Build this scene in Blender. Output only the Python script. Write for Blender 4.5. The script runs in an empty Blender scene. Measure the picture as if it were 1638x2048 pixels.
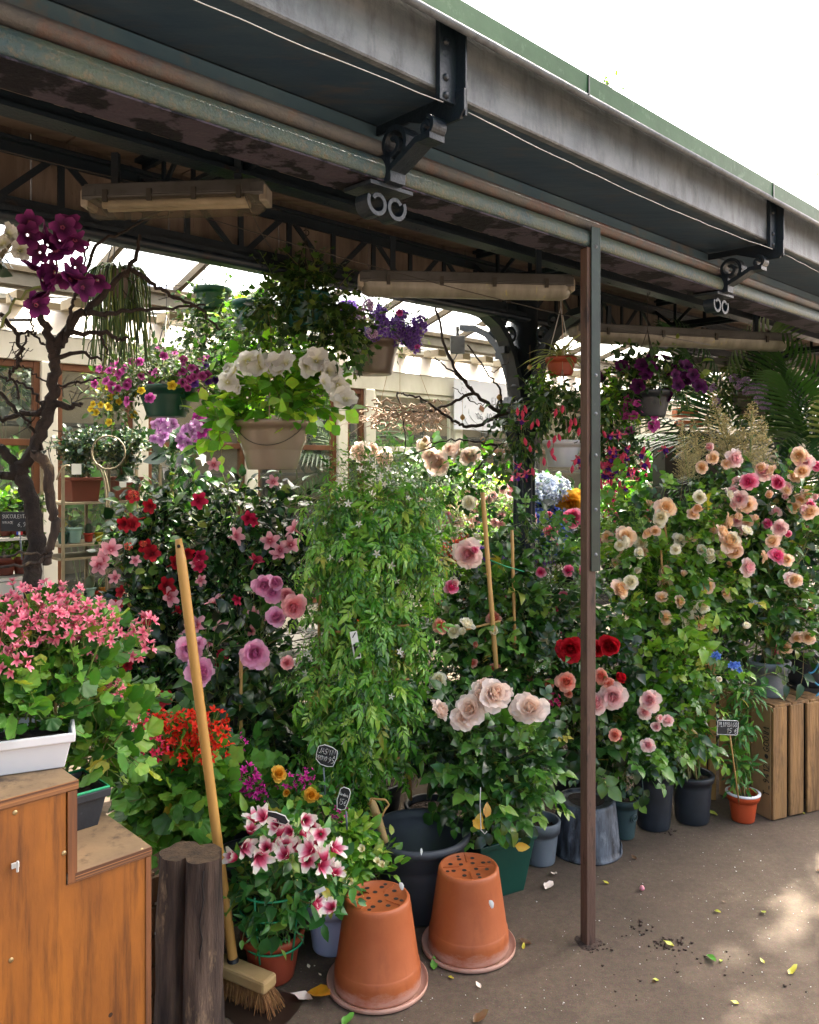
import bpy, math, random
import numpy as np
from mathutils import Vector, Matrix
R = math.radians
random.seed(7); RNG = np.random.default_rng(7)
SC = bpy.context.scene
COL = SC.collection

# ---------------------------------------------------------------- camera
cd = bpy.data.cameras.new('camera'); cam = bpy.data.objects.new('camera', cd); COL.objects.link(cam)
cam.location = (0, 0, 1.5); cam.rotation_euler = (R(90), 0, 0)
cd.sensor_fit = 'VERTICAL'; cd.sensor_height = 36; cd.lens = 1640 / 2048 * 36
cd.shift_y = -94 / 2048; cd.clip_start = 0.05; cd.clip_end = 500
SC.camera = cam
# ---------------------------------------------------------------- sky, sun, exposure
SUN_EL, SUN_B = 52, 1          # elevation; angle from the canopy's long axis towards the street side
DIR = Vector((0.718, 0.696, 0)).normalized(); NRM = Vector((-DIR.y, DIR.x, 0))
sh = DIR * math.cos(R(SUN_B)) + NRM * math.sin(R(SUN_B))
SUN = Vector((sh.x * math.cos(R(SUN_EL)), sh.y * math.cos(R(SUN_EL)), math.sin(R(SUN_EL))))
w = bpy.data.worlds.new("World"); SC.world = w; w.use_nodes = True
nt = w.node_tree; nt.nodes.clear()
bg = nt.nodes.new('ShaderNodeBackground'); ow = nt.nodes.new('ShaderNodeOutputWorld')
sk = nt.nodes.new('ShaderNodeTexSky'); sk.sky_type = 'NISHITA'; sk.sun_disc = False
sk.sun_elevation = R(SUN_EL); sk.sun_rotation = math.atan2(SUN.x, SUN.y)
sk.air_density = 0.6; sk.dust_density = 9.0; sk.ozone_density = 0.0
bg.inputs['Strength'].default_value = 0.13
nt.links.new(sk.outputs[0], bg.inputs[0]); nt.links.new(bg.outputs[0], ow.inputs[0])
ld = bpy.data.lights.new('sun', 'SUN'); lo = bpy.data.objects.new('sun', ld); COL.objects.link(lo)
ld.energy = 5.0; ld.angle = R(0.8); ld.color = (1, 0.93, 0.82)
lo.rotation_euler = SUN.to_track_quat('Z', 'Y').to_euler(); lo.location = SUN * 20
SC.view_settings.view_transform = 'Standard'; SC.view_settings.look = 'None'
SC.view_settings.exposure = 3.2; SC.view_settings.gamma = 1
SC.cycles.use_denoising = True; SC.cycles.max_bounces = 10; SC.cycles.transparent_max_bounces = 16
SC.cycles.diffuse_bounces = 4; SC.cycles.transmission_bounces = 6
SC.cycles.sample_clamp_indirect = 8

# ---------------------------------------------------------------- coordinates
F = 1640.0
def P(px, py, Y): return Vector(((px - 819) / F * Y, Y, 1.5 - (py - 930) / F * Y))   # photo pixel at depth Y
def G(px, py):                                                                         # photo pixel on the ground
    Y = 1.5 * F / (py - 930); return Vector(((px - 819) / F * Y, Y, 0))
def UV(u, v, z=0): return DIR * u + NRM * v + Vector((0, 0, z))
def at_v(px, v):                                                                       # depth of pixel column px on the plane v
    return v / (NRM.y + (px - 819) / F * NRM.x)
def u_of(px, v):
    Y = at_v(px, v); return Vector(((px - 819) / F * Y, Y, 0)).dot(DIR)
UVM = Matrix(((DIR.x, NRM.x, 0, 0), (DIR.y, NRM.y, 0, 0), (0, 0, 1, 0), (0, 0, 0, 1)))
ANG = math.atan2(DIR.y, DIR.x)
def H(s):
    s = s.lstrip('#'); o = []
    for i in (0, 2, 4):
        c = int(s[i:i + 2], 16) / 255; o.append(c / 12.92 if c <= .04045 else ((c + .055) / 1.055) ** 2.4)
    return (*o, 1)

# ---------------------------------------------------------------- mesh builder
W = {}
class MB:
    def __init__(s, xf=None): s.v = []; s.l = []; s.k = []; s.t = []; s.r = []; s.m = []; s.s = []; s.n = 0; s.xf = xf
    def add(s, v, f, t=0., r=None, mi=0, sm=True, xf=None):
        v = np.asarray(v, float).reshape(-1, 3)
        x = xf if xf is not None else s.xf
        if x is not None:
            a = np.array(x); v = v @ a[:3, :3].T + a[:3, 3]
        n = len(v); s.v.append(v)
        if isinstance(f, np.ndarray): lo = f.ravel(); kk = np.full(len(f), f.shape[1])
        else: lo = np.array([i for q in f for i in q]); kk = np.array([len(q) for q in f])
        s.l.append(lo + s.n); s.k.append(kk)
        s.t.append(np.broadcast_to(np.asarray(t, float), (n,)))
        s.r.append(np.broadcast_to(np.asarray(random.random() if r is None else r, float), (n,)))
        s.m.append(np.full(len(kk), mi)); s.s.append(np.full(len(kk), sm)); s.n += n
    def box(s, c, d, rot=None, mi=0, t=0.):
        x, y, z = [q / 2 for q in d]
        v = np.array([(a * x, b * y, e * z) for a in (-1, 1) for b in (-1, 1) for e in (-1, 1)])
        if rot is not None: v = v @ np.array(rot.to_3x3()).T
        s.add(v + np.array(c), [(0, 1, 3, 2), (4, 6, 7, 5), (0, 4, 5, 1), (2, 3, 7, 6), (0, 2, 6, 4), (1, 5, 7, 3)], mi=mi, sm=False, t=t)
    def tube(s, pts, rad, n=6, cap=True, mi=0, t=0., flat=None):
        pts = [Vector(p) for p in pts]; m = len(pts)
        if not hasattr(rad, '__len__'): rad = [rad] * m
        vs = []; up = None
        for i, p in enumerate(pts):
            d = (pts[min(i + 1, m - 1)] - pts[max(i - 1, 0)])
            d = d.normalized() if d.length > 1e-9 else Vector((0, 0, 1))
            if up is None: up = d.orthogonal().normalized()
            up = up - d * up.dot(d)
            up = up.normalized() if up.length > 1e-6 else d.orthogonal().normalized()
            b = d.cross(up)
            for k in range(n):
                a = 2 * math.pi * k / n; vs.append(p + (up * math.cos(a) + b * math.sin(a)) * rad[i])
        fs = [(i * n + k, i * n + (k + 1) % n, (i + 1) * n + (k + 1) % n, (i + 1) * n + k) for i in range(m - 1) for k in range(n)]
        if cap: fs += [tuple(range(n - 1, -1, -1)), tuple((m - 1) * n + k for k in range(n))]
        s.add([tuple(v) for v in vs], fs, mi=mi, t=t)
    def ribbon(s, pts, width, thick, axis, mi=0):                    # flat bar bent along pts; width lies along axis
        pts = [Vector(p) for p in pts]; ax = Vector(axis); m = len(pts); vs = []
        for i, p in enumerate(pts):
            d = (pts[min(i + 1, m - 1)] - pts[max(i - 1, 0)]).normalized(); nn = d.cross(ax).normalized()
            for a, b in ((-1, -1), (1, -1), (1, 1), (-1, 1)): vs.append(p + ax * (a * width / 2) + nn * (b * thick / 2))
        fs = [(i * 4 + k, i * 4 + (k + 1) % 4, i * 4 + 4 + (k + 1) % 4, i * 4 + 4 + k) for i in range(m - 1) for k in range(4)]
        fs += [(3, 2, 1, 0), tuple((m - 1) * 4 + k for k in range(4))]
        s.add([tuple(v) for v in vs], fs, mi=mi, sm=False)
    def lathe(s, prof, n=32, c=(0, 0, 0), mi=0, wob=0., xf=None, t=0.):
        vs = []; c = Vector(c)
        for j, (r, z) in enumerate(prof):
            for k in range(n):
                a = 2 * math.pi * k / n; rr = r * (1 + wob * math.sin(3 * a + 1) * .5)
                vs.append((c.x + rr * math.cos(a), c.y + rr * math.sin(a), c.z + z))
        fs = [(i * n + k, i * n + (k + 1) % n, (i + 1) * n + (k + 1) % n, (i + 1) * n + k) for i in range(len(prof) - 1) for k in range(n)]
        s.add(vs, fs, mi=mi, xf=xf, t=t)
    def scatter(s, tmp, mats, r=None, mi=0):
        tv, tf, tt = tmp; M = np.asarray(mats, float); N = len(M)
        if N == 0: return
        v = np.einsum('nij,kj->nki', M[:, :3, :3], tv) + M[:, None, :3, 3]
        f = (tf[None] + (np.arange(N) * len(tv))[:, None, None]).reshape(-1, tf.shape[1])
        rr = np.repeat(RNG.random(N) if r is None else np.asarray(r), len(tv))
        s.add(v.reshape(-1, 3), f, t=np.tile(tt, N), r=rr, mi=mi, xf=Matrix.Identity(4))
    def mesh(s, name, mats, off=(0, 0, 0)):
        me = bpy.data.meshes.new(name)
        v = (np.concatenate(s.v) - np.array(off)).astype(np.float32); l = np.concatenate(s.l).astype(np.int32); k = np.concatenate(s.k)
        me.vertices.add(len(v)); me.vertices.foreach_set('co', v.ravel())
        me.loops.add(len(l)); me.loops.foreach_set('vertex_index', l)
        me.polygons.add(len(k)); st = np.concatenate(([0], np.cumsum(k)[:-1])).astype(np.int32)
        me.polygons.foreach_set('loop_start', st)
        me.polygons.foreach_set('material_index', np.concatenate(s.m).astype(np.int32))
        me.polygons.foreach_set('use_smooth', np.concatenate(s.s))
        me.update(calc_edges=True)
        for nm, arr in (('t', s.t), ('r', s.r)):
            a = me.attributes.new(nm, 'FLOAT', 'POINT'); a.data.foreach_set('value', np.concatenate(arr).astype(np.float32))
        for m in (mats if isinstance(mats, (list, tuple)) else [mats]): me.materials.append(m)
        return me
    def build(s, name, mats, parent=None, bev=0, loc=None):
        off = W[parent.name] if parent is not None else Vector(loc or (0, 0, 0))
        o = bpy.data.objects.new(name, s.mesh(name, mats, off)); COL.objects.link(o)
        if parent is not None: o.parent = parent
        else: o.location = off
        W[o.name] = Vector(off)
        if bev:
            b = o.modifiers.new('bevel', 'BEVEL'); b.width = bev; b.segments = 2; b.limit_method = 'ANGLE'; b.angle_limit = R(40)
        return o
def thing(name, label, cat, loc=(0, 0, 0), group=None):
    o = bpy.data.objects.new(name, None); COL.objects.link(o); o.location = loc; o.empty_display_size = .05
    W[o.name] = Vector(loc); return tag(o, label, cat, group)
def tag(o, label, cat, group=None):
    o['label'] = label; o['category'] = cat
    if group: o['group'] = group
    return o
def kid(name, me, parent, pos, rot=None, sc=1.0):                     # a part that shares mesh data
    o = bpy.data.objects.new(name, me); COL.objects.link(o); o.parent = parent
    o.location = Vector(pos) - W[parent.name]
    if rot is not None: o.rotation_euler = rot
    o.scale = (sc, sc, sc); W[o.name] = Vector(pos); return o
def bez(p0, p1, p2, n=10):
    p0, p1, p2 = Vector(p0), Vector(p1), Vector(p2)
    return [p0 * (1 - t) ** 2 + p1 * 2 * t * (1 - t) + p2 * t * t for t in [i / n for i in range(n + 1)]]
def sag(a, b, d, n=12):
    a, b = Vector(a), Vector(b); return [a.lerp(b, i / n) - Vector((0, 0, d * 4 * (i / n) * (1 - i / n))) for i in range(n + 1)]
def wob(pts, amp):
    return [Vector(p) + Vector((random.gauss(0, amp), random.gauss(0, amp), random.gauss(0, amp))) for p in pts]

# ---------------------------------------------------------------- materials
def N(nt, typ, **kw):
    n = nt.nodes.new('ShaderNode' + typ)
    for k, v in kw.items():
        if k in n.inputs.keys() if hasattr(n.inputs, 'keys') else False: n.inputs[k].default_value = v
        else: setattr(n, k, v)
    return n
def base(name):
    m = bpy.data.materials.new(name); m.use_nodes = True; nt = m.node_tree
    return m, nt, nt.nodes['Principled BSDF'], nt.nodes['Material Output']
def ramp(nt, stops):
    n = nt.nodes.new('ShaderNodeValToRGB'); e = n.color_ramp.elements
    while len(e) < len(stops): e.new(0.5)
    for i, (p, c) in enumerate(stops): e[i].position = p; e[i].color = c if len(c) == 4 else (*c, 1)
    return n
def noise(nt, scale, stretch=(1, 1, 1), detail=6, rough=.6, dist=0, coord='Object', rot=(0, 0, 0)):
    tc = nt.nodes.new('ShaderNodeTexCoord'); mp = nt.nodes.new('ShaderNodeMapping'); mp.inputs['Scale'].default_value = stretch
    mp.inputs['Rotation'].default_value = rot
    nz = nt.nodes.new('ShaderNodeTexNoise'); nz.inputs['Scale'].default_value = scale; nz.inputs['Detail'].default_value = detail
    nz.inputs['Roughness'].default_value = rough; nz.inputs['Distortion'].default_value = dist
    nt.links.new(tc.outputs[coord], mp.inputs[0]); nt.links.new(mp.outputs[0], nz.inputs['Vector']); return nz
def mix(nt, fac, a, b, typ='MIX'):
    n = nt.nodes.new('ShaderNodeMix'); n.data_type = 'RGBA'; n.blend_type = typ
    for i, x in ((0, fac), (6, a), (7, b)):
        if hasattr(x, 'links') or hasattr(x, 'is_linked'): nt.links.new(x, n.inputs[i])
        else: n.inputs[i].default_value = x
    return n.outputs[2]
def mat(name, c1, c2=None, scale=8, stretch=(1, 1, 1), rough=.6, rough2=None, bump=0, bscale=None, metal=0, lo=.35, hi=.65, c3=None, s3=20, lo3=.6, hi3=.7,
        st3=None, spec=.5, detail=6, rot=(0, 0, 0)):
    m, nt, b, o = base(name); L = nt.links.new
    b.inputs['Roughness'].default_value = rough; b.inputs['Metallic'].default_value = metal; b.inputs['Specular IOR Level'].default_value = spec
    if c2 is None: c2 = tuple(x * .8 for x in c1[:3]) + (1,)
    nz = noise(nt, scale, stretch, detail, rot=rot); rp = ramp(nt, [(lo, c1), (hi, c2)]); L(nz.outputs['Fac'], rp.inputs[0]); col = rp.outputs[0]
    if c3 is not None:
        n3 = noise(nt, s3, st3 or stretch, 8, .7, rot=rot); r3 = ramp(nt, [(lo3, (0, 0, 0, 1)), (hi3, (1, 1, 1, 1))]); L(n3.outputs['Fac'], r3.inputs[0])
        col = mix(nt, r3.outputs[0], col, c3)
    L(col, b.inputs['Base Color'])
    if rough2 is not None:
        mr = nt.nodes.new('ShaderNodeMapRange'); mr.inputs[3].default_value = rough; mr.inputs[4].default_value = rough2
        L(nz.outputs['Fac'], mr.inputs[0]); L(mr.outputs[0], b.inputs['Roughness'])
    if bump:
        bn = noise(nt, bscale or scale * 4, stretch, 8, rot=rot); bu = nt.nodes.new('ShaderNodeBump'); bu.inputs['Strength'].default_value = bump
        bu.inputs['Distance'].default_value = .01; L(bn.outputs['Fac'], bu.inputs['Height']); L(bu.outputs[0], b.inputs['Normal'])
    return m
def leafmat(name, stops, trans=.3, rough=.42, spec=.5, tip=None):     # leaf-to-leaf variation through attribute r
    m, nt, b, o = base(name); L = nt.links.new
    at = N(nt, 'Attribute', attribute_name='r'); rp = ramp(nt, [(p, H(c) if isinstance(c, str) else c) for p, c in stops]); L(at.outputs['Fac'], rp.inputs[0])
    nz = noise(nt, 60, detail=3); col = mix(nt, .35, rp.outputs[0], nz.outputs['Color'], 'OVERLAY')
    L(col, b.inputs['Base Color']); b.inputs['Roughness'].default_value = rough; b.inputs['Specular IOR Level'].default_value = spec
    tr = nt.nodes.new('ShaderNodeBsdfTranslucent'); g = mix(nt, 1.0, col, (1.5, 1.55, .55, 1), 'MULTIPLY'); L(g, tr.inputs[0])
    ms = nt.nodes.new('ShaderNodeMixShader'); ms.inputs[0].default_value = trans
    L(b.outputs[0], ms.inputs[1]); L(tr.outputs[0], ms.inputs[2]); L(ms.outputs[0], o.inputs[0]); return m
def petalmat(name, stops, trans=.3, rough=.6, var=.25):               # colour runs along the petal through attribute t
    m, nt, b, o = base(name); L = nt.links.new
    at = N(nt, 'Attribute', attribute_name='t'); rp = ramp(nt, [(p, H(c)) for p, c in stops]); L(at.outputs['Fac'], rp.inputs[0])
    ar = N(nt, 'Attribute', attribute_name='r'); hs = nt.nodes.new('ShaderNodeHueSaturation')
    mr = nt.nodes.new('ShaderNodeMapRange'); mr.inputs[3].default_value = 1 - var; mr.inputs[4].default_value = 1 + var * .5
    L(ar.outputs['Fac'], mr.inputs[0]); L(mr.outputs[0], hs.inputs['Value']); L(rp.outputs[0], hs.inputs['Color'])
    nz = noise(nt, 6, detail=5, rough=.7); mr2 = nt.nodes.new('ShaderNodeMapRange'); mr2.inputs[1].default_value = .3; mr2.inputs[2].default_value = .7; mr2.inputs[3].default_value = .9; mr2.inputs[4].default_value = 1.04; L(nz.outputs['Fac'], mr2.inputs[0])
    cc_ = nt.nodes.new('ShaderNodeCombineColor'); [L(mr2.outputs[0], cc_.inputs[i_]) for i_ in (0, 1, 2)]
    pc_ = mix(nt, 1.0, hs.outputs[0], cc_.outputs[0], 'MULTIPLY')
    L(pc_, b.inputs['Base Color']); b.inputs['Roughness'].default_value = rough; b.inputs['Specular IOR Level'].default_value = .25
    bu = nt.nodes.new('ShaderNodeBump'); bu.inputs['Strength'].default_value = .3; bu.inputs['Distance'].default_value = .05; L(nz.outputs['Fac'], bu.inputs['Height']); L(bu.outputs[0], b.inputs['Normal'])
    tr = nt.nodes.new('ShaderNodeBsdfTranslucent'); L(pc_, tr.inputs[0])
    ms = nt.nodes.new('ShaderNodeMixShader'); ms.inputs[0].default_value = trans
    L(b.outputs[0], ms.inputs[1]); L(tr.outputs[0], ms.inputs[2]); L(ms.outputs[0], o.inputs[0]); return m
M = {}
M['iron'] = mat('dark painted iron', H('0b1822'), H('12212c'), 6, rough=.45, bump=.25, bscale=90, c3=H('2c221c'), s3=14, lo3=.6, hi3=.72)
M['soffit'] = mat('blue grey painted sheet', H('2c4052'), H('3a4c5a'), 3, (1, 3, 1), rough=.4, bump=.15, c3=H('55504c'), s3=7, lo3=.52, hi3=.78)
M['zinc'] = mat('weathered zinc fascia', H('525b63'), H('6d7377'), 6, (1, 1, 2), rough=.45, bump=.25, bscale=120, lo=.3, hi=.7, c3=H('3c4146'), s3=22, lo3=.45, hi3=.7, st3=(1, 1, .35))
M['greenpaint'] = mat('weathered green paint', H('1c4425'), H('2a5232'), 5, rough=.55, bump=.1, c3=H('4c6a50'), s3=22, lo3=.56, hi3=.75, spec=.3)
M['channel'] = mat('weathered channel paint', H('344a50'), H('555e4c'), 5, rough=.42, bump=.4, bscale=140, lo=.3, hi=.7, c3=H('6a604c'), s3=60, lo3=.5, hi3=.7)
M['rustpipe'] = mat('rusting pipe', H('45474a'), H('5c5850'), 9, rough=.55, bump=.3, bscale=150, c3=H('65473a'), s3=5, lo3=.5, hi3=.68)
M['backpanel'] = mat('panel tinted as bluish lit', H('3a5668'), H('4a616c'), 4, rough=.4, bump=.1, c3=H('6d5f52'), s3=6, lo3=.54, hi3=.72)  # paler blue puts the bluish light on this panel into its colour
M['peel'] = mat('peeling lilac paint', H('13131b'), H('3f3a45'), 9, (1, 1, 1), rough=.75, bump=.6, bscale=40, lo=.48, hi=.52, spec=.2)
M['board'] = mat('brown ceiling boards', H('6a5c52'), H('85776c'), 3, (.5, 9, 1), rough=.75, bump=.3, c3=H('4a3a32'), s3=20, lo3=.6, hi3=.75)
M['white_paint'] = mat('worn white paint', H('d2cec2'), H('bfb9aa'), 5, (1, 1, .5), rough=.5, bump=.15, c3=H('8d8470'), s3=24, lo3=.66, hi3=.76)
M['wood_frame'] = mat('varnished brown wood', H('57321c'), H('6a4024'), 6, (1, 1, .15), rough=.45, bump=.2, c3=H('3a2414'), s3=30, lo3=.6, hi3=.7)
M['tan_wall'] = mat('tan interior wall', H('564b3a'), H('6a5c46'), 2, rough=.8)
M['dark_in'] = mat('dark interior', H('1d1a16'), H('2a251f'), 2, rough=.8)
M['plastic_grey'] = mat('aged grey plastic housing', H('4c4d4e'), H('393938'), 7, rough=.45, c3=H('2b2a28'), s3=30, lo3=.56, hi3=.72)
M['diffuser'] = mat('dusty diffuser', H('84837a'), H('66645a'), 5, (3, 1, 1), rough=.2, rough2=.45, c3=H('93905c'), s3=12, lo3=.6, hi3=.7)
M['steel_dark'] = mat('dark green steel', H('14231f'), H('1f3129'), 9, rough=.4, bump=.1, c3=H('47534c'), s3=50, lo3=.66, hi3=.7)
M['postbrown'] = mat('brown painted post', H('4a362c'), H('61483c'), 7, (1, 1, .2), rough=.6, bump=.35, bscale=80, c3=H('2a1e1a'), s3=40, lo3=.54, hi3=.66)
M['wire'] = mat('pale wire', H('b9b9b5'), rough=.5)
M['wire_dark'] = mat('dark wire', H('33302c'), rough=.6)
M['green_wire'] = mat('green plastic support', H('1f8a5f'), H('2a9a6c'), 9, rough=.4)
M['bamboo'] = mat('bamboo cane', H('b8935a'), H('a07a42'), 10, (1, 1, .2), rough=.5, bump=.2)
M['soil'] = mat('dark potting soil', H('2b2019'), H('43332a'), 60, rough=.95, bump=1, bscale=120)
M['terracotta'] = mat('terracotta plastic', H('ad6238'), H('9f5630'), 5, rough=.5, bump=.06, bscale=60)
M['terra_dark'] = mat('brick red plastic', H('a1472c'), H('93402a'), 6, rough=.5, bump=.05)
M['orange_pot'] = mat('orange red plastic', H('bb4a22'), H('a8411f'), 6, rough=.45)
M['black_pot'] = mat('black plastic pot', H('20252b'), H('2b3138'), 10, rough=.45, bump=.1, c3=H('4b5056'), s3=30, lo3=.66, hi3=.76)
M['tub'] = mat('anthracite tub', H('33373d'), H('3d4147'), 8, rough=.5, bump=.1, c3=H('5a5c60'), s3=34, lo3=.64, hi3=.76)
M['green_pot'] = mat('dark green plastic', H('0f3d33'), H('124539'), 6, rough=.4)
M['slate_pot'] = mat('slate green pot', H('2d4245'), H('354a4c'), 8, rough=.5)
M['teal_pot'] = mat('teal plastic pot', H('0f4a4a'), H('135552'), 5, rough=.35)
M['grey_pot'] = mat('grey plastic pot', H('5d666e'), H('69727a'), 6, rough=.5, bump=.05, c3=H('85878a'), s3=18, lo3=.58, hi3=.75)
M['taupe_pot'] = mat('taupe plastic pot', H('8a7b69'), H('928371'), 5, rough=.2)
M['brown_pot'] = mat('brown grey pot', H('5d524a'), H('675b52'), 5, rough=.3)
M['white_pot'] = mat('white plastic', H('d5d5d8'), H('c8c8cc'), 5, rough=.4)
M['lav_pot'] = mat('pale lavender pot', H('b5bdd6'), H('a8b1cc'), 5, rough=.4)
M['galv'] = mat('mottled grey bucket', H('16191e'), H('555d67'), 20, (1, 1, .22), rough=.55, bump=.3, bscale=40, lo=.4, hi=.6, c3=H('868d95'), s3=9, lo3=.56, hi3=.72, st3=(1, 1, .5))
M['bark'] = mat('log bark', H('241a15'), H('57463a'), 26, (1, 1, .14), rough=.85, bump=1, bscale=60, lo=.36, hi=.66, c3=H('8a7458'), s3=13, lo3=.58, hi3=.68, st3=(1, 1, .3))
M['endgrain'] = mat('log end grain', H('5e4a34'), H('3e3022'), 40, rough=.85, bump=.8, c3=H('2a2018'), s3=22, lo3=.55, hi3=.66)
M['branch'] = mat('dark branch bark', H('1e1612'), H('33271f'), 30, rough=.8, bump=.9)
M['twig'] = mat('pale twigs', H('9a8270'), H('b49c88'), 15, rough=.75, bump=.3)
M['chalk'] = mat('chalk white', H('e6e6e0'), rough=.8)
M['slate'] = mat('blackboard', H('16191c'), H('1e2226'), 12, rough=.6)
M['label_white'] = mat('white card', H('dcdcd6'), rough=.6)
M['ink'] = mat('black ink', H('1a1613'), rough=.8)
M['tag_orange'] = mat('orange tag', H('e07a20'), rough=.5)
M['brass'] = mat('screw head', H('b09a70'), H('8a7754'), 50, rough=.35, metal=.7)
M['broom_pole'] = mat('yellowed broom handle', H('b98a45'), H('c79a58'), 6, (1, 1, .1), rough=.45, bump=.15)
M['broom_head'] = mat('raw beech broom block', H('b39767'), H('a28556'), 9, (.3, 1, 1), rough=.7, bump=.2, c3=H('6c5638'), s3=25, lo3=.64, hi3=.74)
M['bristle'] = mat('coir bristle', H('9a6f3c'), H('70492a'), 30, rough=.8)
M['rubber'] = mat('black rubber', H('1b1b1d'), rough=.5)
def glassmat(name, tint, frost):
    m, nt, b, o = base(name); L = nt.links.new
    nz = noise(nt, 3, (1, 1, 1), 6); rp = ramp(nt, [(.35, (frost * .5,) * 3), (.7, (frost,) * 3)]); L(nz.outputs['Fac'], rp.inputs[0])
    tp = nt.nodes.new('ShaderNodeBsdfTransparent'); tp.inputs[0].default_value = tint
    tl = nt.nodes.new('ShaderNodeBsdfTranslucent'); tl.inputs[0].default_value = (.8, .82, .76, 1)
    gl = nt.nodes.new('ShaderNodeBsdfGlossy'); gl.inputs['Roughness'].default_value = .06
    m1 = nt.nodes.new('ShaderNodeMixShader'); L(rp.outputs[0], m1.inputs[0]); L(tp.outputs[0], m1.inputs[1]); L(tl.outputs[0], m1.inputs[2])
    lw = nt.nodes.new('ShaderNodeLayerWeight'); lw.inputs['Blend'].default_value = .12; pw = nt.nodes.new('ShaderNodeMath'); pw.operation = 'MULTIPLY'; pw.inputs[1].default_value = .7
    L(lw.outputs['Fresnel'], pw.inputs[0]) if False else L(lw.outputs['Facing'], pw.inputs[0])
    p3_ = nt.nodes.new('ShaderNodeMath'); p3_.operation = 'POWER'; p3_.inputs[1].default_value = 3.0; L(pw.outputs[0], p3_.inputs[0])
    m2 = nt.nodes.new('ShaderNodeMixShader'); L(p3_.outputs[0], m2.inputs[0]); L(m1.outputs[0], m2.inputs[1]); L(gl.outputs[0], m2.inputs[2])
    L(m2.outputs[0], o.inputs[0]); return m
M['roof_glass'] = glassmat('dusty roof glass', (.93, .95, .9, 1), .3)
M['pane'] = glassmat('window glass', (.9, .92, .9, 1), .06)
# ================================================================ GROUND
def ground_mat():
    m, nt, b, o = base('brown trodden asphalt'); L = nt.links.new
    n1 = noise(nt, 1.1, detail=8, rough=.65); r1 = ramp(nt, [(.3, H('40382f')), (.5, H('51463b')), (.72, H('615547'))]); L(n1.outputs['Fac'], r1.inputs[0])
    n2 = noise(nt, 260, detail=3, rough=.7); c = mix(nt, .8, r1.outputs[0], n2.outputs['Color'], 'OVERLAY')
    n5 = noise(nt, 42, detail=6, rough=.8); r5 = ramp(nt, [(.3, (.25, .25, .25, 1)), (.5, (.5, .5, .5, 1)), (.72, (.8, .8, .8, 1))]); L(n5.outputs['Fac'], r5.inputs[0]); c = mix(nt, .55, c, r5.outputs[0], 'OVERLAY')
    n4 = noise(nt, 5, detail=9, rough=.75); r4 = ramp(nt, [(.56, (0, 0, 0, 1)), (.74, (.7, .7, .7, 1))]); L(n4.outputs['Fac'], r4.inputs[0])
    c = mix(nt, r4.outputs[0], c, H('3c322b'))
    tc = nt.nodes.new('ShaderNodeTexCoord')
    vo = nt.nodes.new('ShaderNodeTexVoronoi'); vo.inputs['Scale'].default_value = 70; L(tc.outputs['Object'], vo.inputs['Vector'])
    wn = nt.nodes.new('ShaderNodeTexWhiteNoise'); L(vo.outputs['Position'], wn.inputs['Vector'])
    mr = nt.nodes.new('ShaderNodeMapRange'); mr.inputs[1].default_value = .0; mr.inputs[2].default_value = 1; mr.inputs[3].default_value = .02; mr.inputs[4].default_value = .17; L(wn.outputs['Value'], mr.inputs[0])
    lt = nt.nodes.new('ShaderNodeMath'); lt.operation = 'LESS_THAN'; L(vo.outputs['Distance'], lt.inputs[0]); L(mr.outputs[0], lt.inputs[1])
    n3 = noise(nt, 2.2, detail=4); r3 = ramp(nt, [(.42, (0, 0, 0, 1)), (.6, (1, 1, 1, 1))]); L(n3.outputs['Fac'], r3.inputs[0])
    mu = nt.nodes.new('ShaderNodeMath'); mu.operation = 'MULTIPLY'; L(lt.outputs[0], mu.inputs[0]); L(r3.outputs[0], mu.inputs[1])
    m2 = nt.nodes.new('ShaderNodeMath'); m2.operation = 'MULTIPLY'; m2.inputs[1].default_value = .4; L(mu.outputs[0], m2.inputs[0])
    c = mix(nt, m2.outputs[0], c, H('a89a8a'))
    L(c, b.inputs['Base Color']); b.inputs['Roughness'].default_value = .85; b.inputs['Specular IOR Level'].default_value = .3
    bn = noise(nt, 180, detail=8, rough=.75); bu = nt.nodes.new('ShaderNodeBump'); bu.inputs['Strength'].default_value = .35; bu.inputs['Distance'].default_value = .004
    L(bn.outputs['Fac'], bu.inputs['Height']); L(bu.outputs[0], b.inputs['Normal']); return m
b = MB(); b.add([(-120, -120, 0), (120, -120, 0), (120, 120, 0), (-120, 120, 0)], [(0, 1, 2, 3)])
gr = b.build('ground', ground_mat()); gr['kind'] = 'structure'; gr['label'] = 'brown trodden ground'

# ================================================================ CANOPY (u along the eaves, v into the stall)
U0, U1 = -4.0, 13.0; UC = (U0 + U1) / 2; UL = U1 - U0
can = thing('market_canopy', 'long dark iron market canopy with zinc fascia and green gutter running overhead', 'canopy', UV(3.5, 2.75, 0))
def ubox(name, v0, v1, z0, z1, m, bev=0, parent=None):
    b = MB(UVM); b.box((UC, (v0 + v1) / 2, 1.5 + (z0 + z1) / 2), (UL, abs(v1 - v0), abs(z1 - z0))); return b.build(name, m, parent or can, bev)
def uextr(name, prof, m, parent=None, n=1):                          # a closed (v, z) outline run along u
    b = MB(UVM); k = len(prof); vs = [(u, v, 1.5 + z) for u in (U0, U1) for v, z in prof]
    b.add(vs, [(i, (i + 1) % k, k + (i + 1) % k, k + i) for i in range(k)] + [tuple(range(k - 1, -1, -1)), tuple(range(k, 2 * k))], sm=(name == 'front_channel'))
    return b.build(name, m, parent or can)
uextr('fascia', [(1.280, .850), (1.283, .846), (1.30, .846), (1.30, 1.005), (1.28, 1.005)], M['zinc'])
uextr('soffit', [(1.303, .852), (1.535, .852), (1.535, .862), (1.303, .862)], M['soffit'])
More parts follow.
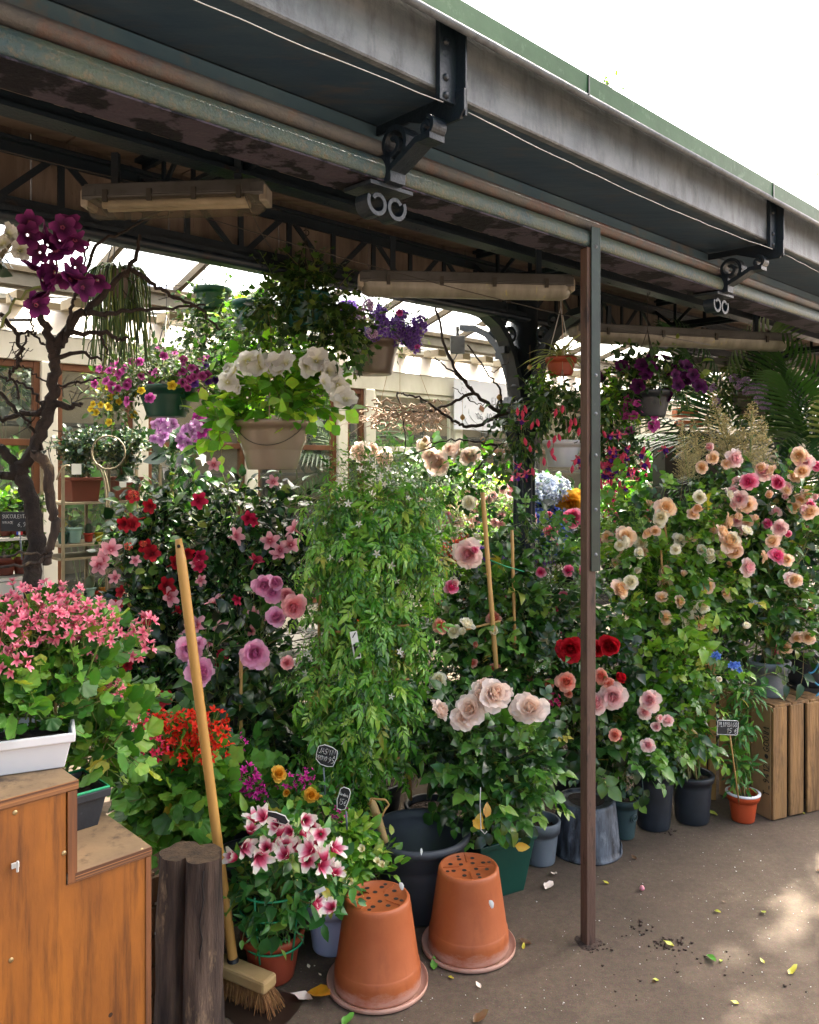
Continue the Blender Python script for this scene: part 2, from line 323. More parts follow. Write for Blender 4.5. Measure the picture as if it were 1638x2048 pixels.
gp = [(1.278, 1.00), (1.235, 1.00), (1.215, .962), (1.205, .962), (1.203, 1.012), (1.208, 1.016), (1.214, 1.012), (1.222, 1.008), (1.278, 1.012)]
gut = uextr('gutter', gp, M['greenpaint'])
b = MB(UVM); b.tube([(U0, 1.212, 1.5 + .958), (U1, 1.212, 1.5 + .958)], .0095, 10); b.build('rolled_edge', M['zinc'], gut)
b = MB(UVM)
for k in range(15): b.box((u_of(905, 1.21) - 3.0 + k * 1.17, 1.2025, 1.5 + .985), (.006, .004, .052))
b.build('seam', M['steel_dark'], gut)
ubox('back_panel', 1.538, 1.55, .735, .85, M['backpanel'])
uextr('front_channel', [(1.456, .684), (1.575, .684), (1.575, .694), (1.47, .70), (1.47, .728), (1.536, .733), (1.536, .740), (1.474, .741), (1.464, .738), (1.456, .731), (1.450, .720), (1.447, .708), (1.447, .698), (1.450, .689)], M['channel'])
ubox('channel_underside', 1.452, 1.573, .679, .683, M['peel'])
b = MB(UVM); b.tube([(U0, 1.480, 2.266), (U1, 1.480, 2.266)], .0195, 18); b.build('pipe', M['rustpipe'], can)
ubox('web', 1.577, 1.59, .70, .88, M['iron'])
# roof: boards below, sheet above
b = MB(UVM)
nb = 40
for i in range(nb):
    u = U0 + UL * (i + .5) / nb; b.box((u, 2.2, 2.60 + random.uniform(-.003, .003)), (UL / nb - .004, 1.22, .018))
b.build('ceiling_boards', M['board'], can)
uextr('roof_sheet', [(1.31, 1.006), (3.00, 1.17), (3.00, 1.20), (1.31, 1.03)], M['soffit'])
b = MB(UVM)
for i in range(34): b.box((U0 + UL * (i + .5) / 34, 2.86, 1.5 + 1.15 + random.uniform(-.004, .004)), (UL / 34 - .005, .02, .62))
b.build('end_boards', M['board'], can)
def lattice(name, v, z0, z1, step, th=.022, u0=U0, u1=U1):
    b = MB(UVM); uc = (u0 + u1) / 2; L_ = u1 - u0
    for z in (z0, z1):
        b.box((uc, v, 1.5 + z), (L_, .07, .012)); b.box((uc, v, 1.5 + z + (.02 if z == z0 else -.02)), (L_, .012, .045))
    n = int(L_ / step)
    for i in range(n):
        u = u0 + i * step
        b.box((u, v, 1.5 + (z0 + z1) / 2), (th, .010, z1 - z0))
        s = step * (1 if i % 2 else -1)
        a = math.atan2(z1 - z0, s); b.box((u + step / 2, v + .011, 1.5 + (z0 + z1) / 2), (math.hypot(step, z1 - z0), .008, th), Matrix.Rotation(-a, 3, 'Y'))
    return b.build(name, M['iron'], can)
lattice('lattice_girder', 2.10, .86, 1.06, .21)
lattice('lattice_girder', 2.75, .81, 1.03, .23)
b = MB(UVM); b.box((UC, 2.75, 2.29), (UL, .11, .035)); b.tube([(U0, 2.70, 2.275), (U1, 2.70, 2.275)], .018, 8); b.build('girder_rail', M['iron'], can)
UB = [u_of(905, 1.28) - 1.79 * 1 - .03 + 1.79 * k for k in range(0, 6)]
for k, u in enumerate(UB):                                            # cross trusses over every bracket
    b = MB(UVM)
    for z in (.90, 1.07): b.box((u, 2.17, 1.5 + z), (.07, 1.15, .014)); b.box((u, 2.17, 1.5 + z), (.014, 1.15, .05))
    for i in range(6):
        v = 1.62 + i * .2; b.box((u + .012, v, 2.485), (.008, .02, .17))
        b.box((u - .012, v + .1, 2.485), (.008, math.hypot(.2, .17), .02), Matrix.Rotation((1 if i % 2 else -1) * math.atan2(.17, .2), 3, 'X'))
    b.box((u, 1.62, 2.44), (.10, .08, .20))
    b.build('cross_truss', M['iron'], can)
def spiral(c, r0, r1, a0, turns, n=30):                               # in the (v, z) plane at u = c[0]
    o = []
    for i in range(n + 1):
        t = i / n; a = a0 + turns * 2 * math.pi * t; r = r0 + (r1 - r0) * t; o.append((c[0], c[1] + r * math.cos(a), c[2] + r * math.sin(a)))
    return o
for k, u in enumerate(UB[:5]):
    b = MB(UVM)                                                       # strap up the fascia and arm under the soffit
    b.box((u, 1.272, 2.41), (.055, .014, .185)); b.box((u + .031, 1.258, 2.395), (.007, .04, .215))
    vs = [(1.238, 2.30), (1.252, 2.283), (1.30, 2.283), (1.42, 2.325), (1.535, 2.325), (1.535, 2.349), (1.238, 2.349)]
    kk = len(vs); b.add([(u + .028 + s * .005, v, z) for s in (-1, 1) for v, z in vs], [tuple(range(kk - 1, -1, -1)), tuple(range(kk, 2 * kk))] + [(i, (i + 1) % kk, kk + (i + 1) % kk, kk + i) for i in range(kk)], sm=False)
    for z in (2.33, 2.37, 2.45): b.lathe([(.0, .006), (.006, .005), (.009, 0)], 10, xf=UVM @ Matrix.Translation((u - .008, 1.264, z)) @ Matrix.Rotation(R(90), 4, 'X'))
    br = b.build('bracket', M['iron'], can, .0015)
    b = MB(UVM)
    b.ribbon(spiral((u, 1.425, 2.262), .010, .046, R(60), 1.45) , .05, .012, (1, 0, 0))
    b.ribbon(spiral((u, 1.315, 2.272), .006, .023, R(200), -1.3), .045, .010, (1, 0, 0))
    b.ribbon([(u, 1.44, 2.205), (u, 1.40, 2.222), (u, 1.345, 2.25), (u, 1.30, 2.249)], .05, .016, (1, 0, 0))
    b.box((u, 1.46, 2.21), (.05, .06, .07))
    b.build('scroll', M['iron'], br, .0012)
    b = MB(UVM); b.box((u, 1.50, 2.170), (.14, .10, .010)); b.box((u - .03, 1.47, 2.19), (.012, .03, .04)); b.box((u + .03, 1.47, 2.19), (.012, .03, .04))
    for s in (-1, 1):
        sp = [(v_[1], v_[0], v_[2]) for v_ in spiral((1.49, u + s * .030, 2.131), .031, .017, R(90 - s * 60), -s * 1.0, 24)]
        b.ribbon([(p[0], p[1], p[2]) for p in sp], .045, .011, (0, 1, 0))
    b.build('pendant_scroll', M['iron'], br, .001)
# cast iron columns
for u in (3.53, 3.53 + 3.58, 3.53 - 3.58):
    b = MB(UVM); c = (u, 2.75, 0)
    b.lathe([(.16, 0), (.16, .06), (.11, .10), (.085, .5), (.065, .55), (.052, 1.5), (.05, 1.62), (.08, 1.66), (.095, 1.72), (.08, 1.76), (.075, 1.90), (.095, 1.91), (.095, 1.93), (.075, 1.95), (.072, 2.5)], 20, c)
    for k in range(10):
        a = 2 * math.pi * k / 10; b.tube([(u + .052 * math.cos(a), 2.75 + .052 * math.sin(a), z) for z in (.6, 1.6)], .010, 5)
    cl = b.build('column', M['iron'], can)
    b = MB(UVM)
    for k in range(8):                                                # capital leaves
        a = 2 * math.pi * k / 8; ca, sa = math.cos(a), math.sin(a)
        b.ribbon([(u + r * ca, 2.75 + r * sa, z) for r, z in ((.075, 1.60), (.10, 1.68), (.135, 1.76), (.15, 1.82), (.135, 1.855), (.115, 1.84))], .055, .01, (-sa, ca, 0))
    b.build('capital_leaf', M['iron'], cl)
    for ca, sa in ((1, 0), (-1, 0), (0, 1), (0, -1)):
        b = MB(UVM)
        pth = [(.06, 1.86), (.085, 1.97), (.12, 2.07), (.17, 2.16), (.24, 2.23), (.33, 2.275), (.44, 2.29)]
        b.ribbon([(u + r * ca, 2.75 + r * sa, z) for r, z in pth], .075, .035, (-sa, ca, 0))
        for r0, z0, rr in ((.13, 2.19, .035), (.20, 2.255, .028), (.10, 2.10, .026)):
            b.ribbon([(u + (r0 + rr * math.cos(t)) * ca, 2.75 + (r0 + rr * math.cos(t)) * sa, z0 + rr * math.sin(t)) for t in [i / 10 * 6.3 for i in range(11)]], .03, .018, (-sa, ca, 0))
        b.box((u + .145 * ca, 2.75 + .145 * sa, 2.105), (.09 if ca else .035, .035 if ca else .09, .035))
        b.build('arch_bracket', M['iron'], cl)
# ================================================================ GLASS ROOF between the canopy and the greenhouse
gro = thing('glass_roof', 'sloping glazed roof with wooden bars letting the sun in behind the iron girder', 'glass roof', UV(3, 3.5, 2.5))
va, za, vb, zb = 2.89, 2.95, 4.32, 2.50
b = MB(UVM); nbar = int(UL / .48); sl = math.atan2(zb - za, vb - va); ln = math.hypot(vb - va, zb - za)
for i in range(nbar + 1):
    u = U0 + UL * i / nbar; b.box((u, (va + vb) / 2, (za + zb) / 2), (.028, ln, .04), Matrix.Rotation(sl, 3, 'X'))
for t in (.02, .72, .98): b.box((UC, va + (vb - va) * t, za + (zb - za) * t - .032), (UL, .03, .022))
b.build('glazing_bars', mat('brown wooden bars', H('5f5340'), H('463c2e'), 10, rough=.7), gro)  # bars in a plain brown wood tone
b = MB(UVM); b.add([(U0, va, za + .024), (U1, va, za + .024), (U1, vb, zb + .024), (U0, vb, zb + .024)], [(0, 1, 2, 3)]); b.build('roof_glass', M['roof_glass'], gro)
b = MB(UVM); b.box((UC, 4.36, 2.475), (UL, .13, .05)); b.box((UC, 4.30, 2.44), (UL, .012, .08)); b.tube([(U0, 4.36, 2.41), (U1, 4.36, 2.41)], .022, 8); b.build('valley_gutter', mat('grey lead gutter', H('77736a'), H('5b564c'), 6, (.3, 1, 1), rough=.6, c3=H('6d7d3c'), s3=12, lo3=.62, hi3=.7), gro)
# ================================================================ GREENHOUSE
gh = thing('greenhouse', 'white framed greenhouse shop with big windows behind the flower stall', 'greenhouse', UV(3, 5, 0))
VF = 4.5
b = MB(UVM); b.box((UC, VF + .02, 2.12), (UL, .09, .14)); b.build('header', M['white_paint'], gh, .004)
b = MB(UVM); b.add([(U0, VF - .03, 2.195), (U1, VF - .03, 2.195), (U1, VF + .07, 2.34), (U0, VF + .07, 2.34)], [(0, 1, 2, 3)]); b.box((UC, VF + .10, 2.27), (UL, .04, .16)); b.build('sill_board', M['white_paint'], gh)
b = MB(UVM)
for i in range(60): b.box((U0 + UL * (i + .5) / 60, VF + .0, 2.375), (.09, .16, .05))
b.build('rafter_ends', mat('rafter ends', H('a39a86'), H('867c68'), 5, rough=.7), gh)
PU = [u_of(px, VF) for px in (95, 278, 735)]
PU = [PU[0] - 1.5, PU[0] - .75] + PU[:2] + [PU[1] + .75 * k for k in range(1, 3)] + [PU[2], PU[2] + .95, PU[2] + 1.9, PU[2] + 2.85, PU[2] + 3.8, PU[2] + 4.75]
for u in PU:
    b = MB(UVM); b.box((u, VF, 1.03), (.085, .07, 2.04)); b.build('post', M['white_paint'], gh, .004)
for i in range(len(PU) - 1):
    a, c = PU[i] + .0425, PU[i + 1] - .0425
    if c - a < .1: continue
    b = MB(UVM); mid = (a + c) / 2
    for u in (a + .016, c - .016): b.box((u, VF + .01, 1.3), (.032, .04, 1.5))
    for z in (.57, 1.62, 2.03): b.box((mid, VF + .01, z), (c - a - .066, .038, .035))
    fr = b.build('window', M['wood_frame'] if i in (1, 2, 3, 4, 5, 7, 8) else M['white_paint'], gh, .002)
    b = MB(UVM); b.box((mid, VF + .012, 1.3), (c - a - .066, .005, 1.42)); b.build('pane', M['pane'], fr)
b = MB(UVM); b.box((UC, VF + .01, .27), (UL, .06, .53)); b.build('plinth', M['white_paint'], gh)
b = MB(UVM); b.box((UC, 7.6, 1.5), (UL + 1, .1, 3)); b.build('back_wall', M['tan_wall'], gh)
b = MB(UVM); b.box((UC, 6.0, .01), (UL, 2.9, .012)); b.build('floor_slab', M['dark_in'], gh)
b = MB(UVM)
for i in range(14):
    u = U0 + UL * (i + .5) / 14; b.box((u, 7.52, 1.2), (.06, .05, 2.4)); 
for z in (.5, .95, 1.4, 1.85): b.box((UC, 7.3, z), (UL, .35, .03))
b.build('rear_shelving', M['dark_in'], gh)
b = MB(UVM)
for i in range(18): b.box((U0 + UL * (i + .5) / 18, 6.05, 2.72), (.05, 3.1, .06), Matrix.Rotation(R(8), 3, 'X'))
b.build('roof_bar', M['white_paint'], gh)
b = MB(UVM); b.add([(U0, 4.6, 2.45), (U1, 4.6, 2.45), (U1, 7.7, 2.99), (U0, 7.7, 2.99)], [(0, 1, 2, 3)]); b.build('roof_pane', glassmat('light dimming roof glass', (.16, .165, .15, 1), .2), gh)  # tint kept dark to dim the light inside the greenhouse
# ================================================================ LEAF AND FLOWER SHAPES
def leaf(L=1., Wd=.5, n=3, fold=.25, droop=.25, prof=None, ang=0, off=(0, 0), tip=.04):
    prof = prof or (lambda s: math.sin(math.pi * min(1, s ** .75)) ** .85)
    v = []; t = []
    for i in range(n + 1):
        s = i / n; wd = max(Wd / 2 * prof(s), tip * Wd * (.3 if i in (0, n) else 1)); z = -droop * L * s * s
        for a in (-1, 0, 1): v.append((a * wd, s * L * (1 - .25 * droop * s), z + fold * abs(a) * wd)); t.append(s)
    f = [(i * 3 + k, i * 3 + k + 1, i * 3 + k + 4, i * 3 + k + 3) for i in range(n) for k in (0, 1)]
    v = np.array(v); c, s_ = math.cos(ang), math.sin(ang)
    v = np.stack([v[:, 0] * c + v[:, 1] * s_ + off[0], -v[:, 0] * s_ + v[:, 1] * c + off[1], v[:, 2]], 1)
    return v, np.array(f), np.array(t)
def join(*ts):
    v = []; f = []; t = []; n = 0
    for a, b_, c in ts: v.append(a); f.append(b_ + n); t.append(c); n += len(a)
    return np.concatenate(v), np.concatenate(f), np.concatenate(t)
def stalk(L, w=.012):
    return (np.array([(-w, 0, 0), (w, 0, 0), (w * .6, L, 0), (-w * .6, L, 0)]), np.array([(0, 1, 2, 3)]), np.array([.5] * 4))
LF = {}
LF['oval'] = leaf(1, .58, 4, .3, .3)
LF['rose'] = join(stalk(.75), leaf(.42, .30, 3, .25, .3, off=(0, .62)), leaf(.36, .26, 3, .25, .3, ang=1.0, off=(0, .5)), leaf(.36, .26, 3, .25, .3, ang=-1.0, off=(0, .5)),
                  leaf(.28, .2, 2, .25, .3, ang=1.15, off=(0, .24)), leaf(.28, .2, 2, .25, .3, ang=-1.15, off=(0, .24)))
LF['oval2'] = leaf(1, .44, 4, .45, .6); LF['oval3'] = leaf(.8, .62, 4, .15, -.15)
LF['rose2'] = join(stalk(.7), leaf(.46, .34, 3, .4, .6, off=(0, .55)), leaf(.36, .28, 3, .4, .5, ang=1.2, off=(0, .42)), leaf(.32, .22, 3, .3, .5, ang=-.9, off=(0, .46)))
LF['ger2'] = None
LF['jas'] = join(stalk(.8, .008), leaf(.6, .2, 3, .3, .5, off=(0, .6)), *[leaf(.4, .15, 2, .3, .45, ang=a * .8, off=(0, o)) for o in (.25, .5) for a in (-1, 1)])
LF['lance'] = leaf(1, .24, 3, .25, .4)
LF['blade'] = leaf(1, .09, 4, .35, .55)
def lobed(k=5, n=26, depth=.28, cup=.2):
    v = [(0, 0.05, 0)]; t = [0]
    for i in range(n + 1):
        a = R(-155 + 310 * i / n); r = .5 * (1 - depth * (.5 + .5 * math.cos(k * (a + math.pi) * 1.0))) * (1 + .06 * math.cos(n / 2 * a))
        v.append((r * math.sin(a), .42 + r * math.cos(a) * .95, cup * (r * r - .1) + .05 * math.cos(k * a))); t.append(1)
    f = [(0, i + 1, i + 2, i + 2) for i in range(n)]
    f = [(0, i + 1, i + 2, i + 3) for i in range(0, n - 1, 2)]
    return np.array(v), np.array(f), np.array(t, float)
LF['ger'] = join(lobed(5, 30, .15, .3), stalk(.1)); LF['ger2'] = join(lobed(5, 24, .2, -.35), stalk(.1))
LF['ivy'] = lobed(5, 10, .55, .1)
LF['round'] = leaf(1, .8, 3, .2, .2)
def palmfrond(n=17):
    p = [stalk(1.0, .008)]
    for i in range(n):
        s = .18 + .8 * i / n; l = .42 * math.sin(math.pi * (.15 + .8 * i / n)) + .08
        for a in (-1, 1): 
            lv = leaf(l, .028, 3, .3, .5, ang=a * (1.0 - .5 * i / n), off=(0, s)); lv[0][:, 2] -= .35 * s * s; p.append(lv)
    p[0][0][:, 2] -= .35 * p[0][0][:, 1] ** 2
    return join(*p)
LF['palm'] = palmfrond()
def petal(L, Wd, a0, a1, phi, r0=0., z0=0., cup=.25, n=4, m=4, t0=0., t1=1., blunt=.55, ruf=0.):
    v = []; t = []; r = r0; h = z0; c, s_ = math.cos(phi), math.sin(phi); ph = random.random() * 6
    for i in range(n + 1):
        s = i / n
        wd = Wd / 2 * (math.sin(math.pi * min(1, (.08 + .92 * s) ** blunt * .90)) ** .75 + .03)
        a = a0 + (a1 - a0) * s
        for j in range(m + 1):
            q = 2 * j / m - 1; x = r + cup * wd * q * q * math.sin(a) * -.6; y = q * wd; z = h + cup * wd * q * q * math.cos(a) + ruf * L * s * math.sin(q * 4 + ph)
            v.append((x * c - y * s_, x * s_ + y * c, z)); t.append(t0 + (t1 - t0) * s)
        r += math.cos(a) * L / n; h += math.sin(a) * L / n
    f = [(i * (m + 1) + j, i * (m + 1) + j + 1, (i + 1) * (m + 1) + j + 1, (i + 1) * (m + 1) + j) for i in range(n) for j in range(m)]
    return np.array(v), np.array(f), np.array(t)
GREEN_ST = None
def flower_mesh(name, parts, m, calyx=True, gm=None, scale=1.):
    b = MB()
    for p in parts: b.add(p[0] * scale, p[1], t=p[2])
    if calyx:
        b.lathe([(.02 * scale, -.9 * scale), (.03 * scale, -.35 * scale), (.16 * scale, -.22 * scale), (.2 * scale, -.05 * scale)], 7, mi=1)
    return b.mesh(name, [m, gm or M['stem']])
M['stem'] = leafmat('green stems', [(0, '55702f'), (.5, '6d8a3c'), (1, '7c6a3e')], .1)
M['woodstem'] = leafmat('woody stems', [(0, '5d4a35'), (.6, '4f5f30'), (1, '6e7a3c')], .05)
def rose(openness=1., full=1.):
    p = []
    rings = [(3, .46, .36, 96, 128, .03, .16), (4, .54, .48, 90, 118, .07, .12), (5, .62, .60, 84, 106, .11, .07), (5, .68, .72, 76, 90, .14, .03), (6, .76, .80, 66, 60, .15, 0), (6, .84, .90, 50, 22, .15, -.03), (6, .90, 1.0, 28, -18, .14, -.06)]
    rings = rings[:7 if openness > .8 else (6 if openness > .65 else 5)]
    for i, (n, L, Wd, a0, a1, r0, z0) in enumerate(rings):
        for k in range(int(n * full + .5)):
            q = random.uniform(.78, 1.16); k2 = i / (len(rings) - 1)
            p.append(petal(L * q, Wd * q, R(a0 + random.uniform(-9, 9)), R(a1 + random.uniform(-24, 22)), 2 * math.pi * (k / n) + i * 1.1 + random.uniform(-.2, .2), r0, z0, .35, 4, 4, k2 * .75, k2 * .75 + .25, blunt=1.25, ruf=.08))
    return p
def star(n=5, L=1., Wd=.8, a0=55, a1=5, tube=.5, cup=.2, ruf=.03, blunt=.5, r0=.08):
    p = [petal(L * random.uniform(.93, 1.07), Wd, R(a0 + random.uniform(-4, 4)), R(a1 + random.uniform(-8, 8)), 2 * math.pi * k / n, r0, 0, cup, 3, 4, 0, 1, blunt, ruf) for k in range(n)]
    if tube:
        v = []; K = 8
        for j, (r, z) in enumerate(((.05, -tube), (r0 + .01, -.1 * tube), (r0 + .05, .05))):
            for k in range(K): v.append((r * math.cos(6.283 * k / K), r * math.sin(6.283 * k / K), z))
        p.append((np.array(v), np.array([(j * K + k, j * K + (k + 1) % K, (j + 1) * K + (k + 1) % K, (j + 1) * K + k) for j in range(2) for k in range(K)]), np.array([.6] * len(v))))
    return p
def xform(p, Mx): 
    a = np.array(Mx); return [(v @ a[:3, :3].T + a[:3, 3], f, t) for v, f, t in p]
def look(d, roll=None):
    d = Vector(d).normalized(); q = d.to_track_quat('Z', 'Y'); return q.to_matrix() @ Matrix.Rotation(random.random() * 6.28 if roll is None else roll, 3, 'Z')
def cluster(name, fl, k, rad, fs, m, spread=1.2, stems=True, gm=None, dome=.3):
    """an umbel or dome of many small florets on short stalks"""
    b = MB()
    for i in range(k):
        th = spread * math.sqrt((i + .5) / k); ph = i * 2.39996 + random.uniform(-.3, .3)
        d = Vector((math.sin(th) * math.cos(ph), math.sin(th) * math.sin(ph), math.cos(th))); r = rad * random.uniform(.8, 1.12)
        pos = Vector((d.x * r, d.y * r, d.z * r * (1 - dome) - rad * .3)); s = fs * random.uniform(.8, 1.15)
        mx = Matrix.Translation(pos) @ (look(d + Vector((random.gauss(0, .3), random.gauss(0, .3), .1))).to_4x4()) @ Matrix.Scale(s, 4); rr = random.random()
        for p in xform(random.choice(fl), mx): b.add(p[0], p[1], t=p[2], r=rr)
        if stems: b.tube([(0, 0, -rad * .9), pos * .6 + Vector((0, 0, -rad * .2)), pos], [.0012, .001, .0009], 3, cap=False, mi=1)
    return b.mesh(name, [m, gm or M['stem']])
FL = {}
def variants(key, fn, n=2): FL[key] = [fn(i) for i in range(n)]
def rosekind(key, stops, op=(1., .9, .75, .6, 1.), full=1., R_=.62):
    m = petalmat(key + ' petals', stops, .42, var=.16); FL[key] = [flower_mesh('bloom', rose(o, full), m, scale=R_) for o in op]
rosekind('lavender', [(0, 'cc4a90'), (.5, 'ea8cbe'), (1, 'f4bcd6')], full=1.4)
rosekind('coralpink', [(0, 'e8607a'), (.6, 'f79ca4'), (1, 'fbc4c2')], full=1.3)
rosekind('peach', [(0, 'f6c49c'), (.4, 'fadcc4'), (.8, 'fceade'), (1, 'fcefe8')], op=(1., .85, 1.))
rosekind('cream', [(0, 'f2dc8c'), (.4, 'f8eec0'), (1, 'fcf8e8')])
rosekind('apricot', [(0, 'f6b45a'), (.4, 'fbd08c'), (.8, 'fddfb8'), (1, 'fddccc')])
rosekind('blush', [(0, 'f07e98'), (.4, 'f8b0b8'), (.8, 'fcd6d2'), (1, 'fce8e0')])
rosekind('hotpink', [(0, 'd01058'), (.5, 'ea3a7e'), (.85, 'f688aa'), (1, 'fac4d2')])
rosekind('red', [(0, '7a0612'), (.6, 'b80d20'), (1, 'cc2030')], full=1.3)
rosekind('yellow', [(0, 'd98000'), (.6, 'f0ae28'), (1, 'f6ca5a')])
rosekind('salmon', [(0, 'ee6048'), (.6, 'f8987e'), (1, 'fcc4b0')])
def starkind(key, stops, n=3, trans=.3, **k):
    m = petalmat(key + ' petals', stops, trans); FL[key] = [flower_mesh('bloom', star(**k), m, scale=1., calyx=False) for i in range(n)]
starkind('mandpink', [(0, '8f1a2a'), (.18, 'cf5f72'), (.5, 'eea6b2'), (1, 'f2b8c0')], L=.95, Wd=.62, a0=40, a1=0, tube=.9, blunt=.8)
starkind('mandred', [(0, '5a0410'), (.4, '9a0a1c'), (1, 'b8142a')], L=.95, Wd=.8, a0=45, a1=5, tube=.9, blunt=.6)
starkind('mandcerise', [(0, '6a0420'), (.4, 'b8143f'), (1, 'cf2a58')], L=.95, Wd=.7, a0=45, a1=5, tube=.9, blunt=.7)
starkind('calib', [(0, '4a0a34'), (.25, '8f2a70'), (.7, 'b8489a'), (1, 'c56aaa')], L=.95, Wd=1.05, a0=35, a1=0, tube=.7, blunt=.5)
starkind('calibyel', [(0, '8a5a0a'), (.3, 'd0b020'), (1, 'e2cc3a')], L=.95, Wd=1.05, a0=35, a1=0, tube=.7)
starkind('calibpurple', [(0, '2a0a4a'), (.4, '5f2f9a'), (1, '7a4ab4')], L=.95, Wd=1.05, a0=35, a1=0, tube=.7)
starkind('petdark', [(0, '1c0322'), (.3, '450a46'), (1, '64185f')], L=1, Wd=1.15, a0=35, a1=0, tube=.8, ruf=.06)
starkind('petpink', [(0, '5a0a3a'), (.2, 'a82a7c'), (1, 'd15aa8')], L=1, Wd=1.15, a0=35, a1=0, tube=.8, ruf=.06)
starkind('petwhite', [(0, 'c9c46a'), (.18, 'dfe0c0'), (.4, 'eeeee6'), (1, 'f2f2ee')], L=1, Wd=1.25, a0=35, a1=0, tube=.9, ruf=.07, trans=.4)
starkind('petpale', [(0, '8f3a5a'), (.3, 'e2a8b2'), (1, 'f0ccc8')], L=1, Wd=1.1, a0=30, a1=0, tube=.7)
starkind('alstro', [(0, 'a8143f'), (.3, 'd1406a'), (.55, 'e88aa2'), (.75, 'f2e4e0'), (1, 'e6ead0')], n=6, L=1., Wd=.6, a0=72, a1=22, tube=.2, blunt=.75, cup=.35) if False else None
m_al = petalmat('alstroemeria petals', [(0, '9f1238'), (.3, 'cf3a64'), (.5, 'e98aa4'), (.68, 'f4e8e4'), (1, 'eceed8')], .3)
def alst(o):
    p = [petal(1.2 * random.uniform(.9, 1.08), .66, R(74 - 10 * o + random.uniform(-6, 6)), R(55 - 50 * o + random.uniform(-14, 14)), k * 2.094 + random.uniform(-.12, .12), .08, 0, .35, 4, 4, 0, 1, .8, .05) for k in range(3)]
    return p + [petal(1.15 * random.uniform(.9, 1.1), .40, R(80 - 12 * o), R(60 - 36 * o + random.uniform(-14, 14)), k * 2.094 + 1.05, .06, .02, .35, 4, 4, 0, .8, .9, .03) for k in range(3)]
FL['alstro'] = [flower_mesh('bloom', alst(o), m_al, calyx=False) for o in (1., .8, .5, .9, .3)]
starkind('vanda', [(0, 'a8506a'), (.12, '3a0630'), (.45, '5a1450'), (.8, '7d2a6c'), (1, '8a3a78')], n=5, L=.95, Wd=.80, a0=25, a1=5, tube=0, blunt=.75)
starkind('phal', [(0, '9a3a9a'), (.3, 'c98ad0'), (1, 'dcb4e0')], L=.95, Wd=.95, a0=20, a1=-8, tube=0, blunt=.75)
starkind('phaldark', [(0, '5a0a4a'), (.3, '8f1a78'), (1, 'a83a92')], L=.95, Wd=.95, a0=20, a1=-8, tube=0, blunt=.75)
starkind('jasmine', [(0, 'e0d8b0'), (.4, 'efece0'), (1, 'f2efe6')], L=1., Wd=.42, a0=30, a1=-5, tube=1.2, blunt=.8)
starkind('bluestar', [(0, '3a58b8'), (.4, '5a80d8'), (1, '7fa0e4')], L=1., Wd=.8, a0=30, a1=-5, tube=.8)
starkind('gardenia', [(0, 'e0d68a'), (1, 'efe8c4')], L=.9, Wd=.8, a0=70, a1=40, tube=.4)
def clusterkind(key, stops, k, rad, fs, n=2, spread=1.3, petals=5, Wd=.75, a0=30, a1=0, stems=True, dome=.3, tube=.4, trans=.3):
    m = petalmat(key + ' florets', stops, trans); fl = [star(n=petals, L=1, Wd=Wd, a0=a0, a1=a1, tube=tube, cup=.2) for _ in range(4)]
    fl = [[(v[::1], f, t) for v, f, t in q] for q in fl]
    FL[key] = [cluster('flower_head', fl, k, rad, fs, m, spread, stems, dome=dome) for i in range(n)]
def ivyger(n=5):                                                      # two narrow upper petals, three lower ones
    return [petal(1 * q, .42, R(40), R(10), ph, .04, 0, .2, 3, 3, 0, 1, .75, .03) for q, ph in ((1.1, .35), (1.1, -.35), (.95, 2.2), (1, 3.14), (.95, -2.2))]
def gerkind(key, stops, k=13, rad=.028, fs=.0135, spread=1.6):
    m = petalmat(key + ' florets', stops, .3); FL[key] = [cluster('flower_head', [ivyger() for _ in range(4)], k, rad, fs, m, spread) for i in range(3)]
gerkind('gerpink', [(0, 'c43a5c'), (.35, 'e8718c'), (1, 'f4a2ac')], 11)
gerkind('gerred', [(0, 'b01008'), (.4, 'e82c16'), (1, 'f04c2c')])
gerkind('gercerise', [(0, '9f0a3a'), (.4, 'd0204e'), (1, 'e23c68')], 8)
gerkind('germagenta', [(0, '8a0a5a'), (.4, 'c8208f'), (1, 'de48a8')], 9)
clusterkind('verbena', [(0, '4a2a8a'), (.5, '7a52b4'), (1, '9a78cc')], 26, .024, .0085, spread=1.4)
clusterkind('verbpale', [(0, '8a5aa0'), (.5, 'c4a0cc'), (1, 'dcc4dc')], 22, .022, .0085, spread=1.4)
clusterkind('hydblue', [(0, '2a3aa0'), (.5, '4a66cc'), (1, '7a98e0')], 60, .055, .014, spread=2.0, petals=4, dome=.1)
clusterkind('hydpale', [(0, '8a98b8'), (.5, 'b8c4dc'), (1, 'dce2ea')], 60, .055, .014, spread=2.0, petals=4, dome=.1)
clusterkind('pinksmall', [(0, 'b8405a'), (.5, 'e08a98'), (1, 'f0b8ba')], 9, .03, .012, spread=1.4)
clusterkind('whitesmall', [(0, 'd8d4a0'), (1, 'f0eee4')], 10, .03, .009, spread=1.5)
clusterkind('cerise', [(0, '8a0a40'), (.5, 'c82a68'), (1, 'de5a8a')], 12, .03, .011, spread=1.5)
clusterkind('coral', [(0, 'b82a1a'), (.5, 'e0604a'), (1, 'ee8a70')], 12, .026, .012, spread=1.5)
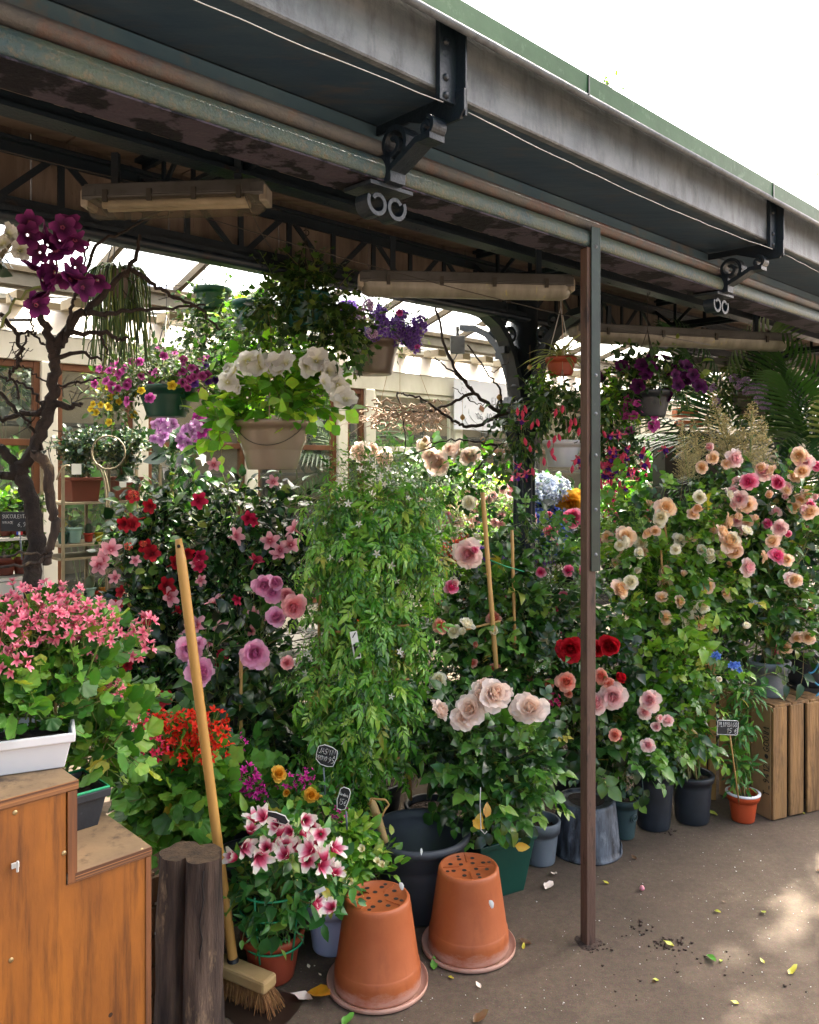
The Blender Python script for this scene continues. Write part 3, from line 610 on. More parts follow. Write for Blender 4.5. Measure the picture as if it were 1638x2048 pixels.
# fuchsia: plump bud, or sepals over a purple skirt
m_f = petalmat('fuchsia petals', [(0, 'dd4a68'), (.5, 'ee8088'), (.7, 'f0a0a0'), (.78, '8a3aa8'), (1, '5a2090')], .3)
def fuch(open_):
    b = MB()
    b.tube([(0, 0, .9), (0, 0, .3)], [.03, .05], 4, mi=1)
    if not open_: b.lathe([(.03, .35), (.16, .15), (.26, -.2), (.22, -.5), (.02, -.85)], 8)
    else:
        b.lathe([(.03, .35), (.12, .15), (.14, -.1)], 8)
        for k in range(4):
            p = petal(.9, .34, R(-20), R(35), k * 1.571, .1, -.1, .1, 3, 2, .1, .5, .8); b.add(p[0], p[1], t=p[2])
        for k in range(4):
            p = petal(.6, .55, R(-75), R(-60), k * 1.571 + .8, .05, -.1, .3, 3, 2, .85, 1, .5); b.add(p[0], p[1], t=p[2])
        for k in range(4): b.tube([(.02 * k, 0, -.5), (.05 * (k - 1.5), .03 * k, -1.25)], .012, 3, t=.2)
    return b.mesh('bloom', [m_f, M['stem']])
FL['fuchbud'] = [fuch(False), fuch(False)]; FL['fuchopen'] = [fuch(True)]
def budmesh(m):
    b = MB(); b.lathe([(.05, -.3), (.22, -.15), (.26, .15), (.16, .5), (.02, .72)], 7, t=.9); b.lathe([(.04, -.45), (.2, -.3), (.27, -.02), (.24, .1)], 7, mi=1); b.tube([(0, 0, -.4), (0, .03, -2.2)], .05, 4, mi=1)
    return b.mesh('bud', [m, M['stem']])
FL['budgreen'] = [budmesh(petalmat('green buds', [(0, '8a9a50'), (1, 'a8b468')]))]
FL['budcream'] = [budmesh(petalmat('cream buds', [(0, 'e0d6a8'), (1, 'ece4c8')]))]
FL['budpink'] = [budmesh(petalmat('pink buds', [(0, 'c84a78'), (1, 'dd7a98')]))]
def plume():
    b = MB(); fl = petal(1, .6, R(30), R(10), 0, 0, 0, .1, 1, 2)
    ms = []
    for i in range(46):
        s = i / 46; z = s * .17; l = .05 * (1 - s) ** .8 + .006
        for _ in range(2):
            a = random.random() * 6.283; d = Vector((math.cos(a), math.sin(a), .55)).normalized()
            b.tube([(0, 0, z), Vector((0, 0, z)) + d * l], .0006, 3, cap=False, t=.5)
            for q in range(int(9 * (1 - s)) + 3):
                p = Vector((0, 0, z)) + d * l * random.uniform(.15, 1.05); ms.append(Matrix.Translation(p) @ look((random.gauss(0, 1), random.gauss(0, 1), .6)).to_4x4() @ Matrix.Scale(.0055, 4))
    b.scatter(fl, [np.array(x) for x in ms]); b.tube([(0, 0, -.25), (0, 0, .15)], .0015, 4, mi=1)
    return b.mesh('plume', [petalmat('cream plumes', [(0, 'd4c080'), (1, 'f0e4b4')], .3, var=.4), M['stem']])
FL['plume'] = [plume(), plume()]

# ================================================================ FOLIAGE
LM = {}
LM['rose'] = leafmat('rose leaves', [(0, '142c14'), (.4, '294e20'), (.78, '4a7a2e'), (.975, '6f9440'), (1, '96863a')], 0.24, 0.3, 0.6)
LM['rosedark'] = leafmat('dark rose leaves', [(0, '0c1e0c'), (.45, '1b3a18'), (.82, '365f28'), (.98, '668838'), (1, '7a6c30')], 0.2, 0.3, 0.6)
LM['roselime'] = leafmat('fresh rose leaves', [(0, '1a3812'), (.3, '3c6a1e'), (.7, '6a982e'), (.96, '92b446'), (1, 'a49c40')], 0.3, 0.33, 0.6)
LM['jasmine'] = leafmat('jasmine leaves', [(0, '224e14'), (.3, '468226'), (.7, '70a434'), (.96, '96b84a'), (1, 'a09848')], 0.28, 0.34, 0.6)
LM['mandevilla'] = leafmat('glossy mandevilla leaves', [(0, '0f2014'), (.4, '1b3a1e'), (.8, '38622a'), (.95, '64863a'), (1, '8a8a3c')], 0.16, 0.26, 0.7)
LM['geranium'] = leafmat('geranium leaves', [(0, '204616'), (.35, '3c7024'), (.75, '60922e'), (.97, '86a43e'), (1, 'b09838')], 0.3, 0.5, 0.5)
LM['alstro'] = leafmat('alstroemeria leaves', [(0, '1f4a22'), (.4, '367030'), (.8, '5a923e'), (.98, '8fae4c'), (1, 'b0a444')], 0.26, 0.36, 0.6)
LM['petunia'] = leafmat('petunia leaves', [(0, '427a20'), (.4, '66a030'), (.8, '90bc40'), (1, 'b4ca58')], 0.42, 0.45, 0.5)
LM['bright'] = leafmat('bright gardenia leaves', [(0, '3f7422'), (.5, '64962c'), (.85, '8aae3c'), (1, 'b8c45e')], .3, .35)
LM['ivy'] = leafmat('ivy leaves', [(0, '1a3316'), (.5, '2c4c20'), (.85, '48682c'), (1, '7a8c42')], .28, .45)
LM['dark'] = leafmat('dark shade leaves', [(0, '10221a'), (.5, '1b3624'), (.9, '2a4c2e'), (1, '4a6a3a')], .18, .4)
LM['palm'] = leafmat('palm leaves', [(0, '16301c'), (.5, '264826'), (.9, '3c602e'), (1, '7a8c48')], .22, .4)
LM['cane'] = leafmat('rhipsalis stems', [(0, '26421e'), (.5, '405e28'), (.9, '62783a'), (1, '8a9448')], .1, .5)
DF = 1.0
def vol(px, py, Y, rx, ry, rd, wt=1.): 
    Y *= DF; rd *= DF; c = P(px, py, Y); return (c, Vector((rx * Y / F, rd, ry * Y / F)), wt)
def foliage(parent, leafkey, lm, vols, n, L=(.05, .09), shoot=.16, step=.03, up=.25, grav=.0, out=.8, inner=.3, stems=True, stem_r=.0018, sm=None, name='foliage', wander=.25, face=.5, spread=.85):
    leafkey = {'oval': ('oval', 'oval2', 'oval3'), 'rose': ('rose', 'rose', 'rose2'), 'ger': ('ger', 'ger2')}.get(leafkey, leafkey)
    b = MB(); st = MB(); mats = []; sk = shoot * .5
    vols = [(c, Vector([max(q - sk, .4 * q) for q in r]), w_) for c, r, w_ in vols]; n = int(n * 1.25)
    ws = np.array([v[2] * (v[1].x * v[1].z) ** .9 for v in vols]); ws = ws / ws.sum()
    for _ in range(n):
        c, r, _w = vols[RNG.choice(len(vols), p=ws)]
        q = Vector((random.gauss(0, 1), random.gauss(0, 1), random.gauss(0, 1))).normalized(); k = random.uniform(inner, .95)
        p = c + Vector((q.x * r.x, q.y * r.y, q.z * r.z)) * k
        d = (q * out + Vector((0, 0, up)) + Vector((random.gauss(0, .45), random.gauss(0, .45), random.gauss(0, .45)))).normalized()
        m = max(2, int(shoot * random.uniform(.6, 1.3) / step)); pts = [p]; side = random.choice((-1, 1))
        sv = d.orthogonal().normalized(); sv = (Matrix.Rotation(random.random() * 6.28, 3, d) @ sv)
        ls = random.uniform(*L)
        for i in range(m):
            d = (d + Vector((random.gauss(0, wander), random.gauss(0, wander), random.gauss(0, wander) - grav)) * .5).normalized(); p = p + d * step; pts.append(p)
            sv = (sv - d * sv.dot(d)); sv = sv.normalized() if sv.length > 1e-5 else d.orthogonal().normalized()
            side = -side; ld_ = (d * .55 + sv * side * spread + Vector((random.gauss(0, .25), random.gauss(0, .25), random.gauss(0, .25) - grav * .8))).normalized()
            if i == m - 1: ld_ = (d + Vector((random.gauss(0, .2), random.gauss(0, .2), -grav))).normalized()
            nn = Vector((random.gauss(0, .35) + q.x * face * .5, random.gauss(0, .35) + q.y * face * .5 - face * .5, random.gauss(0, .3) + .75)); nn = nn - ld_ * nn.dot(ld_)
            nn = nn.normalized() if nn.length > 1e-4 else ld_.orthogonal().normalized()
            x = ld_.cross(nn); s = ls * random.uniform(.55, 1.2)
            mats.append(((x.x * s, ld_.x * s, nn.x * s, p.x), (x.y * s, ld_.y * s, nn.y * s, p.y), (x.z * s, ld_.z * s, nn.z * s, p.z), (0, 0, 0, 1)))
        if stems: st.tube(pts, [stem_r * (1 - .5 * i / m) for i in range(m + 1)], 3, cap=False)
    ks = leafkey if isinstance(leafkey, (tuple, list)) else [leafkey]
    if len(ks) == 1: b.scatter(LF[ks[0]], mats)
    else:
        mats = np.array(mats); pick = RNG.integers(0, len(ks), len(mats))
        for i_, k_ in enumerate(ks): b.scatter(LF[k_], mats[pick == i_])
    o = b.build(name, lm, parent)
    if stems: st.build('stems', sm or M['stem'], parent)
    return o
def stalks(parent, base_p, vols, n, r=.004, m=None, name='main_stem'):
    b = MB()
    for i in range(n):
        c, rr, _ = random.choice(vols); e = c + Vector((random.uniform(-.8, .8) * rr.x, random.uniform(-.8, .8) * rr.y, random.uniform(-.2, .9) * rr.z))
        s = Vector(base_p) + Vector((random.gauss(0, .02), random.gauss(0, .02), 0)); md = s.lerp(e, .5) + Vector((random.gauss(0, .03), random.gauss(0, .03), .04))
        b.tube(wob(bez(s, md, e, 8), .004), [r * (1 - .6 * i / 8) for i in range(9)], 5, cap=False)
    return b.build(name, m or M['woodstem'], parent)
def cam_dir(p, up=.3, jit=.45):
    d = (Vector((0, 0, 1.5)) - Vector(p)).normalized(); return d + Vector((random.gauss(0, jit), random.gauss(0, jit), up + random.gauss(0, jit * .6)))
def blooms(parent, key, pts, rad, up=.3, jit=.45, name='bloom', hang=False, stems=None):
    """pts: (px, py, depth[, scale]) of each flower in turn"""
    for q in pts:
        p = P(q[0], q[1], q[2] * DF * .975); s = rad * DF * (q[3] if len(q) > 3 else 1) * random.uniform(.88, 1.12)
        d = Vector((random.gauss(0, .2), random.gauss(0, .2), 1)) if hang else cam_dir(p, up, jit)
        kid(name, random.choice(FL[key]), parent, p, look(d).to_euler(), s)
def on_vol(vols, n, face=.75, k=(.85, 1.08), top=-.6):
    o = []
    while len(o) < n:
        c, r, _ = random.choice(vols); q = Vector((random.gauss(0, 1), random.gauss(0, 1) - face, random.gauss(0, 1))).normalized()
        if q.y > .25 or q.z < top: continue
        kk = random.uniform(*k); p = c + Vector((q.x * r.x, q.y * r.y, q.z * r.z)) * kk; o.append((p, q))
    return o
def scatter_blooms(parent, key, vols, n, rad, up=.3, jit=.4, name='bloom', **kw):
    for p, q in on_vol(vols, n, **kw):
        kid(name, random.choice(FL[key]), parent, p, look(q + cam_dir(p, up, jit) * .7).to_euler(), rad * DF * random.uniform(.8, 1.15))
# ================================================================ POTS
def pot(parent, c, rt, rb, h, m, name='pot', rim=.012, rimh=.03, soil=True, wob_=0., n=32, ribs=0, feet=False):
    b = MB(); t = .004
    pr = [(0, .002), (rb * .97, .002), (rb, .006)]
    pr += [(rb + (rt - rb) * i / 6 * .96 + (.0015 if ribs and i % 2 else 0), .006 + (h - rimh) * i / 6) for i in range(1, 7)]
    pr += [(rt + rim * .6, h - rimh + .002), (rt + rim, h - .004), (rt + rim * .8, h), (rt, h + .001), (rt - t, h - .004), (rt * .93, h * .6), (rb * .9, .012), (0, .012)]
    b.lathe(pr, n, c, wob=wob_); o = b.build(name, m, parent)
    if soil:
        b = MB(); b.lathe([(0, h - rimh * .75 + .008), (rt * .5, h - rimh * .75 + .005), (rt * .97, h - rimh * .8)], 24, c, wob=.02); b.build('soil', M['soil'], parent)
    return o
def trough(parent, c, L_, Wd, h, m, rot=ANG, flare=.02, soil=True, name='trough'):
    b = MB(); x = Matrix.Translation(c) @ Matrix.Rotation(rot, 4, 'Z'); a, w_ = L_ / 2, Wd / 2
    def ring(s, z): return [(-a - s, -w_ - s, z), (a + s, -w_ - s, z), (a + s, w_ + s, z), (-a - s, w_ + s, z)]
    rs = [ring(-flare, 0), ring(-flare * .1, h - .018), ring(.006, h - .016), ring(.007, h), ring(0, h), ring(-flare, .006)]
    b.add([p for q in rs for p in q], [(3, 2, 1, 0)] + [(i * 4 + k, i * 4 + (k + 1) % 4, i * 4 + 4 + (k + 1) % 4, i * 4 + 4 + k) for i in range(5) for k in range(4)] + [(20, 21, 22, 23)], sm=False, xf=x)
    o = b.build(name, m, parent, .002)
    if soil:
        b = MB(); n = 14; v = []
        for j in range(4):
            for i in range(n + 1): v.append((-a + .004 + (L_ - .008) * i / n, -w_ + .004 + (Wd - .008) * j / 3, h - .02 + random.uniform(-.004, .006)))
        b.add(v, [(j * (n + 1) + i, j * (n + 1) + i + 1, (j + 1) * (n + 1) + i + 1, (j + 1) * (n + 1) + i) for j in range(3) for i in range(n)], xf=x); b.build('soil', M['soil'], parent)
    return o
def cane(parent, a, b_, r=.005, name='cane'):
    b = MB(); a, b_ = Vector(a), Vector(b_); n = 14; L_ = (b_ - a).length
    b.tube([a.lerp(b_, i / n) for i in range(n + 1)], [r * (1.14 if i % 3 == 0 else 1) for i in range(n + 1)], 8); return b.build(name, M['bamboo'], parent)
# ================================================================ PLANTS
def gpos(px, Y): return Vector(((px - 819) / F * Y, Y, 0))
def plant(name, label, loc, cat='plant', group=None): return thing(name, label, cat, loc, group)
# ---- pink ivy geraniums in the white trough on the plywood box
BOXZ1, BOXZ0 = .945, .782
t = plant('geranium_trough', 'white trough of pink ivy geraniums on the top step of the plywood box', UV(.15, 1.56, BOXZ1), 'flower trough')
trough(t, Vector((-1.077, 1.363, BOXZ1 + .001)), .95, .13, .066, M['white_pot'], rot=R(24), flare=.012)
vs = [vol(60, 1385, 1.58, 150, 85, .10), vol(150, 1330, 1.66, 95, 75, .12), vol(-120, 1360, 1.5, 120, 110, .12), vol(60, 1300, 1.66, 170, 50, .12), vol(40, 1430, 1.55, 150, 50, .09)]
foliage(t, 'ger', LM['geranium'], vs, 230, (.03, .05), .10, .028, up=.5, sm=M['stem'], spread=1.0)
b = MB()
for i in range(40):
    x = random.uniform(-40, 150); p0 = P(x, 1475, 1.6); p1 = P(x + random.uniform(-30, 70), random.uniform(1200, 1350), random.uniform(1.55, 1.72)); b.tube(bez(p0, p0.lerp(p1, .5) + Vector((0, 0, .03)), p1, 6), .0022, 4, cap=False)
b.build('main_stem', M['stem'], t)
for x in (12, 62, 110, 122): cane(t, P(x, 1482, 1.58), P(x + random.uniform(-5, 8), 1370, 1.6), .0028)
blooms(t, 'gerpink', [(x, y, Y) for x, y, Y in [(18, 1212, 1.6), (60, 1200, 1.62), (97, 1187, 1.66), (132, 1215, 1.64), (38, 1240, 1.58), (155, 1222, 1.66), (208, 1238, 1.66), (217, 1264, 1.63), (94, 1230, 1.6), (168, 1264, 1.62), (8, 1268, 1.55), (283, 1252, 1.72), (276, 1290, 1.72), (28, 1318, 1.52), (122, 1248, 1.62), (-40, 1230, 1.55), (-80, 1260, 1.55), (190, 1222, 1.7), (66, 1262, 1.6), (180, 1290, 1.68), (140, 1190, 1.72), (30, 1190, 1.68)]], .95, up=.5, name='flower_head')
# ---- green geraniums in the black trough on the lower step
t = plant('geranium_trough', 'black trough of leafy geraniums without flowers on the lower step of the plywood box', UV(.56, 1.66, BOXZ0), 'flower trough')
trough(t, UV(.585, 1.655, BOXZ0), .24, .12, .075, M['black_pot'], flare=.012)
b = MB(); b.tube([UV(u, v, BOXZ0 + .077) for u, v in ((.46, 1.592), (.708, 1.592), (.708, 1.718), (.46, 1.718), (.46, 1.592))], .003, 6); b.build('rim_edge', M['green_wire'], t)
vs = [vol(205, 1490, 1.75, 55, 95, .09), vol(200, 1400, 1.85, 70, 60, .1), vol(222, 1440, 1.85, 38, 60, .08)]
foliage(t, 'ger', LM['geranium'], vs, 110, (.03, .055), .09, .028, up=.4, spread=1.0)
blooms(t, 'gerpink', [(228, 1372, 1.8), (162, 1372, 1.7, .5), (235, 1380, 1.75, .7), (262, 1440, 1.8, .8)], .7, name='flower_head')
# ---- red geraniums behind the logs
t = plant('geranium_plant', 'bushy pot of scarlet ivy geraniums behind the split log', gpos(365, 2.55), 'geranium')
pot(t, gpos(365, 2.55), .12, .09, .24, M['white_pot'])
vs = [vol(355, 1570, 2.52, 105, 95, .15), vol(395, 1620, 2.54, 80, 80, .12), vol(350, 1500, 2.54, 95, 45, .13), vol(330, 1650, 2.48, 60, 60, .1)]
foliage(t, 'ger', LM['geranium'], vs, 230, (.04, .07), .12, .032, up=.35, spread=1.0)
stalks(t, gpos(365, 2.55) + Vector((0, 0, .22)), vs, 16, .003, M['stem'])
blooms(t, 'gerred', [(x, y, 2.56 + random.uniform(-.1, .08)) for x, y in [(290, 1450), (328, 1440), (368, 1465), (330, 1488), (400, 1480), (430, 1470), (300, 1472), (360, 1500), (440, 1500), (392, 1442), (315, 1505), (436, 1442), (350, 1455), (380, 1490), (412, 1500), (310, 1440), (345, 1475), (375, 1445), (270, 1445), (400, 1462), (350, 1520), (420, 1488)]], 1.25, up=.5, name='flower_head')
blooms(t, 'gercerise', [(282, 1482, 2.42), (312, 1492, 2.4), (300, 1500, 2.4), (276, 1435, 2.46)], 1.2, name='flower_head')
# ---- magenta geraniums with yellow petunias
t = plant('geranium_plant', 'magenta geraniums behind the pink and white alstroemeria', gpos(500, 2.75), 'geranium')
pot(t, gpos(500, 2.75), .11, .08, .2, M['black_pot'])
vs = [vol(500, 1600, 2.72, 70, 65, .14), vol(560, 1620, 2.7, 80, 55, .13), vol(470, 1560, 2.75, 50, 60, .1)]
foliage(t, 'ger', LM['geranium'], vs, 130, (.04, .065), .11, .03, up=.4, spread=1.0)
blooms(t, 'germagenta', [(490, 1550, 2.65), (506, 1572, 2.62), (478, 1488, 2.7, .8), (570, 1560, 2.65, .8), (600, 1566, 2.65, .7), (617, 1552, 2.65, .7), (682, 1625, 2.6, .6), (500, 1562, 2.63), (524, 1590, 2.62, .5), (448, 1585, 2.6, .5)], 1.25, name='flower_head')
t = plant('petunia_plant', 'small yellow petunias beside the magenta geraniums', gpos(610, 2.8), 'petunia')
pot(t, gpos(610, 2.8), .1, .08, .2, M['black_pot'])
vs = [vol(600, 1600, 2.72, 70, 45, .1), vol(650, 1620, 2.7, 50, 40, .1)]
foliage(t, 'oval', LM['alstro'], vs, 70, (.03, .05), .1, .03)
blooms(t, 'yellow', [(556, 1548, 2.62, 1.2), (620, 1590, 2.62, 1.2), (575, 1585, 2.64), (632, 1598, 2.62)], .034, jit=.6)
# ---- alstroemeria
pc = G(545, 1950)
t = plant('alstroemeria', 'pink and white alstroemeria held by green rings in a terracotta pot', pc, 'alstroemeria')
pot(t, pc, .083, .064, .135, M['terra_dark'])
vs = [vol(550, 1780, 2.38, 88, 70, .12), vol(560, 1700, 2.38, 90, 55, .11), vol(655, 1775, 2.36, 45, 50, .07)]
foliage(t, 'oval', LM['alstro'], vs, 190, (.035, .062), .10, .028, up=.3)
foliage(t, 'lance', LM['alstro'], [vol(545, 1838, 2.38, 66, 34, .09)], 110, (.024, .042), .05, .016, up=.4, name='lower_leaves')
stalks(t, pc + Vector((0, 0, .13)), vs, 18, .0025, M['stem'])
blooms(t, 'alstro', [(x, y, 2.3 + random.uniform(-.09, .03)) for x, y in [(512, 1645), (500, 1668), (488, 1685), (474, 1716), (515, 1708), (545, 1690), (607, 1640), (585, 1662), (622, 1652), (642, 1668), (570, 1692), (602, 1700), (628, 1704), (652, 1742), (636, 1730), (614, 1722), (667, 1752), (482, 1694), (534, 1700), (558, 1672), (592, 1690), (626, 1808), (668, 1818), (640, 1690), (662, 1700), (575, 1716), (600, 1668), (560, 1650), (650, 1722), (530, 1640)]], .036, up=.2, jit=.75)
blooms(t, 'budgreen', [(585, 1712, 2.24), (500, 1725, 2.24), (485, 1725, 2.24), (583, 1752, 2.22), (594, 1760, 2.22), (665, 1795, 2.24), (540, 1712, 2.23), (510, 1648, 2.24), (524, 1650, 2.24), (588, 1740, 2.22)], .011, name='bud')
b = MB()
for py, rp in ((1768, 70), (1808, 68), (1878, 58)):
    c = P(548, py, 2.4); r = rp * 2.4 / F; b.tube([c + Vector((r * math.cos(a), r * math.sin(a), 0)) for a in [i * 6.2832 / 32 for i in range(33)]], .0032, 6, cap=False)
for k in range(5):
    a = k * 1.257 - 1.95; b.tube([P(548, py, 2.4) + Vector((rp * 2.4 / F * math.cos(a), rp * 2.4 / F * math.sin(a), 0)) for py, rp in ((1760, 71), (1808, 68), (1900, 52))], .003, 6)
b.build('ring_support', M['green_wire'], t)
b = MB(); b.box(P(640, 1781, 2.22), (.03, .001, .012), Matrix.Rotation(-.45, 3, 'Y')); b.build('plant_tag', M['label_white'], t)
# ---- gardenia in the pale lavender pot
pc = G(665, 1893)
t = plant('gardenia', 'bright green gardenia with cream buds in a pale lavender pot', pc, 'gardenia')
pot(t, pc, .078, .062, .15, M['lav_pot'])
vs = [vol(697, 1690, 2.58, 45, 52, .09), vol(745, 1738, 2.6, 48, 24, .07), vol(690, 1735, 2.56, 45, 55, .09)]
foliage(t, 'oval', LM['bright'], vs, 200, (.03, .052), .08, .02, up=.5)
blooms(t, 'gardenia', [(700, 1760, 2.42), (726, 1700, 2.42), (755, 1725, 2.42), (765, 1732, 2.42), (690, 1745, 2.4)], .018)
# ---- jasmine
pc = gpos(735, 3.28)
t = plant('jasmine', 'tall curtain of star jasmine on a bamboo trellis', pc, 'jasmine')
pot(t, pc, .14, .11, .25, M['black_pot'])
vs = [vol(740, 1010, 2.98, 125, 80, .17), vol(745, 1110, 2.95, 140, 110, .18), vol(735, 1260, 2.93, 118, 120, .16), vol(725, 1400, 2.9, 105, 120, .14), vol(715, 1490, 2.95, 100, 70, .13), vol(640, 1340, 2.95, 45, 100, .1), vol(685, 1545, 3.0, 60, 35, .1)]
foliage(t, 'jas', LM['jasmine'], vs, 800, (.055, .095), .16, .03, up=.15, grav=.55, sm=M['stem'], inner=.45, face=.7)
vs2 = [vol(740, 950, 2.98, 115, 45, .15), vol(610, 1370, 2.92, 30, 60, .06), vol(620, 1210, 2.95, 25, 60, .06), vol(840, 1000, 2.98, 40, 60, .1)]
foliage(t, 'lance', LM['jasmine'], vs2, 160, (.012, .028), .14, .02, up=.8, stem_r=.0011, name='shoot_tips', wander=.3)
scatter_blooms(t, 'jasmine', vs + vs2[:1], 85, .013, jit=.6)
for x0, x1, y0 in ((640, 632, 1180), (712, 700, 1150), (800, 822, 1180)): cane(t, P(x1, 1600, 3.08), P(x0, y0, 2.90), .0055)
for y0, y1 in ((1265, 1250), (1372, 1358), (1522, 1515)): cane(t, P(655, y0, 2.85), P(818, y1, 2.87), .004, 'crosspiece')
b = MB(); b.box(P(711, 1290, 2.74), (.024, .001, .092), Matrix.Rotation(-.17, 3, 'Y')); tg = b.build('plant_tag', M['label_white'], t)
b = MB(); b.box(P(712, 1296, 2.737), (.014, .001, .028), Matrix.Rotation(-.17, 3, 'Y')); b.box(P(708, 1270, 2.737), (.003, .001, .02), Matrix.Rotation(.5, 3, 'Y')); b.box(P(717, 1311, 2.737), (.010, .001, .008)); b.build('tag_print', M['ink'], tg)
# ---- mandevillas
def mandevilla(label, px, Y, vs, fl, n):
    global DF
    vs = [(P(819 + c.x / c.y * F, 930 + (1.5 - c.z) / c.y * F, c.y * 1.09), r * 1.09, w_) for c, r, w_ in vs]; DF = 1.08; Y *= 1.09
    pc = gpos(px, Y); t = plant('mandevilla', label, pc, 'mandevilla', 'mandevillas against the shop')
    pot(t, pc, .14, .11, .26, M['black_pot'])
    foliage(t, 'oval', LM['mandevilla'], vs, n, (.042, .075), .16, .03, up=.25, inner=.4)
    stalks(t, pc + Vector((0, 0, .25)), vs, 14, .004)
    for k, q in fl: blooms(t, k, q, .034 if k != 'mandpink' else .038, up=.1, jit=.5)
    DF = 1.0; return t
vr = [vol(310, 1090, 3.2, 85, 110, .2), vol(325, 1240, 3.15, 90, 110, .2), vol(300, 1400, 3.1, 90, 120, .18), vol(345, 1000, 3.25, 70, 50, .18)]
mandevilla('mandevilla with crimson flowers between the broom handle and the dark bare tree', 320, 3.2, vr, [('mandred', [(266, 995, 3.05), (303, 1012, 3.0), (253, 1046, 2.98), (266, 1052, 2.97), (275, 1040, 2.98), (290, 1095, 2.98), (305, 1108, 2.97), (347, 1128, 2.97), (330, 1172, 2.94), (245, 1185, 2.95, .7), (236, 1212, 2.95, .7), (300, 1238, 2.93), (252, 1330, 2.92, .8), (260, 1312, 2.95, .8), (372, 1105, 3.0), (352, 1222, 2.95, .7), (330, 1400, 2.9), (316, 1410, 2.9)]),
    ('coral', [(265, 990, 3.0, .5 / .034), (257, 1093, 2.97, .5 / .034), (287, 1087, 2.96, .4 / .034)]), ('mandpink', [(215, 1105, 2.95), (205, 1122, 2.93), (198, 1130, 2.92), (222, 1100, 2.95), (232, 1156, 2.94, .7), (270, 1122, 2.94, .6), (338, 1195, 2.94), (230, 1218, 2.9)])], 540)
vp = [vol(470, 1040, 3.25, 110, 75, .2), vol(480, 1160, 3.2, 120, 110, .2), vol(460, 1320, 3.12, 110, 110, .18), vol(560, 1010, 3.3, 55, 60, .15), vol(580, 1130, 3.22, 50, 80, .12), vol(500, 1450, 3.08, 120, 90, .18)]
mandevilla('mandevilla with pale pink star flowers left of the jasmine', 480, 3.22, vp, [('mandpink', [(470, 1072, 3.0), (540, 1082, 3.02), (557, 1110, 3.0), (582, 1090, 3.03), (427, 930, 3.1, .7), (547, 965, 3.1, .7), (432, 1205, 2.96), (446, 1258, 2.9), (393, 1252, 2.92), (380, 1260, 2.92, .8), (366, 1280, 2.9, .8), (420, 1285, 2.92, .6), (510, 1228, 2.97, .7), (525, 1230, 2.97, .7), (502, 1262, 2.95, .6), (477, 1290, 2.94, .5), (400, 1160, 2.95, .6), (388, 1125, 2.97, .6), (575, 1200, 2.97, .8), (440, 1320, 2.9, .5), (590, 1060, 3.05), (560, 1100, 3.0, .8)]),
    ('mandcerise', [(494, 1036, 3.02), (397, 1112, 2.98), (402, 1135, 2.97, .8), (510, 1125, 2.98), (477, 1198, 2.95, .8), (447, 1308, 2.92, .8), (432, 1328, 2.9, .7), (395, 1000, 3.05), (510, 1040, 3.02, .7)])], 680)
# ---- lavender rose
pc = gpos(470, 2.98)
t = plant('rose_bush', 'lavender rose bush with big ruffled blooms beside the broom handle', pc, 'rose bush')
pot(t, pc, .13, .1, .25, M['black_pot'])
vs = [vol(440, 1400, 2.95, 70, 90, .12), vol(520, 1300, 3.0, 55, 110, .1), vol(540, 1420, 2.95, 70, 100, .12), vol(420, 1310, 2.92, 40, 50, .08)]
foliage(t, 'oval', LM['rosedark'], vs, 130, (.05, .085), .13, .035, up=.3); stalks(t, pc + Vector((0, 0, .24)), vs, 9, .004)
blooms(t, 'lavender', [(397, 1345, 2.82, 1.25), (511, 1305, 2.85, 1.2), (526, 1168, 2.9, .9), (550, 1163, 2.9, .95), (546, 1187, 2.9, .75), (553, 1237, 2.88, .85), (378, 1296, 2.84, .9), (372, 1292, 2.87, .7), (396, 1287, 2.86, .6)], .072, up=-.05, jit=.3)
blooms(t, 'coralpink', [(586, 1212, 2.86, 1.15), (575, 1190, 2.9, .7), (574, 1325, 2.85, .6)], .066, up=.0, jit=.25)
cane(t, P(482, 1580, 2.86), P(482, 1300, 2.86), .006)
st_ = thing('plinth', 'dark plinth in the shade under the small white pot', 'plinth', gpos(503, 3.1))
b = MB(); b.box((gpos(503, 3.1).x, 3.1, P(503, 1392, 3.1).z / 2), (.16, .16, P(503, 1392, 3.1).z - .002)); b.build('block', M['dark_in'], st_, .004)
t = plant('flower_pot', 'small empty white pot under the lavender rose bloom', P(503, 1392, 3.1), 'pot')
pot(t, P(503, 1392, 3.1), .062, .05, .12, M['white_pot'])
# ---- dark filler plants in the shade; tall ones added to block bright gaps
for i, (px, py, Y, rx, ry, lab) in enumerate([(300, 1560, 2.95, 60, 90, 'leafy green plant in shade between black trough and red geraniums'), (420, 1560, 3.0, 80, 90, 'dark leafy shrub in shade behind the broom handle'), (560, 1520, 3.05, 70, 100, 'dark broad leaved shrub in shade left of the jasmine foot'), (860, 1450, 3.2, 60, 85, 'dark leafy shrub between jasmine and peach rose'), (1590, 1120, 4.5, 95, 140, 'tall dark shrub added to cover bright gaps behind the rose on the crate'), (1470, 1170, 4.3, 85, 120, 'tall dark shrub added to cover bright gaps under the cream astilbe plumes'), (1400, 1300, 4.1, 80, 140, 'dark shrub low behind the climbing rose')]):
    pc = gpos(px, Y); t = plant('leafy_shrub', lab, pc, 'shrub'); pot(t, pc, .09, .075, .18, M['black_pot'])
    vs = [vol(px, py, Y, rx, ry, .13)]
    foliage(t, 'oval', LM['dark'] if i else LM['geranium'], vs, 90 if i < 4 else 230, (.05, .085), .12, .032); stalks(t, pc + Vector((0, 0, .2)), vs, 7, .003)
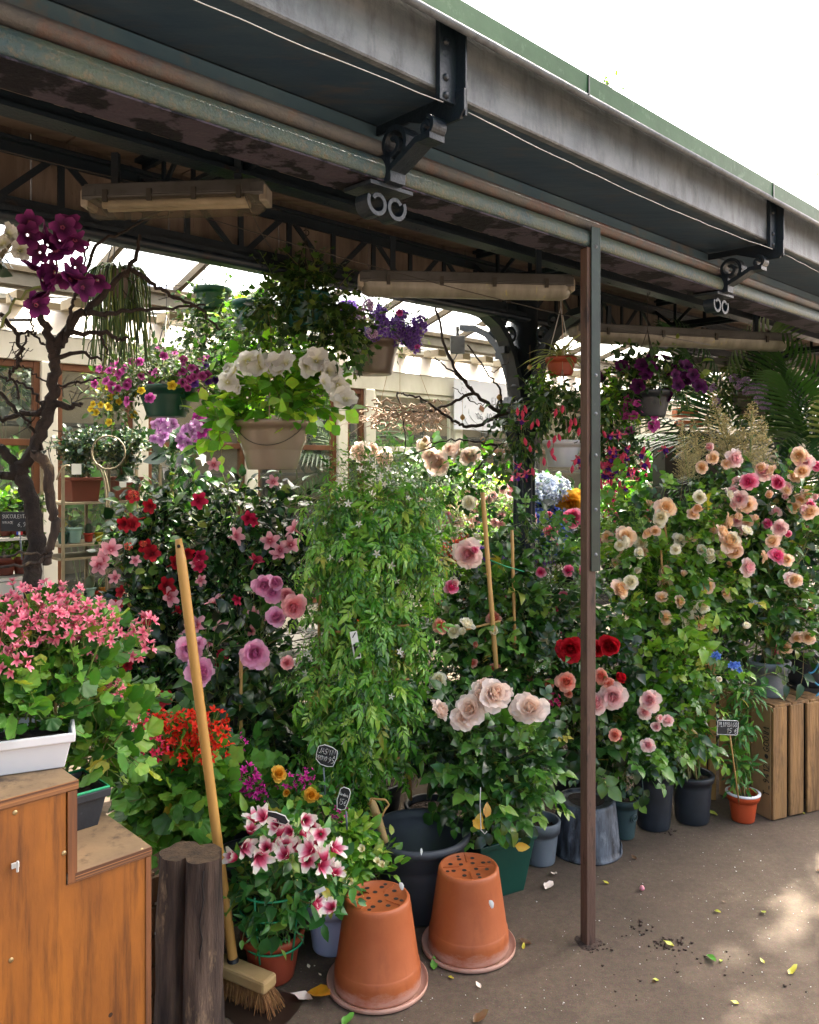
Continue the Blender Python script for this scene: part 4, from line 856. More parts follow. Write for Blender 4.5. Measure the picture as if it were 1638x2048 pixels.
# ---- peach rose in the dark green square pot
pc = gpos(985, 2.95)
t = plant('rose_bush', 'low rose bush with pale peach blooms in a square dark green pot', pc, 'rose bush')
b = MB(); x = Matrix.Translation(G(988, 1806) + Vector((0, .12, 0))) @ Matrix.Rotation(R(28), 4, 'Z')
def sq(r, z): return [(-r, -r, z), (r, -r, z), (r, r, z), (-r, r, z)]
b.add(sq(.085, 0) + sq(.112, .185) + sq(.118, .186) + sq(.119, .205) + sq(.108, .205) + sq(.10, .15), [(3, 2, 1, 0)] + [(i * 4 + k, i * 4 + (k + 1) % 4, i * 4 + 4 + (k + 1) % 4, i * 4 + 4 + k) for i in range(5) for k in range(4)] + [(20, 21, 22, 23)], sm=False, xf=x)
b.build('pot', M['green_pot'], t, .004); pc2 = x @ Vector((0, 0, .16))
b = MB(); b.add(sq(.106, .17), [(0, 1, 2, 3)], xf=x); b.build('soil', M['soil'], t)
vs = [vol(975, 1510, 2.86, 120, 90, .17), vol(970, 1545, 2.95, 65, 60, .12), vol(1010, 1560, 2.86, 75, 70, .12), vol(990, 1635, 2.82, 50, 50, .10), vol(890, 1480, 3.0, 50, 60, .1)]
foliage(t, 'rose', LM['rose'], vs, 190, (.09, .135), .13, .045, up=.25, inner=.4); stalks(t, pc2, vs, 14, .004)
foliage(t, 'oval', LM['alstro'], [vol(990, 1590, 2.8, 90, 100, .12)], 45, (.05, .075), .1, .035, name='broad_leaves')
blooms(t, 'peach', [(985, 1388, 2.72, 1.15), (958, 1398, 2.74, 1), (943, 1420, 2.72, 1.05), (1060, 1420, 2.7, 1.2), (876, 1426, 2.72, .95), (928, 1436, 2.72, .85), (1008, 1390, 2.74, .9), (1040, 1415, 2.74, .9), (970, 1376, 2.76, .8)], .073, up=.3, jit=.6)
b = MB(); b.tube([P(961, 1575, 2.6), P(960, 1610, 2.6), P(962, 1660, 2.6), P(970, 1668, 2.6), P(974, 1662, 2.6)], .0016, 5); b.build('wire_hook', M['wire'], t)
blooms(t, 'yellow', [], .03)
ylm = leafmat('yellowed leaves', [(0, 'a8741f'), (1, 'c8a030')], .2)
for x_, y_ in ((945, 1640), (972, 1635), (1030, 1692), (955, 1655)):
    b = MB(); b.scatter(LF['oval'], [np.array(Matrix.Translation(P(x_, y_, 2.64)) @ look((random.gauss(0, .4), -1, .3)).to_4x4() @ Matrix.Scale(.05, 4))]); b.build('yellowed_leaf', ylm, t)
# ---- tall centre rose
pc = gpos(1000, 3.35)
t = plant('rose_bush', 'tall dark leaved rose with pink and white buds tied to a bamboo cane', pc, 'rose bush')
pot(t, pc, .14, .11, .26, M['black_pot'])
vs = [vol(1000, 1240, 3.3, 125, 100, .2), vol(1110, 1150, 3.3, 55, 70, .13), vol(960, 1350, 3.2, 110, 90, .18), vol(1080, 1340, 3.2, 70, 100, .15), vol(925, 1130, 3.3, 40, 70, .12, .5), vol(1050, 1080, 3.4, 40, 60, .1, .7), vol(1100, 1240, 3.25, 60, 80, .14)]
foliage(t, 'rose', LM['rose'], vs, 390, (.085, .13), .18, .055, up=.3, inner=.3, stem_r=.0022); stalks(t, pc + Vector((0, 0, .25)), vs, 14, .0045, M['stem'])
blooms(t, 'blush', [(938, 1106, 3.06, 1.15), (906, 1168, 3.05, .8), (1240, 1165, 3.1, .01)], .074, up=-.1, jit=.25)
blooms(t, 'hotpink', [(948, 1104, 3.03, .6), (902, 1176, 3.04, .6), (893, 1030, 3.2, .5)], .075, jit=.3)
blooms(t, 'cream', [(940, 1006, 3.15, .7), (930, 1255, 3.02, .8), (910, 1265, 3.02, .6), (878, 1360, 3.0, .7), (925, 1268, 3.0, .6), (985, 1268, 3.1, .7), (870, 1375, 3.0, .6)], .08)
blooms(t, 'salmon', [(905, 1258, 3.1, .7), (880, 1252, 3.1, .7), (990, 1240, 3.15, .7), (955, 1290, 3.12, .5)], .07)
scatter_blooms(t, 'salmon', vs[2:4], 12, .042, jit=.7); scatter_blooms(t, 'hotpink', vs[:2], 9, .04, jit=.7); scatter_blooms(t, 'cream', vs, 12, .042, jit=.7); scatter_blooms(t, 'budpink', vs[:2], 10, .016, name='bud', up=1.); scatter_blooms(t, 'whitesmall', vs, 10, .9, name='flower_head')
cane(t, P(996, 1380, 3.02), P(965, 985, 3.0), .0085); cane(t, P(1030, 1300, 3.1), P(1024, 1060, 3.12), .006); cane(t, P(920, 1262, 3.0), P(1000, 1242, 3.03), .004, 'crosspiece')
b = MB(); b.tube([P(980, 1120, 3.0), P(1010, 1132, 3.02), P(1048, 1143, 3.05)], .0022, 5); b.build('tie', M['green_wire'], t)
# ---- red and pink roses behind the post
pc = gpos(1150, 3.75)
t = plant('rose_bush', 'rose bush with deep red blooms behind the brown post', pc, 'rose bush')
pot(t, pc, .13, .1, .24, M['black_pot'])
vs = [vol(1160, 1380, 3.25, 80, 90, .15), vol(1200, 1300, 3.3, 60, 60, .12), vol(1140, 1450, 3.25, 70, 70, .14)]
foliage(t, 'rose', LM['rosedark'], vs, 110, (.10, .15), .15, .05); stalks(t, pc + Vector((0, 0, .24)), vs, 9, .004)
blooms(t, 'red', [(1217, 1290, 3.08, 1.2), (1196, 1298, 3.1, .9), (1140, 1296, 3.08, 1.05), (1120, 1300, 3.1, .8), (1236, 1358, 3.06, .95), (1228, 1372, 3.08, .6)], .068, up=.1, jit=.3)
pc = G(1246, 1672)
t = plant('rose_bush', 'small rose bush with soft pink blooms in a slate pot with a swirl', pc, 'rose bush')
pt = pot(t, pc, .060, .045, .16, M['slate_pot'], rim=.008)
b = MB(); sp = [(.010 * (1 + .22 * a) * math.cos(a) * .55, .010 * (1 + .22 * a) * math.sin(a) * .55) for a in [i * .35 for i in range(30)]]
b.tube([pc + Vector((x_ + .014 + .02, -.0 - math.sqrt(max(0, (.045 + .094 * (z_ + .09) + .004) ** 2 - (x_ + .034) ** 2)) - .001, .09 + z_)) for x_, z_ in sp], .003, 5); b.build('swirl', M['slate_pot'], pt)
vs = [vol(1248, 1525, 3.30, 48, 46, .10), vol(1240, 1470, 3.25, 70, 60, .13), vol(1300, 1465, 3.3, 60, 60, .12)]
foliage(t, 'rose', LM['rose'], vs, 130, (.08, .125), .13, .042); stalks(t, pc + Vector((0, 0, .15)), vs, 10, .003, M['stem'])
foliage(t, 'rose', LM['roselime'], [vol(1290, 1450, 3.3, 85, 35, .12)], 40, (.08, .11), .13, .04, name='young_foliage')
blooms(t, 'blush', [(1226, 1392, 3.05, 1.15), (1192, 1412, 3.05, 1.15), (1302, 1402, 3.1, .8), (1312, 1436, 3.1, .65), (1337, 1443, 3.1, .55), (1290, 1425, 3.12, .6), (1296, 1490, 3.08, .5), (1312, 1455, 3.1, .5)], .078, up=.15, jit=.35)
blooms(t, 'salmon', [(1132, 1364, 3.08, .9), (1212, 1358, 3.05, .9), (1200, 1352, 3.08, .7), (1232, 1470, 3.0, .5)], .075, up=.2)
blooms(t, 'cerise', [(1105, 1400, 3.1, 16), (1236, 1475, 3.02, 9)], .06, name='flower_head')
blooms(t, 'budgreen', [(1134, 1468, 3.0, 1.2), (1210, 1565, 3.0)], .016, name='bud')
# ---- climbing rose in two black pots
pc = gpos(1390, 3.55)
t = plant('climbing_rose', 'tall climbing rose with cream yellow blooms in a ribbed black pot right of the post', pc, 'climbing rose')
pot(t, G(1384, 1640), .080, .068, .20, M['black_pot'], ribs=1)
vs = [vol(1290, 1230, 3.45, 85, 120, .18), vol(1370, 1180, 3.5, 75, 130, .18), vol(1330, 1350, 3.4, 90, 100, .16), vol(1372, 1430, 3.45, 45, 90, .12), vol(1378, 1488, 3.45, 38, 36, .09), vol(1300, 1080, 3.55, 90, 70, .16), vol(1420, 1080, 3.6, 60, 70, .14)]
foliage(t, 'rose', LM['roselime'], vs, 360, (.08, .125), .2, .05, up=.35, inner=.3, stem_r=.0022); stalks(t, G(1382, 1640) + Vector((0, 0, .19)), vs, 16, .0045, M['stem'])
blooms(t, 'cream', [(1246, 1083, 3.25, .75), (1240, 1092, 3.25, .7), (1262, 1165, 3.2, .75), (1275, 1106, 3.25, .6), (1322, 1035, 3.3, .8), (1488, 1255, 3.2, .7), (1437, 1360, 3.2, .5), (1416, 1105, 3.28, .85), (1490, 1065, 3.3, .7), (1468, 1078, 3.3, .8), (1350, 1100, 3.3, .6), (1400, 995, 3.35, .7), (1455, 990, 3.35, .7)], .066, up=.3, jit=.6)
blooms(t, 'apricot', [(1236, 1180, 3.2, .95), (1330, 1018, 3.32, 1.1), (1455, 1085, 3.3, 1.2), (1470, 1105, 3.3, 1), (1440, 1068, 3.3, .9), (1310, 1062, 3.28, .7), (1395, 1015, 3.35, 1.0), (1385, 1030, 3.35, .7), (1250, 1075, 3.3, 1.0), (1290, 1062, 3.3, .7)], .066, up=.3, jit=.6)
scatter_blooms(t, 'cream', vs[:2] + vs[5:], 24, .048, up=.3, jit=.7); scatter_blooms(t, 'apricot', vs[:2] + vs[5:], 26, .05, up=.3, jit=.6); scatter_blooms(t, 'budcream', vs[:2] + vs[5:], 14, .014, name='bud', up=1.)
cane(t, P(1385, 1590, 3.5), P(1325, 1010, 3.45), .006); cane(t, P(1340, 1480, 3.38), P(1322, 1100, 3.4), .005)
t = plant('climbing_rose', 'leggy rose in the tall black pot left of the ribbed pot', G(1310, 1655), 'climbing rose')
pot(t, G(1307, 1652), .084, .066, .25, M['black_pot'], soil=False)
b = MB(); b.lathe([(0, .17), (.077, .17)], 20, G(1307, 1652)); b.build('soil', M['soil'], t)
vs = [vol(1325, 1465, 3.38, 58, 42, .09), vol(1290, 1440, 3.35, 40, 60, .1)]
foliage(t, 'rose', LM['roselime'], vs, 45, (.10, .14), .16, .05); stalks(t, G(1305, 1650) + Vector((0, 0, .17)), vs, 7, .004, M['stem'])
# ---- plumbago
pc = G(1486, 1640)
t = plant('plumbago', 'slim plumbago with blue flowers in a small orange pot by the crate', pc, 'plumbago')
pot(t, pc, .058, .046, .118, M['orange_pot'])
b = MB(); b.lathe([(.060, .112), (.071, .115), (.071, .121), (.060, .122)], 32, pc); b.build('white_rim', M['white_pot'], t)
vs = [vol(1478, 1540, 3.46, 15, 55, .035), vol(1477, 1450, 3.46, 19, 60, .04), vol(1482, 1380, 3.46, 36, 42, .06), vol(1500, 1370, 3.44, 26, 36, .05), vol(1455, 1390, 3.46, 22, 32, .05)]
foliage(t, 'lance', LM['alstro'], vs, 110, (.04, .065), .07, .022, up=.2, grav=.15); foliage(t, 'oval', LM['alstro'], vs[:2], 20, (.04, .055), .05, .025, name='broad_leaves', grav=.3)
stalks(t, pc + Vector((0, 0, .1)), vs, 5, .003, M['stem'])
blooms(t, 'bluestar', [(x + random.uniform(-9, 9), y + random.uniform(-6, 6), 3.28) for x, y in [(1470, 1334)] * 7 + [(1432, 1310)] * 4], .013, jit=.5)
# ---- rose on the crate
CRZ = .485
pc = P(1537, 1400, 3.62); pc.z = CRZ
t = plant('rose_bush', 'standard rose with pink and peach blooms in a grey pot on the wooden crate', pc, 'rose bush')
pot(t, pc, .083, .06, .155, M['grey_pot'], rim=.01, rimh=.045)
vs = [vol(1490, 1180, 3.6, 75, 90, .17), vol(1560, 1190, 3.6, 75, 100, .17), vol(1530, 1285, 3.6, 85, 60, .14), vol(1600, 1270, 3.65, 60, 70, .14), vol(1520, 1080, 3.6, 100, 70, .18), vol(1600, 1060, 3.6, 60, 100, .15), vol(1450, 1040, 3.6, 60, 60, .12), vol(1550, 990, 3.65, 90, 50, .15)]
foliage(t, 'oval', LM['rose'], vs, 520, (.045, .075), .16, .045, up=.35, inner=.3, stem_r=.0022); stalks(t, pc + Vector((0, 0, .14)), vs, 14, .004)
blooms(t, 'hotpink', [(1500, 963, 3.36, 1.05), (1559, 966, 3.36, 1.05), (1575, 1070, 3.38, .8), (1551, 1114, 3.36, .95), (1632, 935, 3.4, .8), (1628, 1010, 3.4, .7), (1500, 1022, 3.4, .7)], .062, up=.15, jit=.55)
blooms(t, 'blush', [(1415, 893, 3.45, .9), (1466, 918, 3.42, .95), (1600, 1020, 3.4, 1.0), (1562, 1055, 3.38, .8), (1491, 1134, 3.36, 1.05), (1480, 998, 3.38, 1), (1460, 1010, 3.4, .9), (1530, 945, 3.4, .9), (1580, 1160, 3.36, .8), (1610, 925, 3.4, .9)], .062, up=.15, jit=.55)
blooms(t, 'apricot', [(1425, 915, 3.44, .8), (1520, 938, 3.4, 1.1), (1543, 948, 3.38, .95), (1600, 912, 3.4, .95), (1605, 944, 3.38, .9), (1622, 1026, 3.38, .9), (1537, 992, 3.36, .8), (1494, 1008, 3.38, .9), (1546, 1084, 3.36, .9), (1525, 1113, 3.36, .75), (1574, 1120, 3.36, .7), (1586, 1161, 3.34, .95), (1452, 1042, 3.4, .9), (1405, 935, 3.44, .7), (1452, 928, 3.42, .6), (1470, 1032, 3.4, .9), (1510, 1040, 3.4, .7)], .062, up=.2, jit=.55)
scatter_blooms(t, 'apricot', vs[3:5] + vs[6:], 22, .05, up=.3, jit=.6); scatter_blooms(t, 'blush', vs[3:5] + vs[6:], 16, .048, up=.3, jit=.6); scatter_blooms(t, 'hotpink', vs[3:5], 9, .045, jit=.6); scatter_blooms(t, 'budcream', vs[3:], 8, .014, name='bud', up=1.)
blooms(t, 'budgreen', [(1405, 875, 3.44), (1590, 985, 3.4), (1445, 945, 3.4), (1568, 1140, 3.34)], .016, name='bud')
b = MB(); b.scatter(LF['oval'], [np.array(Matrix.Translation(pc + Vector((random.uniform(-.05, .05), random.uniform(-.05, .05), .14))) @ look((random.gauss(0, .5), random.gauss(0, .5), 1)).to_4x4() @ Matrix.Scale(.04, 4)) for _ in range(12)]); b.build('fallen_petals', petalmat('dry petals', [(0, 'b06a6a'), (1, 'd8b0a0')], .2), t)
# ---- grey pot of soil
pc = G(1080, 1722)
t = plant('potted_rose', 'grey pot of bare soil with an orange tag and a few rose stems', pc, 'potted plant')
pot(t, pc, .070, .056, .16, M['grey_pot'], rim=.008, rimh=.045)
b = MB(); n_ = 40
for _ in range(120):
    a = random.random() * 6.28; r = .062 * math.sqrt(random.random()); c = pc + Vector((r * math.cos(a), r * math.sin(a), .128 + random.uniform(0, .008))); s_ = random.uniform(.002, .006); b.box(c, (s_, s_ * 1.6, s_), Matrix.Rotation(random.random() * 3, 3, 'Z') @ Matrix.Rotation(random.random(), 3, 'X'))
b.build('bark_chips', M['soil'], t)
vs = [vol(1065, 1520, 3.05, 30, 60, .06)]; foliage(t, 'rose', LM['rosedark'], vs, 12, (.08, .11), .12, .05); stalks(t, pc + Vector((0, 0, .13)), vs, 4, .003)
b = MB(); b.lathe([(0, 0), (.014, 0), (.014, .0016), (0, .0016)], 20, xf=Matrix.Translation(P(1070, 1597, 2.98)) @ Matrix.Rotation(R(80), 4, 'X') @ Matrix.Scale(1.4, 4, (0, 1, 0))); og = b.build('orange_tag', M['tag_orange'], t)
b = MB(); b.box(P(1070, 1597, 2.972), (.010, .001, .008)); b.build('tag_print', M['ink'], og)
# ---- flowers lit from behind in the middle, on a bench
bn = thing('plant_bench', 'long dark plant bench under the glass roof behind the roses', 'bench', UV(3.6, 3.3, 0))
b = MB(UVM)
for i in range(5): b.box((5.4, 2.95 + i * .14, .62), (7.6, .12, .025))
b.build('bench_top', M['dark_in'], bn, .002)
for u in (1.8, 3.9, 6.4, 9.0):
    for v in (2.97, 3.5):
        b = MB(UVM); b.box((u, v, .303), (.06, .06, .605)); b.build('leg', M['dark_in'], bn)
def benchplant(name, label, px, Y, py, rx, ry, rd, leafkey, lm, n, L, fl, pm='black_pot', cat=None, shoot=.12, step=.03, extra=(), up=.3, grav=0):
    global DF
    DF = max(1.0, at_v(px, 3.08 + (Y - 3.6) * .35) / Y); L = (L[0] * DF, L[1] * DF)
    pc = P(px, 930, Y * DF); pc.z = .634
    t = plant(name, label, pc, cat or name.replace('_', ' ')); pot(t, pc, .09, .07, .15, M[pm])
    vs = [vol(px, py, Y, rx, ry, rd)] + [vol(*e) for e in extra]
    foliage(t, leafkey, lm, vs, n, L, shoot, step, up=up, grav=grav); stalks(t, pc + Vector((0, 0, .13)), vs, 6, .0025, M['stem'])
    for f in fl: f(t, vs)
    DF = 1.0; return t
def sb(key, n, rad, name='bloom', **k): return lambda t, vs: scatter_blooms(t, key, vs, n, rad, name=name, **k)
def bl(key, pts, rad, **k): return lambda t, vs: blooms(t, key, pts, rad, **k)
benchplant('petunia_plant', 'pale pink petunias glowing in the sun behind the bamboo cane', 960, 4.35, 1010, 110, 70, .25, 'oval', LM['petunia'], 190, (.03, .05), [sb('petpale', 60, .026), sb('whitesmall', 42, 1.2, 'flower_head')], 'terra_dark', 'petunia', extra=[(880, 1040, 4.3, 60, 60, .18)])
benchplant('petunia_plant', 'white and pink bedding flowers low behind the tall centre rose', 1000, 4.1, 1110, 120, 60, .2, 'oval', LM['petunia'], 150, (.03, .05), [sb('whitesmall', 36, 1.2, 'flower_head'), sb('verbena', 12, 1.3, 'flower_head'), sb('petpale', 20, .026)], 'terra_dark', 'petunia')
benchplant('hydrangea', 'pale grey blue hydrangea heads beside the brown post', 1085, 4.2, 1010, 55, 50, .15, 'oval', LM['alstro'], 50, (.06, .1), [bl('hydpale', [(1085, 985, 4.0, 1), (1062, 1005, 4.0, .9), (1108, 975, 4.05, .9), (1048, 1022, 4.0, .8), (1095, 1000, 3.98, .8), (1125, 1040, 4.0, .8)], 1.45, name='flower_head')], 'white_pot')
benchplant('hydrangea', 'deep blue hydrangea heads under the pale hydrangea', 1080, 3.95, 1060, 55, 50, .15, 'oval', LM['alstro'], 50, (.06, .1), [bl('hydblue', [(1060, 1040, 3.8, 1), (1085, 1055, 3.78, 1.1), (1110, 1050, 3.8, .9), (1065, 1068, 3.8, .8), (1095, 1075, 3.78, .9), (1030, 1080, 3.85, .6)], 1.45, name='flower_head')], 'white_pot')
benchplant('rose_bush', 'yellow orange rose bush left of the brown post', 1135, 3.95, 1060, 45, 60, .12, 'rose', LM['rose'], 45, (.09, .13), [bl('yellow', [(1140, 1008, 3.75, 1.2), (1115, 1030, 3.75, 1.2), (1135, 1030, 3.74, 1.1), (1150, 1000, 3.78, 1.0), (1075, 1100, 3.7, .8), (1140, 1040, 3.74, .9)], .085, up=.2)], 'black_pot')
benchplant('rose_bush', 'rose bush with magenta buds on long stems before the hydrangeas', 1060, 3.65, 1100, 60, 60, .12, 'oval', LM['rosedark'], 45, (.07, .1), [bl('hotpink', [(1033, 969, 3.6, .8), (1100, 1066, 3.5, .8), (1145, 1038, 3.5, .9), (1055, 1038, 3.5, .8), (1098, 1030, 3.5, .4)], .08, jit=.3)], 'black_pot', extra=[(1035, 1010, 3.62, 14, 45, .03, .4)])
benchplant('rose_bush', 'cream garden roses blooming above the jasmine top', 900, 3.9, 960, 110, 50, .15, 'rose', LM['rose'], 50, (.09, .12), [bl('peach', [(725, 905, 3.7, 1.2), (775, 915, 3.7, 1.3), (880, 925, 3.7, 1.3), (850, 890, 3.75, .8), (918, 905, 3.7, 1.2), (940, 912, 3.7, 1), (900, 900, 3.72, .9), (865, 912, 3.7, .9), (745, 900, 3.72, .8)], .07, up=.1), bl('cream', [(848, 893, 3.7, .8), (945, 910, 3.68, .8), (862, 905, 3.68, .6)], .06)], 'black_pot')
benchplant('leafy_shrub', 'sunlit shrub with cerise flower heads behind the climbing rose', 1230, 4.0, 1050, 70, 90, .2, 'oval', LM['geranium'], 100, (.05, .09), [sb('cerise', 10, 1.2, 'flower_head')], 'black_pot', 'shrub')
benchplant('leafy_shrub', 'leafy green shrub beneath the purple petunia basket', 1290, 4.3, 1000, 90, 80, .22, 'oval', LM['alstro'], 120, (.06, .1), [sb('cerise', 5, 1.1, 'flower_head')], 'black_pot', 'shrub')
benchplant('pansy_plant', 'violet and coral bedding flowers beside the pink and white rosebud', 900, 3.7, 1120, 60, 45, .12, 'oval', LM['petunia'], 55, (.03, .05), [bl('verbena', [(955, 1112, 3.5, 1.3), (975, 1115, 3.5, 1.2), (885, 1120, 3.5, .9), (1000, 1118, 3.52), (950, 1100, 3.52)], 1.2, name='flower_head'), bl('coral', [(905, 1100, 3.5, 1.5), (930, 1090, 3.5, 1.2), (895, 1110, 3.5)], 1.2, name='flower_head')], 'terra_dark', 'bedding plant')
benchplant('begonia_plant', 'coral bedding flowers showing through the jasmine', 700, 3.6, 1230, 60, 50, .12, 'oval', LM['petunia'], 45, (.03, .05), [bl('coral', [(705, 1205, 3.4, 1.4), (690, 1245, 3.4, 1.4), (715, 1250, 3.4, 1.2)], 1.2, name='flower_head')], 'terra_dark', 'bedding plant')
# ---- sunlit white and pink flowers low in the centre
benchplant('petunia_plant', 'white bedding flowers catching sun low behind the centre rose', 1000, 3.75, 1290, 110, 60, .15, 'oval', LM['petunia'], 90, (.03, .05), [sb('whitesmall', 18, 1.1, 'flower_head'), sb('coral', 6, 1.1, 'flower_head')], 'terra_dark', 'petunia')
# ---- astilbe
pc = P(1445, 930, 4.25); pc.z = .634
t = plant('astilbe', 'astilbe with feathery cream plumes above the rose blooms', pc, 'astilbe'); pot(t, pc, .1, .08, .15, M['black_pot'])
vs = [vol(1445, 1010, 4.25, 80, 60, .15)]; foliage(t, 'rose', LM['rose'], vs, 70, (.1, .14), .14, .05)
for x, y, s_ in [(1375, 945, 1.5), (1395, 930, 1.4), (1430, 915, 1.3), (1460, 915, 1.9), (1475, 935, 1.7), (1500, 935, 1.9), (1530, 950, 1.8), (1385, 960, 1.3), (1490, 960, 1.5), (1365, 965, 1.2), (1450, 945, 1.3)]:
    kid('plume', random.choice(FL['plume']), t, P(x, y, 4.2 + random.uniform(-.1, .1)), (random.gauss(0, .12), random.gauss(0, .14), random.random() * 6), s_)
# ---- palms
def palm(label, px, Y, py, n, L, spread_, leaf_='palm'):
    pc = P(px, 930, Y); pc.z = 0
    t = plant('palm', label, pc, 'palm'); pot(t, pc, .16, .12, .28, M['black_pot'])
    c = P(px, py, Y); b = MB(); tk = MB(); tk.tube([pc + Vector((0, 0, .2)), pc.lerp(c, .5), c], [.02, .016, .012], 8)
    for i in range(n):
        a = 6.283 * i / n + random.uniform(-.3, .3); el = random.uniform(*spread_); d = Vector((math.cos(a) * math.cos(el), math.sin(a) * math.cos(el), math.sin(el)))
        up_ = Vector((0, 0, 1)) - d * d.z; up_.normalize(); x = d.cross(up_); s = L * random.uniform(.75, 1.15)
        b.scatter(LF[leaf_], [np.array([(x.x * s, d.x * s, up_.x * s, c.x), (x.y * s, d.y * s, up_.y * s, c.y), (x.z * s, d.z * s, up_.z * s, c.z), (0, 0, 0, 1)])])
    b.build('frond', LM['palm'], t); tk.build('trunk', M['woodstem'], t)
palm('arching palm at the right edge above the roses', 1640, 4.7, 930, 15, .8, (R(10), R(80)))
palm('dark palm behind the purple petunia basket', 1460, 5.2, 900, 15, .75, (R(10), R(80)))
palm('green palm inside the greenhouse window left of the twig wreath', 690, 6.6, 930, 16, .7, (R(-10), R(70)))
palm('palm behind the rose on the crate', 1560, 4.25, 1040, 10, .6, (R(10), R(75)))
# ================================================================ HANGING BASKETS
def basket(name, label, c, rt, rb, h, m, hang, cat='hanging basket', hz=None, nw=3, wm=None, rim=.008):
    """c: bottom centre; hang: height of the hook"""
    t = thing(name, label, cat, c, 'baskets hung under the canopy'); pot(t, c, rt, rb, h, M[m], rim=rim, rimh=.03)
    tp = Vector((c.x, c.y, hang)); b = MB(); k = c + Vector((0, 0, h + (hz or .32)))
    for i in range(nw):
        a = 6.283 * i / nw + .6; b.tube([c + Vector((rt * math.cos(a), rt * math.sin(a), h - .01)), k], .0022, 5)
    b.tube([k, k + Vector((0, 0, .05)), tp], .0016, 5); b.tube([tp + Vector((.012 * math.cos(q) - .0, 0, .012 * math.sin(q))) for q in [i * .5 - 1.5 for i in range(9)]], .0022, 5)
    b.build('hanger', wm or M['wire_dark'], t); return t
def bvol(px, py, Y, rx, ry, rd=None): return vol(px, py, Y, rx, ry, rd or rx * Y / F * .9)
# white petunias
Y = 3.42; c = P(545, 940, Y)
t = basket('petunia_basket', 'big taupe basket overflowing with white petunias', c, .151, .103, .205, 'taupe_pot', 2.5, hz=.5, wm=M['twig'], rim=.006)
b = MB(); r_ = .147
b.tube([c + Vector((math.sin(a) * r_ * 1.02, -math.cos(a) * r_ * 1.02, .193 - .093 * math.sin((a + 1.25) / 2.5 * math.pi))) for a in [-1.25 + i * .125 for i in range(21)]], .0016, 5); b.build('wire_handle', M['wire_dark'], t)
vs = [bvol(550, 790, Y, 105, 55, .17), bvol(640, 790, Y, 50, 60, .1), bvol(470, 800, Y, 50, 60, .1), bvol(450, 850, Y - .05, 35, 60, .07), bvol(560, 740, Y, 100, 30, .13), bvol(580, 820, Y - .08, 60, 30, .06)]
foliage(t, 'round', LM['petunia'], vs, 200, (.05, .085), .12, .03, up=.35, inner=.4)
blooms(t, 'petwhite', [(495, 722, Y - .19), (525, 735, Y - .21), (548, 728, Y - .22), (572, 730, Y - .23), (612, 728, Y - .19), (632, 722, Y - .19), (655, 745, Y - .17), (676, 770, Y - .15), (680, 790, Y - .14), (690, 800, Y - .14), (448, 752, Y - .17, .7), (478, 772, Y - .21, .7), (640, 740, Y - .19), (460, 740, Y - .14, .6), (560, 745, Y - .24, .6), (670, 750, Y - .14)], .05, up=.25, jit=.6)
blooms(t, 'petwhite', [(x, y, Y - .22) for x, y in [(470, 745), (515, 722), (455, 765), (645, 765)]], .044, up=.3, jit=.6)
# purple calibrachoa
Y = 3.45; c = P(333, 835, Y)
t = basket('calibrachoa_basket', 'dark green basket of mauve million bells with yellow trailers', c, .112, .08, .13, 'green_pot', 2.5, hz=.30)
vs = [bvol(320, 745, Y, 100, 48, .16), bvol(250, 770, Y, 55, 50, .12), bvol(400, 760, Y, 45, 45, .1), bvol(225, 810, Y, 45, 40, .09)]
foliage(t, 'oval', LM['ivy'], vs, 210, (.022, .04), .13, .024, up=.2)
scatter_blooms(t, 'calib', vs[:3], 50, .02, jit=.4); scatter_blooms(t, 'calibyel', [vs[3]], 13, .019); blooms(t, 'calibyel', [(345, 772, Y - .15), (283, 782, Y - .15), (215, 815, Y - .12), (220, 845, Y - .1)], .019)
scatter_blooms(t, 'calibpurple', [bvol(400, 765, Y, 40, 40)], 7, .02); blooms(t, 'calib', [(257, 803, Y - .16, 1.3), (300, 798, Y - .16, 1.2), (312, 745, Y - .17, 1.2)], .02)
b = MB(); b.box(c + Vector((-.02, -.103, .085)), (.022, .002, .010)); b.build('price_sticker', M['label_white'], t)
# verbena
Y = 4.0; c = P(745, 750, Y)
t = basket('verbena_basket', 'brown grey basket of violet verbena', c, .124, .095, .167, 'brown_pot', 2.5, hz=.26)
vs = [bvol(745, 655, Y, 75, 50, .15), bvol(810, 670, Y, 40, 45, .1), bvol(690, 650, Y, 35, 40, .1)]
foliage(t, 'lance', LM['ivy'], vs, 120, (.03, .05), .12, .026, up=.3)
scatter_blooms(t, 'verbena', vs, 30, 1.5, name='flower_head', jit=.3); blooms(t, 'verbpale', [(722, 628, Y - .1), (660, 672, Y - .1), (745, 665, Y - .14), (718, 668, Y - .1), (735, 610, Y - .1), (700, 655, Y - .1)], 1.2, name='flower_head'); blooms(t, 'petpink', [(800, 625, Y - .1, .8), (835, 695, Y - .1, .7)], .022)
